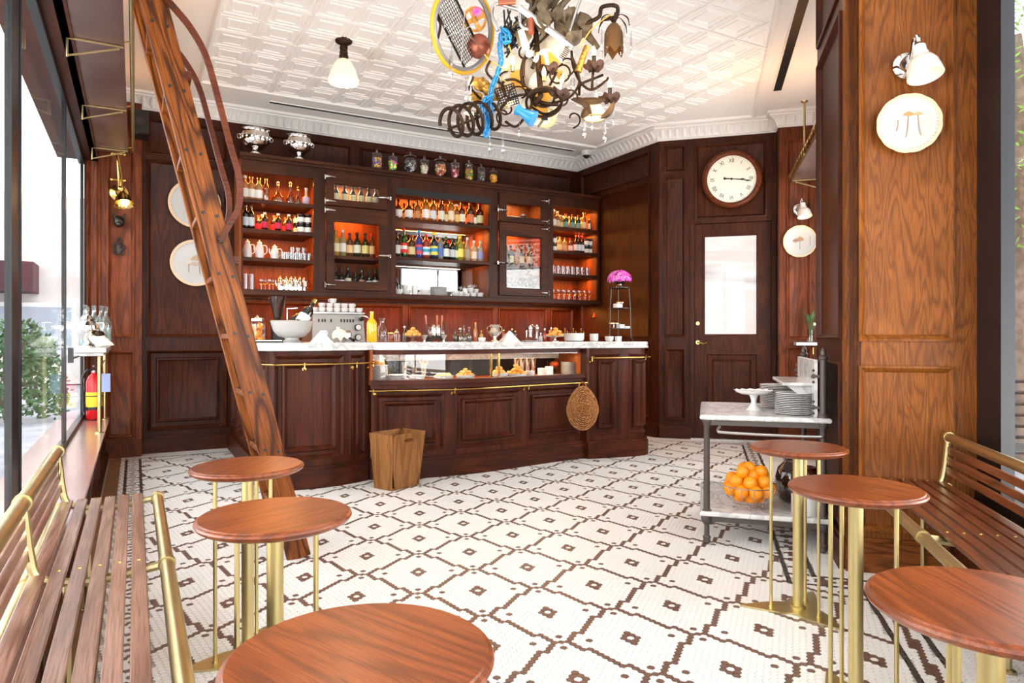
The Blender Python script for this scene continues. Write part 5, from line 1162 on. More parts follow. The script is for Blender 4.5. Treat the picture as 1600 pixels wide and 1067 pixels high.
# ================================================================== ON THE WORKTOP
def WP(px, y): return (XY(px, y), y, TZ)
x, y, z = WP(456, 5.3); t = thing('champagne_bowl', 'large white footed bowl of ice holding two champagne bottles', 'bowl', (x, y, z))
mb = MB(); mb.lathe([(.07, 0), (.075, .008), (.05, .022), (.05, .035), (.10, .05), (.135, .09), (.15, .14), (.155, .16), (.16, .163), (.15, .166), (.144, .16), (.12, .10), (0, .10)], 32); mb.build('bowl', solid('pewter white', 'b0aeaa', .3), t)
mb = MB(); random.seed(3)
for _ in range(40): a = random.uniform(0, 6.28); r = random.uniform(0, .125); mb.box(r * math.cos(a) - .013, r * math.cos(a) + .013, r * math.sin(a) - .013, r * math.sin(a) + .013, .135, .165, .003)
mb.build('ice', 'crystal', t, 0, 'stuff')
t = bottle(x + .02, y - .02, z + .085, .30, .046, 'wine', '101310', 'paper', 'gold', 'champagne bottle with gold foil leaning right in the ice bowl', 'champagne bottles', rot=(0, .62, .35), lz=(.28, .5))
t = bottle(x - .05, y + .03, z + .085, .29, .044, 'wine', '0c0e0e', None, 'black', 'black champagne bottle leaning right behind the gold foiled one', 'champagne bottles', rot=(0, .95, .5))
def napkin(px, y, s, label):
    x, y, z = WP(px, y); mb = MB(); a = []
    mb.add([(-s, -.05, 0), (s, -.05, 0), (s * .9, .07, 0), (-s * .9, .07, 0), (-s * .06, 0, s * 1.15), (s * .06, .0, s * 1.15)], [(3, 2, 1, 0), (0, 1, 5, 4), (1, 2, 5), (2, 3, 4, 5), (3, 0, 4)])
    mb.add([(-s * .9, -.052, 0), (-s * .1, -.052, 0), (-s * .03, -.008, s * .95), (s * .1, -.054, 0), (s * .9, -.054, 0), (s * .04, -.012, s * .98)], [(0, 1, 2), (3, 4, 5)])
    o = mb.build('napkin', 'linen', None, 20); o.location = (x, y, z); tag(o, label, 'napkin')
napkin(502, 5.12, .08, 'white linen napkin folded into a pyramid before the espresso machine'); napkin(796, 5.2, .085, 'white linen napkin folded into a pyramid beside the silver cup')
t = thing('seashell', 'large pale scallop shell leaning on the worktop near the coffee machine', 'shell', WP(531, 5.14)); mb = MB(); mb.T = T((0, 0, .055), rx=1.2)
vs = [(0, -.05, 0)]; n = 22
for r in (.4, .75, 1):
    for k in range(n + 1): a = PI * (-.12 + 1.24 * k / n); q = .062 * r; vs.append((q * math.cos(a), -.0 + q * math.sin(a) - .01, .022 * (1 - r * r) + (.004 * (k % 2) * r)))
fs = [(0, 1 + k, 2 + k) for k in range(n)]
for r in range(2): fs += [(1 + r * (n + 1) + k, 1 + (r + 1) * (n + 1) + k, 2 + (r + 1) * (n + 1) + k, 2 + r * (n + 1) + k) for k in range(n)]
mb.add(vs, fs); mb.build('fan', solid('shell pearl', 'e6d6c4', .25), t, 80); mb = MB(); mb.ball((0, .01, .02), .02, 6, .6); mb.build('hinge', solid('shell base', 'c9b49c', .4), t)
t = thing('drinks_jar', 'tall glass drinks jar of lemons with a silver lid at the left end', 'jar', WP(402, 5.75)); mb = MB(); mb.shell([(.055, 0), (.06, .01), (.06, .15), (.045, .17)], 20); mb.build('glass', 'glassc', t); mb = MB(); mb.lathe([(.05, .17), (.05, .19), (.02, .2), (.01, .215), (0, .22)], 18); mb.build('lid', 'chrome', t)
for i in range(6): q = MB(); q.ball((0, 0, 0), .028, 8); o = q.build('lemon', 'orange'); x, y, z = WP(402, 5.75); o.location = (x + .026 * math.cos(i * 2.4), y + .026 * math.sin(i * 2.4), z + .03 + .02 * i); tag(o, 'lemon floating inside the glass drinks jar', 'lemon', 'lemons in the drinks jar')
t = thing('drip_mat', 'black slatted drip tray on the worktop left of the ice bowl', 'tray', WP(418, 5.33)); mb = MB(); mb.box(-.1, .1, -.06, .06, 0, .014, .002); mb.build('tray', 'iron', t)
for i in range(7): q = MB(); q.box(-.095, .095, -.055 + i * .017, -.047 + i * .017, .014, .018); q.build('bar', 'steel', t)
bottle(*WP(581, 5.25), .245, .042, 'wine', 'f2c814', None, None, 'glossy bright yellow bottle standing on the worktop', 'x2')
t = thing('carafe', 'clear glass carafe with a flared neck beside the yellow bottle', 'carafe', WP(597, 5.3)); mb = MB(); mb.shell([(.002, .004), (.036, .002), (.04, .01), (.04, .11), (.018, .145), (.018, .175), (.024, .195)], 20); mb.build('body', 'crystal', t)
t = thing('honey_jar', 'small amber lidded jar on the worktop by the carafe', 'jar', WP(610, 5.4)); mb = MB(); mb.lathe([(.02, 0), (.024, .01), (.024, .06), (.02, .07)], 14); mb.build('body', gl('a04a18'), t); mb = MB(); mb.lathe([(.026, .07), (.026, .08), (0, .085)], 14); mb.build('lid', 'gold', t)
t = thing('straw_jar', 'lidded glass jar of red and white striped sticks', 'jar', WP(620, 5.25)); mb = MB(); mb.shell([(.02, 0), (.03, .02), (.032, .06), (.02, .075)], 16); mb.build('body', 'crystal', t); mb = MB(); mb.lathe([(.024, .075), (.015, .09), (.006, .095), (.008, .105), (0, .11)], 14); mb.build('lid', 'silver', t)
for i in range(9): q = MB(); a = i * .7; q.cyl((.012 * math.cos(a), .012 * math.sin(a), .008), (.02 * math.cos(a), .02 * math.sin(a), .066), .003, 6); q.build('stick', 'red' if i % 2 else 'white', t)
t = thing('candle', 'slim dark bottle with a pale stopper behind the red sticks', 'bottle', WP(632, 5.5)); mb = MB(); mb.lathe([(.018, 0), (.018, .07), (.007, .09), (.007, .12)], 12); mb.build('body', gl('3a1410'), t); mb = MB(); mb.ball((0, 0, .128), .011, 6); mb.build('stopper', 'cream', t)
def stand(px, y, R, h, label, mat='silver'):
    t = thing('cake_stand', label, 'cake stand', WP(px, y)); mb = MB(); mb.lathe([(R * .5, 0), (R * .5, .004), (.012, .015), (.009, h * .6), (.02, h - .008), (R * .9, h - .004), (R, h + .006), (R * .97, h + .007), (R * .85, h), (0, h)], 28); mb.build('stand', mat, t); return t
def heap(cx, cy, z, n, R, size, name, mat, label, grp, kind=0, seed=1):
    random.seed(seed); base = None; out = 0; lv = 0; zz = z; r = R; sp = size * 1.7
    def put(x, y, zq):
        nonlocal base, out
        if out >= n: return
        if base is None:
            q = MB()
            if kind == 0: q.ball((0, 0, 0), size, 7, .72)
            else:
                cv = [(size * 1.3 * math.sin(t_), size * .5 * math.cos(t_), .0) for t_ in [-1.4 + i * .35 for i in range(9)]]; q.tube(cv, [size * (.15 + .5 * math.sin(PI * i / 8) * (.85 + .15 * (i % 2))) for i in range(9)], 8)
            base = o = q.build(name, mat, None, 60)
        else: o = base.copy(); COL.objects.link(o)
        o.location = (x, y, zq + size * .55); o.rotation_euler = (random.uniform(-.4, .4), random.uniform(-.4, .4), random.uniform(0, 6)); out += 1; tag(o, f'{label}, {("bottom", "middle", "top")[min(2, lv)]} layer', name.replace('_', ' '), grp)
    while out < n and r > -size:
        if r < sp * .5: put(cx, cy, zz); break
        k = max(3, int(2 * PI * r / sp)); 
        for i in range(k): a = 2 * PI * i / k + lv; put(cx + r * math.cos(a), cy + r * math.sin(a), zz)
        if lv == 0 and r > sp: 
            for i in range(3): a = 2 * i; put(cx + r * .35 * math.cos(a), cy + r * .35 * math.sin(a), zz)
        zz += size * 1.05; r -= sp * .62; lv += 1
stand(645, 5.2, .075, .05, 'glass cake stand of golden puffs near the red sticks', 'crystal'); x, y, z = WP(645, 5.2); heap(x, y, z + .052, 16, .05, .021, 'puff', 'pastry', 'golden round puff on the glass stand', 'puffs on the glass stand')
t = thing('serving_caddy', 'silver caddy holding jars and wooden-handled servers on the worktop', 'caddy', WP(681, 5.28)); mb = MB(); mb.box(-.08, .08, -.05, .05, .025, .045, .003)
for sx_ in (-1, 1): mb.tube([(sx_ * .08, 0, .03), (sx_ * .085, 0, .14), (sx_ * .06, 0, .17)], .005, 6); mb.box(sx_ * .07 - .01, sx_ * .07 + .01, -.05, .05, 0, .03)
mb.build('frame', 'iron', t)
for dx, hh in ((-.055, .1), (-.02, .12), (.02, .12), (.06, .1)): q = MB(); q.lathe([(.018, .045), (.02, .05), (.02, hh), (.014, hh + .015), (.016, hh + .02), (0, hh + .03)], 12, (dx, 0, 0)); q.build('jar', 'crystal' if abs(dx) > .03 else 'silver', t)
for dx in (-.07, .02, .06): q = MB(); q.tube([(dx, .02, .09), (dx * 1.15, .03, .225)], [.004, .008], 8); q.build('server_handle', 'terracotta', t)
for i, dx in enumerate((-.1, .07)): q = MB(); q.lathe([(.012, 0), (.008, .02), (.03, .055), (.032, .06), (.02, .05), (0, .03)], 14); o = q.build('sorbet_cup', 'silver'); x, y, z = WP(681, 5.17); o.location = (x + dx, y, z); tag(o, ('small silver footed cup left of the caddy', 'small silver footed cup in front of the caddy')[i], 'cup')
for i, (px, h, r, s_, g, cp, wd, cl) in enumerate(((711, .1, .022, 'squat', '4a3a1c', 'black', 'small dark oil bottle with black stopper', False), (719, .12, .028, 'round', 'c8b870', 'cream', 'round glass oil bottle', 'a89850'), (725, .15, .03, 'decanter', 'd8d8c8', None, 'glass decanter with ball stopper', 'b8b090'), (733, .13, .028, 'round', 'd8d4d4', 'terracotta', 'clear bottle with a pink stopper', 'c8c0c0'), (743, .17, .02, 'tall', 'c87a40', 'orange', 'tall slim orange bottle', False), (752, .1, .018, 'squat', 'd0a050', 'orange', 'small bottle with orange cap', False))):
    bottle(*WP(px, 5.33), h, r, s_, g, None, cp, f'{wd} on the veined marble board', 'oil bottles', cl)
cup(*WP(753, 5.2), .033, .038, 'white china egg cup bowl before the orange-capped bottle', None, 'bowl', False)
t = thing('trophy_cup', 'two-handled silver trophy cup on the worktop beside the napkin', 'trophy', WP(773, 5.2)); mb = MB(); mb.lathe([(.035, 0), (.035, .006), (.014, .02), (.012, .035), (.04, .06), (.052, .085), (.035, .12), (.042, .14), (.048, .15), (.044, .15), (.03, .12), (0, .1)], 24); mb.build('cup', 'silver', t)
for sg in (-1, 1): q = MB(); q.tube(catmull([(sg * .04, 0, .135), (sg * .068, 0, .125), (sg * .066, 0, .09), (sg * .045, 0, .065)], 4), .004, 6); q.build('handle', 'silver', t)
for i, (px, h, g) in enumerate(((787, .11, 'a04020'), (800, .12, '3a3a40'), (805, .1, '6a4a20'))): bottle(*WP(px, 5.5), h, .017, 'spirit', g, None, 'gold', f'little bottle behind the napkin, {ordn(i + 1)} from left', 'little bottles')
def mill(px, y, h, m_, label):
    t = thing('mill', label, 'mill', WP(px, y)); mb = MB(); mb.lathe([(.02, 0), (.02, .01), (.014, h * .3), (.012, h * .55), (.018, h * .68), (.01, h * .74)], 16); mb.build('body', m_, t); mb = MB(); mb.lathe([(.017, h * .75), (.018, h * .86), (.008, h * .93), (.007, h), (0, h)], 14); mb.build('head', m_, t)
mill(829, 5.3, .15, 'white', 'white turned pepper mill on the worktop'); mill(839, 5.33, .155, 'steel', 'steel salt mill right of the white mill')
for i, (px, h) in enumerate(((845, .08), (851, .12), (861, .13))): bottle(*WP(px, 5.3), h, .018, 'squat', 'a8301c' if i else 'd8d8d8', None, 'chrome', ('small steel-capped shaker by the mills', 'small red sauce bottle by the mills', 'thin red sauce bottle near the pastry stand')[i], 'shakers')
t = thing('chocolate_plate', 'plate of chocolate slabs on the worktop before the mills', 'plate', WP(829, 5.16)); mb = plate_mb(.085); mb.build('plate', 'white', t)
random.seed(5); M['choc'] = speckle('chocolate', '7a4030', '5a2a20', 50)
for i in range(12): q = MB(); q.box(-.02, .02, -.014, .014, 0, .012, .003); o = q.build('chocolate_slab', 'choc'); x, y, z = WP(829, 5.16); o.location = (x + random.uniform(-.045, .045), y + random.uniform(-.03, .03), z + .006 + .012 * (i // 5)); o.rotation_euler = (random.uniform(-.2, .2), random.uniform(-.2, .2), random.uniform(0, 3)); tag(o, ('chocolate slab lying flat on the plate', 'chocolate slab stacked on others on the plate', 'topmost chocolate slab on the plate')[i // 5], 'chocolate', 'chocolate slabs')
stand(867, 5.15, .085, .05, 'silver cake stand piled with small croissants', 'silver'); x, y, z = WP(867, 5.15); heap(x, y, z + .052, 18, .055, .024, 'croissant', 'pastry', 'small croissant on the silver stand', 'small croissants', 1, 3)
x, y, z = WP(897, 5.2)
for i in range(5): cup(x - .0, y, z + i * .0105, .095, .036, f'wide white bowl, {ordn(5 - i)} from the top of the stack by the brass taps', 'wide white bowl stack', 'bowl', False)
for i, px in enumerate((883, 896, 908)): t = thing('beer_tap', f'slim brass tap handle, {ordn(i + 1)} from left behind the white bowls', 'tap', (XY(px, 6.8), 6.8, .9)); q = MB(); q.cyl((0, 0, 0), (0, 0, .31), .012, 8); q.build('column', 'gold', t); q = MB(); q.tube([(0, 0, .27), (0, -.05, .27), (0, -.06, .24)], .007, 6); q.build('spout', 'gold', t)
for i in range(5): cup(WP(928, 5.25)[0], 5.25, TZ + i * .011, .042, .03, f'white saucer bowl, {ordn(5 - i)} from the top, left of the flower stand', 'small bowl stack', 'bowl', False)
cup(*WP(952, 5.3), .045, .05, 'white cup bowl under the flower stand, left one', None, 'bowl', False)
q = MB(); q.lathe([(.03, 0), (.034, .05), (.03, .05), (.028, .004), (0, .004)], 16); o = q.build('beaker', 'white'); o.location = WP(966, 5.25); tag(o, 'white china beaker under the flower stand', 'beaker')
# three tier stand with flowers
FX, FY = XY(968, 5.45), 5.45
t = thing('flower_stand', 'slender black iron three-tier stand on the right end of the worktop', 'stand', (FX, FY, TZ))
zs = (.13, .335, .54)
for k in range(3):
    a = -PI / 2 + .5 + k * 2 * PI / 3; c, s_ = math.cos(a), math.sin(a); q = MB(); q.tube(catmull([(c * .15, s_ * .15, 0), (c * .125, s_ * .125, .05), (c * .12, s_ * .12, .13), (c * .115, s_ * .115, .335), (c * .10, s_ * .10, .54)], 4), .0055, 6); q.build('leg', 'iron', t)
for z in zs: q = MB(); R_ = .125 - z * .03; q.lathe([(0, z - .008), (R_, z - .008), (R_, z), (0, z)], 28); q.build('tier', 'iron', t)
t = thing('orchid_bowl', 'round mass of magenta pink orchids in a silver footed bowl atop the stand', 'flowers', (FX, FY, TZ + .541)); mb = MB(); mb.lathe([(.035, 0), (.036, .006), (.018, .02), (.05, .04), (.06, .055), (0, .05)], 20); mb.build('bowl', 'silver', t)
random.seed(11); mb = MB(); mc = MB()
for _ in range(170):
    a = random.uniform(0, 2 * PI); e = math.asin(random.uniform(-.15, 1)); d = V((math.cos(a) * math.cos(e) * .115, math.sin(a) * math.cos(e) * .115, .085 + math.sin(e) * .085)); nn = (d - V((0, 0, .06))).normalized(); u = nn.orthogonal().normalized(); w2 = nn.cross(u); ph = random.random() * 3
    for k in range(5):
        b = ph + k * 2 * PI / 5; dr = u * math.cos(b) + w2 * math.sin(b); sd = nn.cross(dr); (mb if _ % 3 else mc).add([d, d + dr * .012 + sd * .009 + nn * .004, d + dr * .024 + nn * random.uniform(-.004, .008), d + dr * .012 - sd * .009 + nn * .004], [(0, 1, 2, 3)])
mb.build('petals', 'pink', t, 0, 'stuff'); mc.build('pale_petals', solid('pale pink', 'f09ade', .6), t, 0, 'stuff')
def stbox(dx, dy, z, sx, sy, sz, lab): q = MB(); q.box(-sx, sx, -sy, sy, 0, sz, .002); o = q.build('box', 'white'); o.location = (FX + dx, FY + dy, TZ + z); tag(o, lab, 'box')
stbox(-.045, -.03, .336, .035, .03, .04, 'small white box on the middle tier of the black stand'); stbox(-.01, -.03, .131, .028, .03, .04, 'small white box on the lowest tier, left one'); stbox(.055, -.03, .131, .03, .03, .022, 'flat white box on the lowest tier, right one')
for i, (dx, z, zz, nm) in enumerate(((.02, .336, .05, 'middle'), (-.055, .131, .045, 'lowest'))):
    t = thing('cake_stand', f'small silver footed dish of nuts on the {nm} tier', 'dish', (FX + dx, FY + .02, TZ + z)); mb = MB(); R_ = .045 + .02 * i; mb.lathe([(.018, 0), (.006, .01), (.006, zz - .01), (R_, zz), (R_, zz + .003), (0, zz)], 20); mb.build('dish', 'silver', t); heap(FX + dx, FY + .02, TZ + z + zz, 10, .028 + .016 * i, .011, 'nut_cake', 'pastry', f'small nut cake on the {nm} tier dish', f'nut cakes on the {nm} tier')

# ================================================================== INSIDE THE DISPLAY CASE
CZ = .756
def CP(px, y): return (XY(px, y), y, CZ)
x, y, z = CP(592, 5.24); pstack(x, y, z, 16, .07, 'the tall tall stack, display case', 'tall plate stack in the case', .0075)
t = thing('biscuit_jar', 'glass jar of biscuits on the tall plate stack in the case', 'jar', (x, y, z + .125)); mb = MB(); mb.shell([(.05, 0), (.055, .01), (.055, .05), (.05, .055)], 18); mb.build('glass', 'crystal', t); mb = MB(); mb.lathe([(.04, .004), (.045, .008), (.045, .03), (0, .032)], 14); mb.build('biscuits', 'pastry', t)
x, y, z = CP(621, 5.2); pstack(x, y, z, 5, .085, 'the low stack by the bowls, display case', 'low plate stack in the case', .0085)
bowls = [(650, 5.17, .075, .038, None), (693, 5.16, .085, .03, 'wrap'), (727, 5.15, .085, .03, 'pastry'), (780, 5.14, .08, .04, 'bun'), (808, 5.13, .09, .03, 'croissant'), (828, 5.15, .04, .05, None)]
for i, (px, y, R_, h, fill) in enumerate(bowls):
    x, y, z = CP(px, y); nm = {None: 'empty', 'wrap': 'sandwich-filled', 'pastry': 'pastry-filled', 'bun': 'bun-filled', 'croissant': 'croissant-filled'}[fill]
    cup(x, y, z, R_, h, f'{nm} white dish in the display case, {ordn(i + 1)} dish from left', 'dishes in the case', 'dish', False)
    if fill == 'pastry': heap(x, y, z + .02, 20, .055, .02, 'pastry_bite', 'pastry', 'golden pastry bite in the centre-left dish', 'pastry bites', 0, 7)
    if fill == 'croissant': heap(x, y, z + .02, 18, .055, .026, 'croissant', 'pastry', 'golden croissant in the right dish of the case', 'croissants in the case', 1, 9)
    if fill == 'bun': heap(x, y, z + .025, 4, .03, .032, 'bun', 'pastry', 'round glazed bun in the centre dish of the case', 'buns in the case', 0, 2)
    if fill == 'wrap': M['bread'] = speckle('pale bread', 'e8d49c', 'd8c27a', 40); heap(x, y, z + .02, 8, .045, .024, 'tea_sandwich', 'bread', 'pale tea sandwich in the left dish of the case', 'tea sandwiches', 0, 4)
for i, (px, r, h) in enumerate(((632, .025, .12), (647, .03, .13), (662, .03, .12))):
    x, y, z = CP(px, 5.42); t = thing('sweet_glass', (('glass of paper-wrapped straws at the back of the case'), ('clear lidded glass jar at the back of the case'), ('glass of red and orange lollipops at the back of the case'))[i], 'glass', (x, y, z)); mb = MB(); mb.shell([(r * .8, 0), (r, h * .9), (r, h)], 16); mb.build('glass', 'crystal', t)
    for k in range(8): a = k * .8; q = MB(); q.cyl((r * .4 * math.cos(a), r * .4 * math.sin(a), .005), (r * .8 * math.cos(a), r * .8 * math.sin(a), h * 1.15), .003, 6); q.build('stick', ('white', 'silver', 'white')[i], t)
    if i == 2:
        for k in range(9): a = k * .7; q = MB(); q.ball((r * .9 * math.cos(a), r * .9 * math.sin(a), h * (1. + .1 * (k % 3))), .013, 6); q.build('lollipop', 'red' if k % 2 else 'orange', t)
for i in range(4): q = MB(); q.lathe([(0, 0), (.022, 0), (.03, .15), (.028, .15), (.02, .01), (0, .01)], 18); o = q.build('shaker_cup', 'chrome'); x, y, z = CP(806 + i * 9, 5.45); o.location = (x, y, z); tag(o, f'tall polished steel shaker cup, {ordn(i + 1)} from left in the case', 'cup', 'shaker cups')
for i, (px, w_, h) in enumerate(((846, .028, .07), (858, .03, .085))): q = MB(); q.box(-w_, w_, -.02, .02, 0, h, .003); o = q.build('paper_card', 'paper'); x, y, z = CP(px, 5.17 - i * .03); o.location = (x, y, z); tag(o, ('shorter blank white card block in the case', 'taller blank white card block in the case')[i], 'card')
x, y, z = CP(888, 5.3); pstack(x, y, z, 13, .07, 'the right stack, display case', 'right plate stack in the case', .0085)
t = thing('ham_rack', 'wire rack holding a rust-coloured loaf near the right plates in the case', 'rack', CP(866, 5.42)); mb = MB()
for sx_ in (-.05, .05):
    for sy_ in (-.04, .04): mb.cyl((sx_, sy_, 0), (sx_, sy_, .12), .003, 6)
mb.box(-.055, .055, -.045, .045, .055, .06); mb.build('rack', 'gold', t); mb = MB(); mb.ball((0, 0, .09), .045, 8, .6); mb.build('loaf', solid('rust loaf', 'b04a1c', .6), t)
# basket hanging on the rail
ct_ = CM.at(CM.tX(3.5), .10); t = thing('wicker_basket', 'shallow round wicker basket hanging from the brass rail at right of the bar', 'basket', (ct_.x - .02, ct_.y - .02, .47), -.45)
mb = MB(); Rb, Hb = .135, .19
def bpt(u, v): return V((Rb * u, -.05 * (1 - min(1, u * u + v * v)) - .012, Hb * v + .0))
for ring_ in range(1, 11):
    f = ring_ / 10; pts = []
    for k in range(40): a = 2 * PI * k / 40; tap = 1 - .22 * max(0, math.sin(a)); pts.append(bpt(f * math.cos(a) * tap, f * math.sin(a)) + V((0, .006 * math.sin(k * PI / 2 * 1. + ring_ * PI), 0)))
    mb.tube(pts, .0075 if ring_ < 10 else .011, 6, True)
mb.build('weave', 'wicker', t); mb = MB()
for k in range(18): a = 2 * PI * k / 18; tap = 1 - .22 * max(0, math.sin(a)); mb.tube([bpt(f * math.cos(a) * tap, f * math.sin(a)) for f in (0, .25, .5, .75, 1)], .0045, 5)
mb.build('spokes', solid('dark wicker', '6d421c', .6), t); mb = MB(); mb.tube(catmull([(-.035, -.01, Hb - .01), (-.025, -.01, Hb + .028), (0, -.01, Hb + .038), (.025, -.01, Hb + .028), (.035, -.01, Hb - .01)], 4), .006, 6); mb.build('handle', 'wicker', t)
# bells hanging near the counter flank
t = thing('sleigh_bells', 'cluster of pearly round bells hanging on the ladder side of the bar', 'bells', (.76, 5.6, .56)); random.seed(4)
for i in range(11): q = MB(); a = i * 2.4; q.ball((.012 * math.cos(a) * (i % 4), .03 * math.sin(a), -.014 * i + .09), .021, 8); q.build('bell', 'silver' if i % 3 == 0 else 'white', t)
q = MB(); q.tube([(.06, 0, .12), (.0, 0, .1), (0, 0, 0)], .003, 5); q.build('cord', 'cream', t)
# ================================================================== WALL FIXTURES
PT = lambda x, y, z: Matrix.Translation(V((*dp(PD, PP), 0))) @ Matrix.Rotation(-PI / 4, 4, 'Z') @ Matrix.Translation(V((x, y, z)))
M['ribglass'] = NT('ribbed white glass'); _b = M['ribglass'].bsdf('d6d0c8', .2); _b.inputs['Emission Color'].default_value = lin('ffc98a'); _b.inputs['Emission Strength'].default_value = .08; M['ribglass'] = M['ribglass'].m
def place(t, mtx): t.location = mtx.translation; t.rotation_euler = mtx.to_euler()
def sconce(mtx, s, label, en):
    t = thing('wall_sconce', label, 'sconce'); place(t, mtx); t.scale = (s,) * 3
    mb = MB(); mb.T = T(rx=PI / 2); mb.lathe([(.055, 0), (.055, .008), (.045, .018), (.035, .02), (.03, .035), (0, .036)], 24); mb.build('wall_plate', 'chrome', t)
    mb = MB(); mb.tube(catmull([(0, -.03, 0), (.004, -.045, .03), (.008, -.06, .075), (.014, -.075, .085), (.018, -.08, .06)], 5), .008, 8); mb.build('arm', 'chrome', t)
    D = T((.018, -.08, .05), ry=-.12, rx=-.22)
    mb = MB(); mb.T = D; mb.lathe([(.012, .0), (.024, -.01), (.024, -.035), (.028, -.04), (.028, -.05), (.02, -.055)][::-1], 16); mb.build('porcelain_holder', 'white', t)
    mb = MB(); mb.T = D; prof = [(.024, -.052), (.038, -.062), (.052, -.085), (.060, -.12), (.062, -.138)]; n = 48; vs = []; fs = []
    for r, z in prof:
        for k in range(n): a = 2 * PI * k / n; q = r + (.0016 if k % 2 else 0); vs.append((q * math.cos(a), q * math.sin(a), z))
    for r in range(4):
        for k in range(n): j = (k + 1) % n; fs.append((r * n + k, r * n + j, (r + 1) * n + j, (r + 1) * n + k))
    mb.add(vs, fs); mb.ring((0, 0, -.138), .062, .003, 32, 6); mb.build('lamp_shade', 'ribglass', t)
    mb = MB(); mb.T = D; mb.ball((0, 0, -.10), .028, 8); mb.build('bulb', 'bulb', t)
    c = mtx @ V((.04 * s, -.11 * s, -.10 * s)); spot('sconce_light', c, en, WARM, (math.radians(14), 0, -PI / 4), 2.2)
    return t
sconce(PT(.265, 0, 2.36), 1.15, 'chrome wall sconce with ribbed glass shade, lit, on the golden oak pier', .25)
JT = lambda x, y, z: Matrix.Translation(V((*dp(JG, pj), 0))) @ Matrix.Rotation(-PI / 4, 4, 'Z') @ Matrix.Translation(V((x, y, z)))
sconce(JT(.19, 0, 2.40), 1.1, 'small chrome wall sconce with glass shade by the door', .6)
def deco(mtx, R, art, label, wavy=True):
    t = thing('decorative_plate', label, 'plate'); place(t, mtx @ Matrix.Rotation(PI / 2, 4, 'X')); n = 72     # local z = toward the room
    def ring_(r0, z0, r1, z1, nm, m_):
        mb = MB(); vs = []
        for r, z in ((r0, z0), (r1, z1)):
            for k in range(n): a = 2 * PI * k / n; q = r * (1 + (.018 * abs(math.sin(a * 6)) if wavy else 0)); vs.append((q * math.cos(a), q * math.sin(a), z))
        mb.add(vs, [(k, (k + 1) % n, n + (k + 1) % n, n + k) for k in range(n)]); return mb.build(nm, m_, t, 60)
    mb = MB(); mb.lathe([(R * .55, .004), (R * .98, .024), (R * .96, .0255), (R * .66, .013), (0, .012)], 48); mb.build('dish', M.setdefault('platewhite', solid('plate porcelain', 'b9b7b3', .25)), t)
    ring_(R * .90, .026, R * 1.0, .027, 'gilt_rim', M.setdefault('rimtan', solid('tan gilt rim', 'd9b894', .3))); 
    mb = MB()
    for k in range(44): a = 2 * PI * k / 44; mb.ball((R * .86 * math.cos(a), R * .86 * math.sin(a), .0225), R * .016, 3, .3)
    mb.build('dotted_border', M.setdefault('dotbrown', solid('border brown', '7a6a44', .5)), t, 0, 'stuff')
    for i, (sx_, sy_, h, cw, ch, cc, bend) in enumerate(art):
        mb = MB(); z = .0145; pts = catmull([(sx_, sy_, z), (sx_ + bend * .6, sy_ + h * .35, z), (sx_ + bend, sy_ + h, z)], 5); mb.tube(pts, R * .018, 5); mb.build('painted_stem', solid('painted stem', '9a8878', .5), t)
        mb = MB(); cx, cy = sx_ + bend, sy_ + h; vs = [(cx - cw, cy, z + .001), (cx + cw, cy, z + .001), (cx + cw * .7, cy + ch * .55, z + .0015), (cx, cy + ch, z + .0015), (cx - cw * .7, cy + ch * .55, z + .0015), (cx, cy - ch * .2, z + .001)]
        mb.add(vs, [(0, 5, 1, 2, 3, 4)]); mb.build('painted_cap', solid('painted cap ' + cc, cc, .5), t)
    return t
R_ = .135
deco(PT(.265, -.004, 2.085), R_, [(-.012, -.06, .1, .024, .018, 'b08048', .012), (.05, -.055, .095, .022, .013, 'c09468', -.012), (-.05, -.03, .05, .008, .006, 'c8b8a0', .008)], 'white scalloped plate painted with three thin mushrooms on the oak pier')
deco(JT(.195, -.004, 2.075), .16, [(.0, -.08, .09, .04, .04, 'a07a58', .0), (-.04, -.02, .02, .03, .03, '8a7060', 0.0)], 'small scalloped plate with two mushrooms beside the door')
BT = lambda px, h: Matrix.Translation(V((XY(px, YB), YB, h)))
deco(Matrix.Translation(V((XY(262, YB) + .235, YB - .004, 2.40))), .235, [(.02, -.12, .1, .03, .02, '9a8878', -.03), (-.07, -.02, .02, .03, .06, 'b0a090', 0)], 'white plate with a painted mushroom and feather, upper of two behind the ladder', False)
deco(Matrix.Translation(V((XY(265, YB) + .225, YB - .004, 1.825))), .225, [(-.06, -.09, .08, .03, .05, 'c8b8a8', 0), (.04, -.11, .14, .075, .06, 'b89878', -.01), (.0, -.03, .01, .06, .03, 'b0a090', 0)], 'white plate with painted mushrooms, lower of two behind the ladder', False)
# clock
cp0 = .264 - p0
KT = Matrix.Translation(V((*P0, 0))) @ Matrix.Rotation(-PI / 4, 4, 'Z') @ Matrix.Translation(V((cp0, -.012, 2.785))) @ Matrix.Rotation(PI / 2, 4, 'X')
ck = thing('wall_clock', 'round wooden wall clock with roman numerals above the door', 'clock'); place(ck, KT)
mb = MB(); mb.lathe([(.30, -.01), (.305, .02), (.295, .035), (.275, .045), (.262, .04), (.255, .03), (.25, .02), (.25, .0)], 56); mb.f = [f for f in mb.f if len(f) == 4]; mb.build('case', 'wall', ck)
mb = MB(); mb.lathe([(.252, .010), (.252, .014), (0, .015)], 48); mb.build('dial', 'cream', ck)
for k, s_ in enumerate(['XII', 'I', 'II', 'III', 'IIII', 'V', 'VI', 'VII', 'VIII', 'IX', 'X', 'XI']):
    a = PI / 2 - k * PI / 6; text('numeral', s_, .062, 'black', ck, (.195 * math.cos(a), .195 * math.sin(a), .0155), (0, 0, a - PI / 2), .0006, sx=.75)
mb = MB()
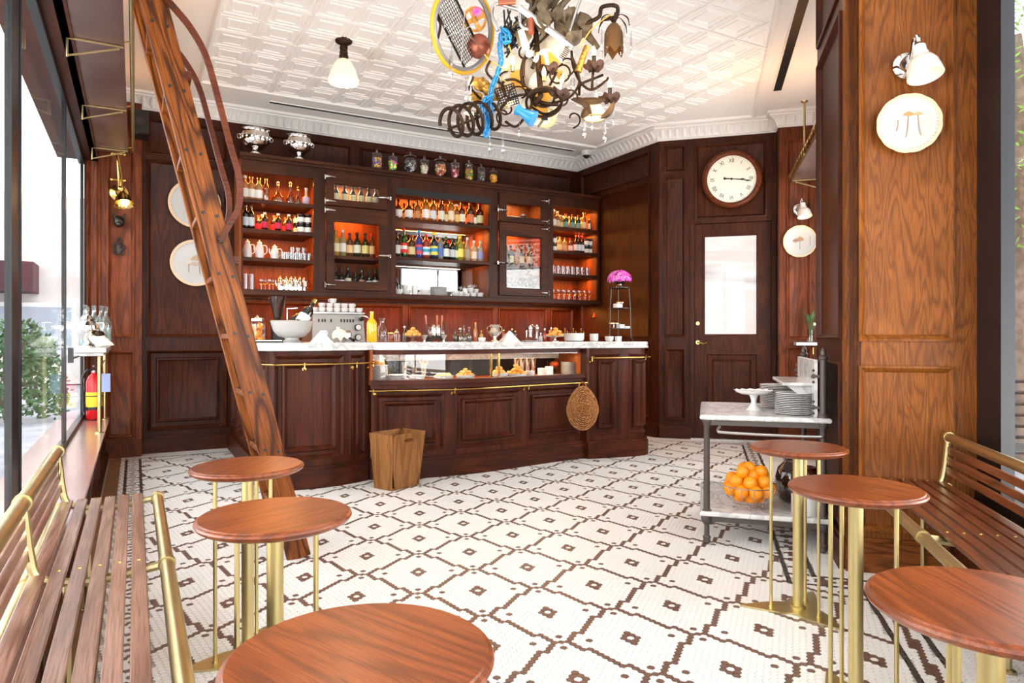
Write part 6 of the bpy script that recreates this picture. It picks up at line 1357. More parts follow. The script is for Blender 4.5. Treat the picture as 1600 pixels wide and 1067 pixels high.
for k in range(60): a = k * PI / 30; mb.T = T(rz=a); mb.box(.232, .240 if k % 5 else .246, -.001, .001, .0152, .016)
mb.build('minute_track', 'black', ck, 0, 'stuff')
def hand(L, wd, a, z, nm): mb = MB(); mb.T = T((0, 0, z), rz=a); mb.add([(-.07, -.004, 0), (-.07, .004, 0), (0, wd, 0), (L * .6, wd * .7, 0), (L * .75, wd * 2.4, 0), (L, 0, 0), (L * .75, -wd * 2.4, 0), (L * .6, -wd * .7, 0), (0, -wd, 0)], [tuple(range(9))[::-1]]); mb.ball((-.072, 0, 0), .012, 5, .2); mb.ball((0, 0, 0), .012, 6, .4); mb.build(nm, 'black', ck)
hand(.145, .004, math.radians(-4), .018, 'hour_hand'); hand(.215, .0035, math.radians(-9), .021, 'minute_hand')
# ceiling lamp
def clamp(x, y, s, label, en):
    t = thing('ceiling_lamp', label, 'lamp', (x, y, ZC), 0); mb = MB(); mb.lathe([(.03, -.16), (.036, -.13), (.03, -.11), (.034, -.10), (.028, -.09), (.032, -.06), (.026, -.045), (.062, -.022), (.066, -.012), (.06, 0)], 24); mb.build('fitter', 'rust', t)
    mb = MB(); mb.shell([(.036, -.155), (.06, -.175), (.09, -.23), (.108, -.29), (.118, -.31), (.118, -.325), (.108, -.335)], 36); mb.build('lamp_shade', 'shade', t, 60); mb = MB(); mb.ball((0, 0, -.23), .03, 8); mb.build('bulb', 'bulb', t)
    point('ceiling_lamp_light', (x, y, ZC - .3), en, (1, .8, .55), .05); t.scale = (s,) * 3
lx_, ly_ = fl(537, 62, ZC); clamp(lx_, ly_, 1.0, 'white glass bell ceiling lamp on a bronze fitter under the tin ceiling', 9)
# security dome
x, y = fl(916, 236, ZC); t = thing('security_camera', 'small white dome camera on the ceiling near the corner', 'camera', (x, y, ZC)); mb = MB(); mb.lathe([(.05, -.055), (.06, -.04), (.06, 0)], 24); mb.build('housing', 'white', t); mb = MB(); mb.ball((0, 0, -.05), .042, 8); mb.build('dome', 'black', t)
# swing-arm brass lamp
LXp = XY(186, 7.18); t = thing('swing_arm_lamp', 'polished brass swing-arm lamp, lit, on the left rear pilaster', 'lamp', (LXp, 7.18, 2.42))
mb = MB(); mb.T = T(rx=PI / 2); mb.lathe([(.075, 0), (.075, .01), (.05, .022), (.03, .03), (.02, .05), (0, .05)], 24); mb.build('wall_plate', 'gold', t)
mb = MB(); mb.tube([(0, -.05, 0), (.0, -.10, .10), (-.01, -.12, .33)], .012, 10); mb.tube([(-.01, -.13, .33), (.02, -.2, .12), (.02, -.22, -.01)], .010, 10)
for z, yy in ((.33, -.12), (.10, -.10)): mb.tube([(-.055, yy, z), (.045, yy, z)], .008, 8); mb.ball((-.055, yy, z), .016, 6); mb.ball((.045, yy, z), .016, 6)
mb.ball((.02, -.22, -.0), .028, 8); mb.build('arm', 'gold', t)
mb = MB(); mb.T = T((.03, -.24, -.03), rx=-.35, ry=-.1); mb.shell([(.02, 0), (.03, -.02), (.06, -.06), (.066, -.11), (.085, -.125)], 28); mb.build('lamp_shade', 'gold', t, 60)
mb = MB(); mb.ball((.05, -.27, -.12), .035, 8); mb.build('bulb', 'bulb', t); spot('swing_lamp_light', (LXp + .05, 6.88, 2.25), 7, WARM, (-.3, 0, 0), 2.4)
# boar head hook and ornament
t = thing('boar_head_hook', 'small dark cast boar head hook below the brass lamp', 'hook', (XY(186, 7.18), 7.18, 2.155)); mb = MB(); mb.ball((0, -.03, 0), .05, 8, 1.05, .9, .7); mb.ball((0, -.085, -.03), .026, 7, .9); mb.build('head', 'iron', t)
for sg in (-1, 1): q = MB(); q.tube([(sg * .03, -.03, .035), (sg * .048, -.035, .075)], [.016, .003], 6); q.build('ear', 'iron', t)
t = thing('cast_ornament', 'flat cast iron rosette ornament on the pilaster under the boar head', 'ornament', (XY(186, 7.18), 7.178, 1.93)); mb = MB()
for sg in (-1, 1): mb.ring((sg * .026, -.004, .0), .022, .006, 14, 6, 'Y'); mb.ring((sg * .024, -.004, -.05), .02, .006, 14, 6, 'Y')
mb.ring((0, -.004, .045), .02, .006, 14, 6, 'Y'); mb.ball((0, -.004, -.02), .02, 6, 2.6, 1, .3); mb.ball((0, -.004, .075), .012, 6); mb.build('rosette', 'iron', t)
t = thing('black_speaker', 'small black box fixed under the cornice left of the ladder', 'speaker', (.02, 7.0, 3.02)); mb = MB(); mb.box(-.05, .09, -.05, .18, -.09, .13, .01); mb.build('box', 'black', t); q = MB(); q.cyl((.02, -.055, .02), (.02, -.05, .02), .045, 16); q.build('grille', 'iron', t)

# ================================================================== LEFT CONSOLE SHELF
t = thing('console_shelf', 'white marble console shelf on slim brass legs standing on the window sill', 'shelf', (-.3, 6.4, SH))
def cs_(mb): mb.v = [(x + .3, y - 6.4, z - SH) for x, y, z in mb.v]; return mb
mb = MB(); mb.box(-.40, -.19, 5.92, 7.14, .985, 1.02, .005); mb.box(-.395, -.205, 5.94, 7.13, .96, .985, .004); cs_(mb).build('marble_slab', 'marble', t)
for y in (6.0, 7.0): mb = MB(); mb.cyl((-.235, y, SH), (-.235, y, .96), .013, 12); mb.lathe([(.032, SH), (.03, SH + .006), (.014, SH + .012)], 16, (-.235, y, 0)); cs_(mb).build('leg', 'brasspipe', t)
mb = MB(); mb.tube([(-.235, 6.0, .86), (-.235, 7.0, .90)], .005, 6); cs_(mb).build('stay', 'brasspipe', t)
for k, (X, Y) in enumerate(((-.36, 6.62), (-.30, 6.66), (-.25, 6.7), (-.22, 6.86), (-.31, 6.85), (-.36, 6.9))): bottle(X, Y, 1.035, .33, .043, 'wine', 'dfe9e6', None, None, f'pale frosted glass bottle, {ordn(k + 1)} on the tray at the end of the console shelf', 'frosted bottles on the console', 'e8f0ee', lz=(.1, .3))
mb = MB(); mb.box(-.395, -.185, 6.56, 6.96, 1.021, 1.033, .003); o = mb.build('glass_tray', 'white'); tag(o, 'thin white tray under the frosted bottles on the console', 'tray')
t = thing('silver_samovar', 'ornate silver lidded urn on the near end of the console shelf', 'urn', (-.32, 6.2, 1.021)); mb = MB(); mb.lathe([(.05, 0), (.05, .01), (.02, .03), (.02, .05), (.06, .08), (.08, .13), (.075, .17), (.04, .205), (.045, .22), (.03, .24), (.012, .255), (.02, .27), (0, .285)], 24); mb.build('body', 'silver', t)
for sg in (-1, 1): q = MB(); q.tube(catmull([(sg * .06, 0, .19), (sg * .105, 0, .19), (sg * .1, 0, .14), (sg * .07, 0, .10)], 4), .006, 6); q.build('handle', 'silver', t)
t = thing('seashell', 'bronze-tinged conch shell beside the silver urn on the console', 'seashell', (-.24, 6.12, 1.024)); mb = MB(); mb.T = T((0, 0, .05), ry=1.9, rx=.3); mb.lathe([(0, -.08), (.02, -.06), (.04, -.02), (.05, .02), (.03, .05), (.035, .055), (.015, .08), (.018, .085), (0, .11)], 16); mb.build('body', 'cream', t); mb = MB(); mb.ball((.0, .0, .10), .035, 7, .8); mb.build('whorl', 'rust', t)
t = thing('fire_extinguisher', 'red fire extinguisher with black hose and yellow label in the window corner', 'extinguisher', (-.315, 7.0, SH + .006)); mb = MB(); mb.lathe([(.055, 0), (.062, .01), (.062, .33), (.045, .375), (.022, .40), (.022, .41)], 24); mb.build('cylinder', 'red', t)
mb = MB(); mb.shell([(.063, .11), (.063, .24)], 24); mb.build('label', 'yellow', t); mb = MB(); mb.shell([(.064, .19), (.064, .31)], 24); mb.v = [(a, b, c) for a, b, c in mb.v]; 
q = MB(); q.shell([(.0645, .085), (.0645, .11)], 24); q.build('label_base', 'black', t); q = MB(); q.ring((0, 0, .205), .066, .004, 28, 6); q.build('strap', 'black', t)
mb = MB(); mb.lathe([(.02, .40), (.022, .43), (0, .44)], 14); mb.tube([(0, 0, .44), (.0, -.04, .455), (0, -.10, .47)], .008, 6); mb.tube([(0, 0, .425), (0, -.09, .425)], .007, 6); mb.build('valve', 'steel', t)
mb = MB(); mb.tube(catmull([(.0, 0, .43), (-.05, -.03, .43), (-.085, -.03, .36), (-.082, -.03, .22), (-.075, -.03, .12)], 5), .010, 8); mb.tube([(-.075, -.03, .14), (-.074, -.03, .07)], .014, 8); mb.build('hose', 'black', t)
mb = MB(); mb.box(.055, .125, -.05, -.046, .24, .40); mb.v = [(a, b, c) for a, b, c in mb.v]; mb.build('inspection_tag', 'bluetag', t)

# ================================================================== CHANDELIER
ZD = 3.3; O = atZ(835, 100, ZD)
ch = thing('junk_chandelier', 'sprawling chandelier of bicycle wheel, blue chain, branches, candle bulbs and crystals', 'chandelier', O)
Rv, Fv = V((C_, -S, 0)), V((S, C_, 0)); PX = ZD / FOC
def K(px, py, dz=0): return atZ(px, py, ZD + dz) - O
def kp(mb, nm, m_, lab=None, par=None, sm=50, kind=None):
    o = mb.build(nm, m_, par or ch, sm, kind)
    if lab: o['label'] = lab
    return o
def orient(c, nrm, upang=0):
    n_ = V(nrm).normalized(); u = V((0, 0, 1)).cross(n_).normalized(); v = n_.cross(u); m = Matrix((u, v, n_)).transposed().to_4x4(); return Matrix.Translation(c) @ m @ Matrix.Rotation(upang, 4, 'Z')
mb = MB(); mb.cyl(V((0, 0, .25)), V((0, 0, ZC - O.z)), .012, 10); mb.lathe([(.02, -.05), (.07, -.03), (.075, 0)], 24, (0, 0, ZC - O.z)); kp(mb, 'stem', 'rust')
mb = MB(); mb.tube([K(835, 20), K(838, 60), K(842, 110), K(845, 150), K(835, 165)], .014, 8); kp(mb, 'spine', 'rust')
# bicycle wheel
wn = -Fv * .66 + Rv * .72 + V((0, 0, -.25)); wc = K(724, 46, .1); W_ = orient(wc, wn, .3)
mb = MB(); mb.T = W_; mb.ring((0, 0, 0), .203, .010, 56, 8); wheel = kp(mb, 'wheel_tyre', 'yellowtyre', 'yellow bicycle tyre')
mb = MB(); mb.T = W_; mb.ring((0, 0, 0), .186, .011, 56, 6); kp(mb, 'wheel_rim', 'grey')
mb = MB(); mb.T = W_ @ Matrix.Rotation(-1.0, 4, 'Z')
for i in range(-5, 6):
    y = i * .014; mb.box(-.16, .16, y - .0012, y + .0012, -.04, -.037) if abs(i) < 5 else mb.box(-.17, .17, y - .004, y + .004, -.044, -.034)
for i in range(-9, 10): mb.box(i * .017 - .001, i * .017 + .001, -.075, .075, -.037, -.034)
kp(mb, 'wire_rack', 'iron', None, None, 0)
for k in range(3): mb = MB(); a = k * 1.1 + .3; mb.T = W_; mb.cyl((-.185 * math.cos(a), -.185 * math.sin(a), 0), (.185 * math.cos(a), .185 * math.sin(a), 0), .002, 5); kp(mb, 'spoke', 'steel')
mb = MB(); mb.T = orient(K(748, 72, .22), -Fv + V((0, 0, -.3))); mb.lathe([(0, .03), (.035, .025), (.058, 0), (.062, -.01), (.035, .0), (0, .01)], 20); kp(mb, 'copper_dish', 'terracotta', 'copper fan-shaped dish')
mb = MB(); mb.T = orient(K(742, 30, .2), -Fv + V((0, 0, -.4)), .4); mb.box(-.07, .07, -.012, .012, -.004, .004); mb.box(-.012, .012, -.06, .06, -.004, .004); mb.ring((0, 0, 0), .055, .008, 20, 6); kp(mb, 'pierced_plate', 'pastry', 'orange pierced metal plate')
mb = MB()
for k in range(14): a = 2 * PI * k / 14; c = K(745, 18, .1); mb.tube([c, c + (Rv * math.cos(a) + V((0, 0, 1)) * math.sin(a)) * .026], [.0015, .003], 5)
kp(mb, 'glass_flower', 'pink')
# coil spring
axis0, axis1 = K(700, 192, -.12), K(776, 180, .08); ax = (axis1 - axis0); al = ax.normalized(); u = V((0, 0, 1)).cross(al).normalized(); v = al.cross(u); pts = []
for k in range(110): f = k / 109; a = f * 5.2 * 2 * PI; r = .062 + .012 * math.sin(PI * f); pts.append(axis0 + ax * f + u * math.cos(a) * r * 1. + v * math.sin(a) * r)
mb = MB(); mb.tube(pts, .009, 7); mb.tube([axis0 + ax * .0 - V((0, 0, .03)), axis0 + ax * .55, axis1 + V((0, 0, .03))], .006, 6); kp(mb, 'coil_spring', 'rust')
# blue chain: each link is its own piece
def chain(path_pts, n, nm='chain_link', m_='blue', s=.022):
    cv = catmull([p for p in path_pts], 12); L = [0]
    for a, b in zip(cv, cv[1:]): L.append(L[-1] + (b - a).length)
    base_ = None
    for i in range(n):
        d = L[-1] * (i + .5) / n; k = max(j for j in range(len(L)) if L[j] <= d); k = min(k, len(cv) - 2); p = cv[k]; t_ = (cv[k + 1] - cv[k]).normalized()
        if base_ is None:
            q = MB(); pt = [(math.cos(a) * s * .45, 0, math.sin(a) * s * .45 + (s * .45 if math.sin(a) > 0 else -s * .45)) for a in [2 * PI * j / 14 for j in range(14)]]; q.tube(pt, s * .19, 6, True); base_ = o = q.build(nm, m_, ch, 60)
        else: o = base_.copy(); COL.objects.link(o); o.parent = ch
        o.location = p; o.rotation_euler = (t_.to_track_quat('Z', 'Y') @ Matrix.Rotation((i % 2) * PI / 2, 3, 'Z').to_quaternion()).to_euler()
chain([K(784, 48), K(781, 75), K(783, 95), K(776, 118), K(768, 140), K(767, 165), K(766, 190), K(758, 213)], 25)
chain([K(768, 150, -.03), K(757, 158, -.03), K(753, 170, -.03), K(757, 195, -.03), K(760, 212, -.03)], 10)
chain([K(785, 45, -.04), K(795, 55, -.04), K(792, 66, -.04), K(786, 60, -.04)], 6)
chain([K(770, 150, .03), K(762, 160, .03), K(763, 180, .03), K(764, 200, .03)], 8)
# handlebar
mb = MB(); mb.tube(catmull([K(778, 48, -.06), K(768, 22, -.06), K(776, 6, -.06), K(800, 12, -.08), K(814, 16, -.08), K(820, 14, -.08)], 6), .0095, 8); mb.tube(catmull([K(815, 14, -.08), K(812, 34, -.1), K(818, 44, -.1), K(828, 46, -.1)], 5), .008, 8); kp(mb, 'handlebar', 'steel')
mb = MB(); a, b = K(812, 12, -.1), K(895, 74, -.1); n_ = (b - a).normalized(); mb.tube([a, b], [.016, .016], 4); kp(mb, 'crossbar', 'steel', None, None, 10)
mb = MB(); mb.tube([K(829, 30, -.1), K(830, 52, -.11)], [.016, .014], 10); kp(mb, 'copper_grip', 'terracotta'); mb = MB(); mb.tube([K(778, 3, -.1), K(806, 2, -.1)], [.017, .015], 10); kp(mb, 'copper_grip', 'terracotta')
mb = MB(); mb.tube([K(884, 66, -.05), K(908, -5, -.05)], .007, 8); kp(mb, 'steel_rod', 'steel')
# branches and dried leaves
random.seed(21)
for i in range(22):
    a = K(random.uniform(815, 905), random.uniform(-30, -5), random.uniform(-.05, .2)); b = K(random.uniform(800, 900), random.uniform(20, 62), random.uniform(-.08, .15)); m1 = a.lerp(b, .5) + V((random.uniform(-.03, .03), random.uniform(-.03, .03), 0)); mb = MB(); mb.tube(catmull([a, m1, b], 4), [random.uniform(.006, .016) * (1 - .08 * k) for k in range(9)], 6); kp(mb, 'branch', 'leafdry')
for i in range(13):
    c = K(random.uniform(812, 905), random.uniform(-6, 40), random.uniform(-.12, .05)) if i else K(908, 46, -.1); L = random.uniform(.07, .13); a = random.uniform(-.7, .7); d = (V((0, 0, -1)) * math.cos(a) + Rv * math.sin(a)); sd = d.cross(Fv).normalized(); mb = MB(); vs = []
    for k in range(7): f = k / 6; wq = L * .32 * math.sin(PI * min(1, f * .95 + .03)); cc = c + d * L * f; vs += [cc - sd * wq + Fv * .012 * math.cos(f * 5), cc + Fv * .02 * math.sin(f * 4 + i), cc + sd * wq - Fv * .01]
    mb.add(vs, [(3 * k + j, 3 * k + j + 1, 3 * k + 4 + j, 3 * k + 3 + j) for k in range(6) for j in range(2)]); kp(mb, 'dried_leaf', 'leafdry')
# pale painted discs around the middle
for i, (px, py, r, dz) in enumerate(((852, 88, .115, .06), (806, 116, .10, .10), (852, 140, .095, .04), (845, 166, .10, .08), (878, 115, .07, .1))):
    mb = MB(); mb.T = orient(K(px, py, dz), -Fv + Rv * .2 * (i - 2) + V((0, 0, -.35)), i); mb.lathe([(0, .008), (r * .6, .006), (r * .95, -.004), (r, -.01), (r * .9, -.012), (0, -.004)], 30, sx=1, sy=.85 + .1 * (i % 2)); d_ = kp(mb, 'painted_disc', M.setdefault('discpaint', solid('painted disc cream', 'd9d2c4', .4)))
    mb = MB(); mb.T = orient(K(px + (5 - i * 3), py + 8, dz - .025), -Fv + V((0, 0, -.3)), i * 2); random.seed(i + 2); pts = [(.04 * (1 + .4 * random.random()) * math.cos(2 * PI * k / 9), .03 * (1 + .5 * random.random()) * math.sin(2 * PI * k / 9)) for k in range(9)]; mb.prism(pts, 0, .003); kp(mb, 'yellow_patch', M.setdefault('patch', solid('yellow ochre patch', 'dfa63a', .5)), None, d_)
# curling iron arms
arms = [[(845, 165), (868, 160), (890, 152), (905, 130), (900, 105), (893, 88)], [(893, 80), (896, 105), (908, 130), (925, 140), (945, 128), (950, 122)], [(925, 140), (926, 120), (928, 106)], [(905, 148), (908, 132), (930, 122), (942, 117)],
        [(850, 150), (862, 128), (870, 112)], [(870, 140), (850, 143), (828, 140), (812, 128), (800, 124), (785, 130), (790, 150)], [(820, 90), (815, 115), (822, 140), (845, 160), (872, 163)], [(835, 60), (828, 75), (820, 92), (818, 120)], [(860, 50), (848, 62), (838, 70)],
        [(780, 175), (795, 155), (820, 148), (830, 155), (828, 170), (812, 172)], [(790, 190), (805, 198), (818, 185), (815, 170)], [(740, 120), (735, 135), (745, 148), (752, 155)], [(828, 165), (850, 178), (868, 172), (878, 160)], [(905, 45), (920, 35), (936, 26), (940, 12), (955, 8), (965, 12), (962, 26), (945, 30)], [(766, 95), (760, 110), (768, 122), (782, 130)], [(682, -5), (680, 20), (688, 38), (684, 60)]]
for i, a in enumerate(arms):
    cv = catmull([K(px, py, .03 * math.sin(i * 2.1 + k)) for k, (px, py) in enumerate(a)], 6); mb = MB(); mb.tube(cv, .0065 if i not in (13, 6) else .010, 7); kp(mb, 'iron_arm', 'rust')
random.seed(77)
for i in range(16):                                      # smaller scrolls filling the middle of the tangle
    c = V((random.uniform(785, 900), random.uniform(75, 185), 0)); a0 = random.uniform(0, 6.28); r0 = random.uniform(9, 20); sg = random.choice((-1, 1)); dz = random.uniform(-.1, .16)
    cv = [K(c.x + r0 * (1 - .09 * k) * math.cos(a0 + sg * k * .55), c.y + r0 * (1 - .09 * k) * math.sin(a0 + sg * k * .55), dz + .012 * k) for k in range(9)]
    mb = MB(); mb.tube(catmull(cv, 4), .0045, 6); kp(mb, 'iron_scroll', 'rust')
mb = MB(); mb.T = orient(K(850, 160, -.06), -Fv + V((0, 0, -1.6))); mb.ring((0, 0, 0), .085, .007, 30, 6); mb.ring((.0, .0, -.03), .05, .006, 24, 6); kp(mb, 'iron_hoop', 'rust')
def bobeche(px, py, dz, tilt=0, sock='steel', hh=.045, cup_=True):
    c = K(px, py, dz); A_ = Matrix.Translation(c) @ Matrix.Rotation(tilt, 4, Fv)
    if cup_:
        mb = MB(); mb.T = A_; n = 24; vs = []; fs = []
        for r, z in ((.012, -.018), (.036, -.016), (.048, .0), (.05, .008), (.03, .006)):
            for k in range(n): a = 2 * PI * k / n; q = r * (1 + .16 * math.cos(a * 5)); vs.append((q * math.cos(a), q * math.sin(a), z + .008 * math.cos(a * 5 + r * 30)))
        for r in range(4):
            for k in range(n): j = (k + 1) % n; fs.append((r * n + k, r * n + j, (r + 1) * n + j, (r + 1) * n + k))
        mb.add(vs, fs); b_ = kp(mb, 'drip_cup', M.setdefault('bob', solid('rusty petal cup', '40291f', .6, .4)))
    mb = MB(); mb.T = A_; mb.cyl((0, 0, .004), (0, 0, .004 + hh), .0095, 12); kp(mb, 'candle_socket', sock)
    mb = MB(); mb.T = A_; mb.lathe([(.006, hh + .004), (.010, hh + .014), (.0105, hh + .026), (.006, hh + .042), (0, hh + .054)], 12); kp(mb, 'candle_bulb', 'bulb')
for a in ((928, 103, -.02, 0, 'iron'), (857, 108, -.04, -.2, 'white'), (874, 146, -.08, .2, 'chrome'), (953, 153, 0, .0, 'iron')): bobeche(*a)
for a in ((801, 113, -.06, 0, 'brass', .03, False), (836, 86, -.08, 1.2, 'brass', .02, False), (831, 108, -.1, .4, 'rust', .03, False), (735, 142, -.02, 0, 'rust', .02, False), (748, 180, .0, -1.4, 'iron', .02, False), (850, 128, -.1, 0, 'brass', .02, False), (785, 170, .05, 1., 'brass', .02, False)): bobeche(*a)
mb = MB(); mb.tube([K(814, 48, -.12), K(822, 76, -.12)], [.014, .018], 12); kp(mb, 'tube_bulb', emit('tube bulb', 'ffd9a0', 3.5)); mb = MB(); mb.ball(K(827, 84, -.12), .018, 8); kp(mb, 'bulb_holder', 'white')
# amber lantern
lc = K(959, 62); lan = MB(); lan.T = Matrix.Translation(lc)
n = 6; vs = []
for r, z in ((.02, .075), (.035, .055), (.045, .03), (.048, -.045)):
    for k in range(12): a = 2 * PI * k / 12; vs.append((r * math.cos(a), r * math.sin(a), z - (.035 if (z < 0 and k % 2 == 0) else 0)))
lan.add(vs, [(r * 12 + k, r * 12 + (k + 1) % 12, r * 12 + 12 + (k + 1) % 12, r * 12 + 12 + k) for r in range(3) for k in range(12)]); kp(lan, 'amber_lantern', M.setdefault('mesh', solid('pierced brass amber', '6b4c2a', .5, .5)), 'amber pierced lantern')
mb = MB(); mb.ball(lc + V((0, 0, -.02)), .014, 6); kp(mb, 'lantern_bulb', emit('lantern bulb', 'ff9a40', 4))
mb = MB(); mb.tube([lc + V((0, 0, .075)), K(965, 20)], .003, 5)
for k in range(6): a = k * PI / 3; e = V((math.cos(a), math.sin(a), 0)); mb.tube(catmull([lc + V((0, 0, .075)), lc + e * .03 + V((0, 0, .115)), lc + e * .07 + V((0, 0, .09)), lc + e * .08 + V((0, 0, .05))], 4), [.003 + .001 * math.sin(j) for j in range(13)], 5)
kp(mb, 'lantern_frame', 'rust')
def drop(p, L, r=.0075, nm='crystal_drop'):
    mb = MB(); mb.lathe([(0, 0), (r * .5, -.008), (r * .9, -L * .6), (r * .5, -L * .66), (.001, -L * .68), (r * .6, -L * .71), (r * 1.25, -L * .8), (r * 1.1, -L * .88), (0, -L)][::-1], 6, p); return kp(mb, nm, 'crystal', None, None, 10)
for px, py, L, r in ((913, 180, .115, .009), (925, 172, .10, .006), (945, 183, .125, .010), (958, 160, .115, .006), (932, 122, .15, .004), (766, 200, .125, .010), (786, 205, .115, .008), (811, 187, .085, .006), (728, 118, .13, .008), (735, 122, .12, .007), (675, 50, .12, .005), (694, 0, .14, .007), (706, 60, .2, .007), (704, 85, .11, .012), (892, 115, .10, .006), (897, 118, .12, .006), (940, 42, .14, .006), (949, 50, .12, .006), (970, 45, .13, .005), (986, 48, .13, .008), (975, 40, .1, .005)): drop(K(px, py, -.03), L, r)
# lit glass bowl in a leaf bracket
gc = K(929, 178); mb = MB(); mb.T = Matrix.Translation(gc); mb.lathe([(.052, -.02), (.05, .01), (.035, .035), (.012, .046), (0, .047)], 24); kp(mb, 'glass_bowl', M.setdefault('lit', (lambda q: (q.bsdf('f6e8c8', .3, **{'Emission Color': lin('ffd9a0'), 'Emission Strength': 1.2}), q.m)[1])(NT('lit glass bowl'))), 'lit cream glass bowl')
mb = MB(); mb.T = Matrix.Translation(gc + V((0, 0, -.02))); mb.ring((0, 0, 0), .056, .005, 28, 6); kp(mb, 'bowl_rim', 'brass')
for (p1, p2, p3) in (((892, 155), (912, 160), (925, 182)), ((895, 156), (925, 158), (946, 156)), ((960, 158), (952, 175), (938, 185)), ((908, 184), (915, 175), (918, 165))):
    a, b, c = K(*p1, -.05), K(*p2, -.05), K(*p3, -.05); mb = MB(); cv = catmull([a, b, c], 6); mb.tube(cv, [.002 + .016 * math.sin(PI * k / 12) for k in range(13)], 4); kp(mb, 'metal_leaf', M.setdefault('bronzeleaf', solid('bronze leaf', '4c3826', .5, .6)))
# crusty golden lumps, lace, cream tin and blue cup
random.seed(31)
for i, (px, py, r) in enumerate(((752, 132, .04), (764, 140, .035), (744, 152, .03), (772, 150, .028), (758, 160, .03), (785, 137, .022), (735, 125, .015))):
    mb = MB(); mb.ball(K(px, py, .04), r, 8, .8, 1.1, .8); mb.v = [tuple(V(p) + V((random.uniform(-1, 1), random.uniform(-1, 1), random.uniform(-1, 1))) * r * .16) for p in mb.v]; kp(mb, 'golden_shell', M.setdefault('goldcrust', speckle('gold crust', 'd8a84a', '8a6428', 70, .35, metal=.5)))
mb = MB(); mb.T = orient(K(792, 150, .02), -Fv + V((0, 0, -.6)), .3)
for i in range(-4, 5): mb.box(-.05, .05, i * .012 - .002, i * .012 + .002, 0, .004); mb.box(i * .012 - .002, i * .012 + .002, -.05, .05, 0, .004)
kp(mb, 'pierced_grille', 'black', None, None, 0)
mb = MB(); mb.T = orient(K(853, 183, .1), -Fv + V((0, 0, -.5))); mb.lathe([(.05, -.02), (.055, 0), (.05, .004), (.035, -.004), (0, -.006)], 28); tn = kp(mb, 'cream_tin_lid', M.setdefault('tincream', solid('cream tin', 'd8c898', .35, .3))); mb = MB(); mb.T = orient(K(851, 180, .07), -Fv + V((0, 0, -.5))); mb.box(-.016, .016, -.025, .025, 0, .004); kp(mb, 'dark_plaque', 'black', None, tn)
mb = MB(); a, b = K(808, 171, -.06), K(834, 186, -.08); mb.tube([a, a.lerp(b, .3), b], [.028, .018, .04], 16); kp(mb, 'blue_cup', 'blue', 'bright blue flared cup')
mb = MB(); mb.tube([K(848, 188, -.1), K(841, 198, -.1)], .006, 6); kp(mb, 'wood_peg', 'leafdry')
mb = MB(); mb.tube(catmull([K(795, 70, -.02), K(800, 90, 0), K(792, 110, -.02), K(776, 100, 0), K(765, 96, -.02), K(757, 100, -.04)], 6), .003, 5); kp(mb, 'yellow_cord', M['patch']); mb = MB(); mb.tube(catmull([K(757, 85), K(768, 100), K(780, 120), K(800, 132), K(822, 138)], 6), .0025, 5); kp(mb, 'yellow_cord', M['patch']); mb = MB(); mb.tube(catmull([K(905, 75, -.05), K(925, 45, -.05), K(955, 22, -.02)], 6), .003, 5); kp(mb, 'yellow_cord', M['patch'])
for i in range(30):
    random.seed(i); a = K(random.uniform(782, 830), random.uniform(10, 55), random.uniform(0, .15)); b = K(random.uniform(785, 825), random.uniform(50, 90), random.uniform(0, .15)); mb = MB(); mb.tube([a, a.lerp(b, .5) + Rv * random.uniform(-.02, .02), b], .005, 5); kp(mb, 'black_twig', 'black')
mb = MB()
for i in range(9): mb.box(0, 0, 0, 0, 0, 0) if 0 else mb.tube([K(874 + i * 1.6, 88 - i * 2.4, -.06), K(882 + i * 1.6, 93 - i * 2.4, -.06)], .003, 5)
kp(mb, 'ribbed_heater', 'castiron'); mb = MB(); mb.T = orient(K(873, 84, -.03), -Fv * .6 + Rv * .5, .5); mb.lathe([(0, .006), (.028, .0), (0, -.006)], 16, sx=.6, sy=1.6); kp(mb, 'shell_piece', 'cream')
mb = MB(); mb.tube([K(917, 72, -.02), K(903, 112, -.02)], [.014, .018], 8); kp(mb, 'jewelled_scabbard', M['goldcrust'])
mb = MB(); mb.tube([K(886, 20, .1), K(905, 60, .1)], [.05, .03], 10); mb.tube([K(905, 40, .1), K(935, 75, .1)], [.03, .012], 8); kp(mb, 'bark_piece', 'leafdry')
for px, py in ((817, 62), (801, 90), (885, 118), (955, 128), (931, 74), (929, 176)): point('chandelier_light', atZ(px, py, ZD - .15), .7, (1, .75, .45), .03)

# ================================================================== OUTSIDE
q = MB(); q.add([(-.62, -2, 2.78), (-.62, 7.6, 2.78), (-1.15, 7.6, 4.15), (-1.15, -2, 4.15), (-.62, -2, 2.80), (-.62, 7.6, 2.80), (-1.15, 7.6, 4.17), (-1.15, -2, 4.17)], [(0, 1, 2, 3), (7, 6, 5, 4), (0, 4, 5, 1), (2, 6, 7, 3), (1, 5, 6, 2), (3, 7, 4, 0)])
o = q.build('window_awning', solid('navy canvas', '3b4254', .8)); tag(o, 'dark navy canvas awning outside the top of the left window', 'awning')
t = thing('shopfront', 'pale building across the street with a maroon sign band and gold letters', 'building', (-3.6, 19, 0)); bm_ = speckle('pale brick', 'cfc9c4', 'bdb5b0', 2, .9)
mb = MB(); mb.box(-9, 3.5, 0, 6, 0, 4.4); mb.build('facade', bm_, t)
mb = MB(); SX = XY(52, 18); mb.box(-9, SX + 3.6, -1.0, .0, 2.1, 2.75); mb.build('sign_band', solid('maroon awning', '3a1420', .7), t)
M['goldletter'] = solid('gold lettering', 'd8b45a', .5); text('sign_lettering', 'fle', .5, 'goldletter', t, (SX + 3.6 - .85, -1.02, 2.42), (PI / 2, 0, 0), .01)
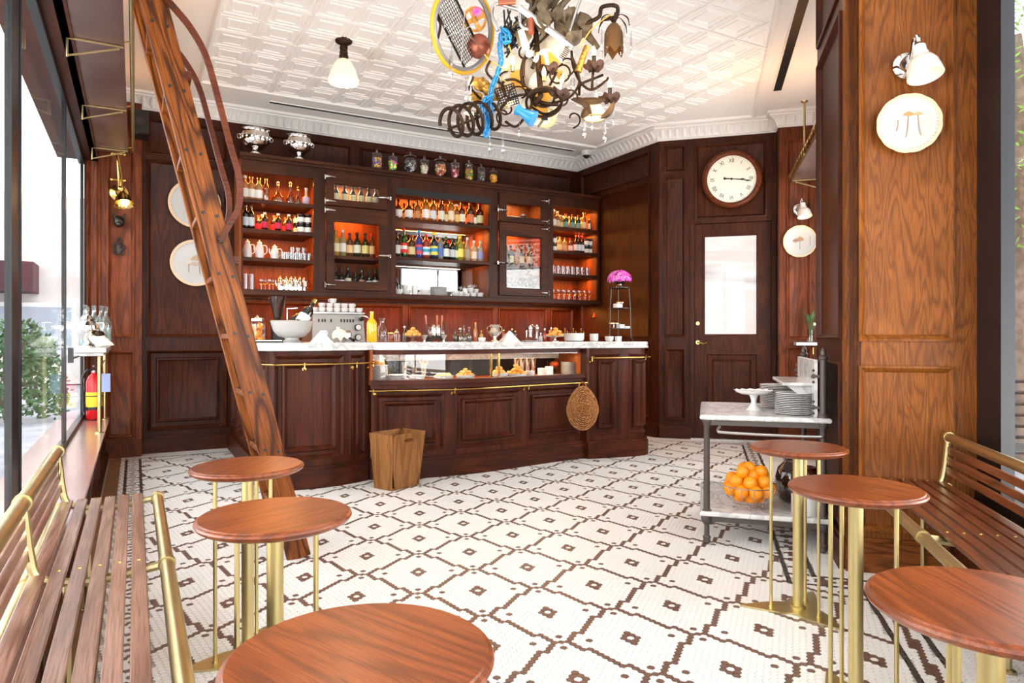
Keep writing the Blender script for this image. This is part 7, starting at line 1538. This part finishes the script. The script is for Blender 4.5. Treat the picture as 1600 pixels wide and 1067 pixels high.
for i in range(4):
    q = MB(); q.box(-8 + i * 2.8, -6 + i * 2.8, -.06, 0, .7, 1.9); f_ = q.build('window_frame', 'white', t); q = MB(); q.box(-7.9 + i * 2.8, -6.1 + i * 2.8, -.08, -.05, .8, 1.8); q.build('pane', solid('far pane', '8a94a0', .1), f_)
def bush(x, y, r, h, label, n, seed, lr=.05, col='green'):
    random.seed(seed); t = thing('shrub', label, 'shrub', (x, y, 0)); mb = MB()
    for _ in range(n):
        a = random.uniform(0, 2 * PI); e = random.uniform(0, 1); q = r * math.sqrt(random.uniform(.3, 1)) * (1 - .5 * e); c = V((q * math.cos(a), q * math.sin(a), h * e)); u = V((random.uniform(-1, 1), random.uniform(-1, 1), random.uniform(-.6, 1))).normalized(); w2 = u.orthogonal().normalized(); mb.add([c, c + (u + w2 * .5) * lr, c + u * lr * 2, c + (u - w2 * .5) * lr], [(0, 1, 2, 3)])
    mb.build('foliage', col, t, 0, 'stuff'); mb = MB()
    for k in range(4): mb.tube([(0, 0, 0), (r * .3 * math.cos(k * 1.6), r * .3 * math.sin(k * 1.6), h * .8)], .02, 5)
    mb.build('stem', 'leafdry', t)
x, y, _ = atZ(8, 560, 9); bush(x, y, .7, 1.3, 'green street shrub seen through the left window', 1500, 5); x, y, _ = atZ(48, 560, 11); bush(x, y, .6, 1.1, 'smaller green shrub farther along the street', 1100, 6)
x, y, _ = atZ(1594, 400, 6.2); t = thing('street_tree', 'leaning grey-brown tree trunk with bright foliage outside the right window', 'tree', (x, y, 0)); mb = MB(); cv = catmull([(-.12, 0, -.03), (-.1, 0, .8), (-.03, 0, 1.4), (.08, .0, 2.2), (.0, 0, 3.0), (-.2, 0, 3.8)], 5); mb.tube(cv, [.17 - .003 * k for k in range(len(cv))], 12); mb.tube([(.06, 0, 2.4), (.5, .2, 3.2), (.8, .3, 4)], [.08, .06, .04], 8); mb.build('trunk', speckle('bark', '8d7c6e', '6c5c50', 14, .9), t)
random.seed(8); mb = MB()
for _ in range(9000):
    c = V((random.uniform(-.5, 2.2), random.uniform(-1.8, .5), random.uniform(1.9, 4.6))); u = V((random.uniform(-1, 1), random.uniform(-1, 1), random.uniform(-1, .4))).normalized(); w2 = u.orthogonal().normalized(); mb.add([c, c + (u + w2 * .5) * .04, c + u * .08, c + (u - w2 * .5) * .04], [(0, 1, 2, 3)])
lf = NT('bright leaves'); b = lf.bsdf('739a3a', .6); M['brightleaf'] = lf.m; mb.build('foliage', 'brightleaf', t, 0, 'stuff')
x, y, _ = atZ(1605, 600, 4.1); t = thing('street_chair', 'dark metal slatted café chair outside the right window', 'chair', (x, y, -.03), 2.4)
for sx_ in (-.19, .19):
    for sy_ in (-.19, .19): q = MB(); q.cyl((sx_, sy_, 0), (sx_, sy_ * .9, .45), .012, 8); q.build('leg', 'iron', t)
q = MB()
for k in range(6): q.box(-.2, .2, -.2 + k * .07, -.15 + k * .07, .45, .465)
q.build('seat', 'iron', t)
for k in range(6): q = MB(); q.tube(catmull([(-.2, .19 + .01 * k, .55 + k * .065), (0, .26 + .01 * k, .56 + k * .065), (.2, .19 + .01 * k, .55 + k * .065)], 5), .010, 6); q.build('back_slat', 'iron', t)
for sx_ in (-.2, .2): q = MB(); q.tube([(sx_, .19, .45), (sx_, .26, .92)], .013, 8); q.build('back_post', 'iron', t)
x, y, _ = atZ(1625, 560, 7); bush(x, y, .8, 1.0, 'low green planting outside the right window', 1200, 9, .05, 'brightleaf')
# ------------------------------------------------------------------ tell look-alikes apart by their order in view
bpy.context.view_layer.update()
_g = {}
for o in COL.objects:
    if 'label' in o and 'category' in o and not o.parent: _g.setdefault(o['label'], []).append(o)
for lb, os_ in _g.items():
    if 1 < len(os_) <= 40:
        def sx(o):
            p = o.matrix_world.translation; return (p.x * C_ - p.y * S) / (p.x * S + p.y * C_)
        W20 = ORD + ['seventeenth', 'eighteenth', 'nineteenth', 'twentieth']
        for k, o in enumerate(sorted(os_, key=sx)):
            if k + 1 < len(W20): o['label'] = (f'{W20[k + 1]} from left: ' + lb)
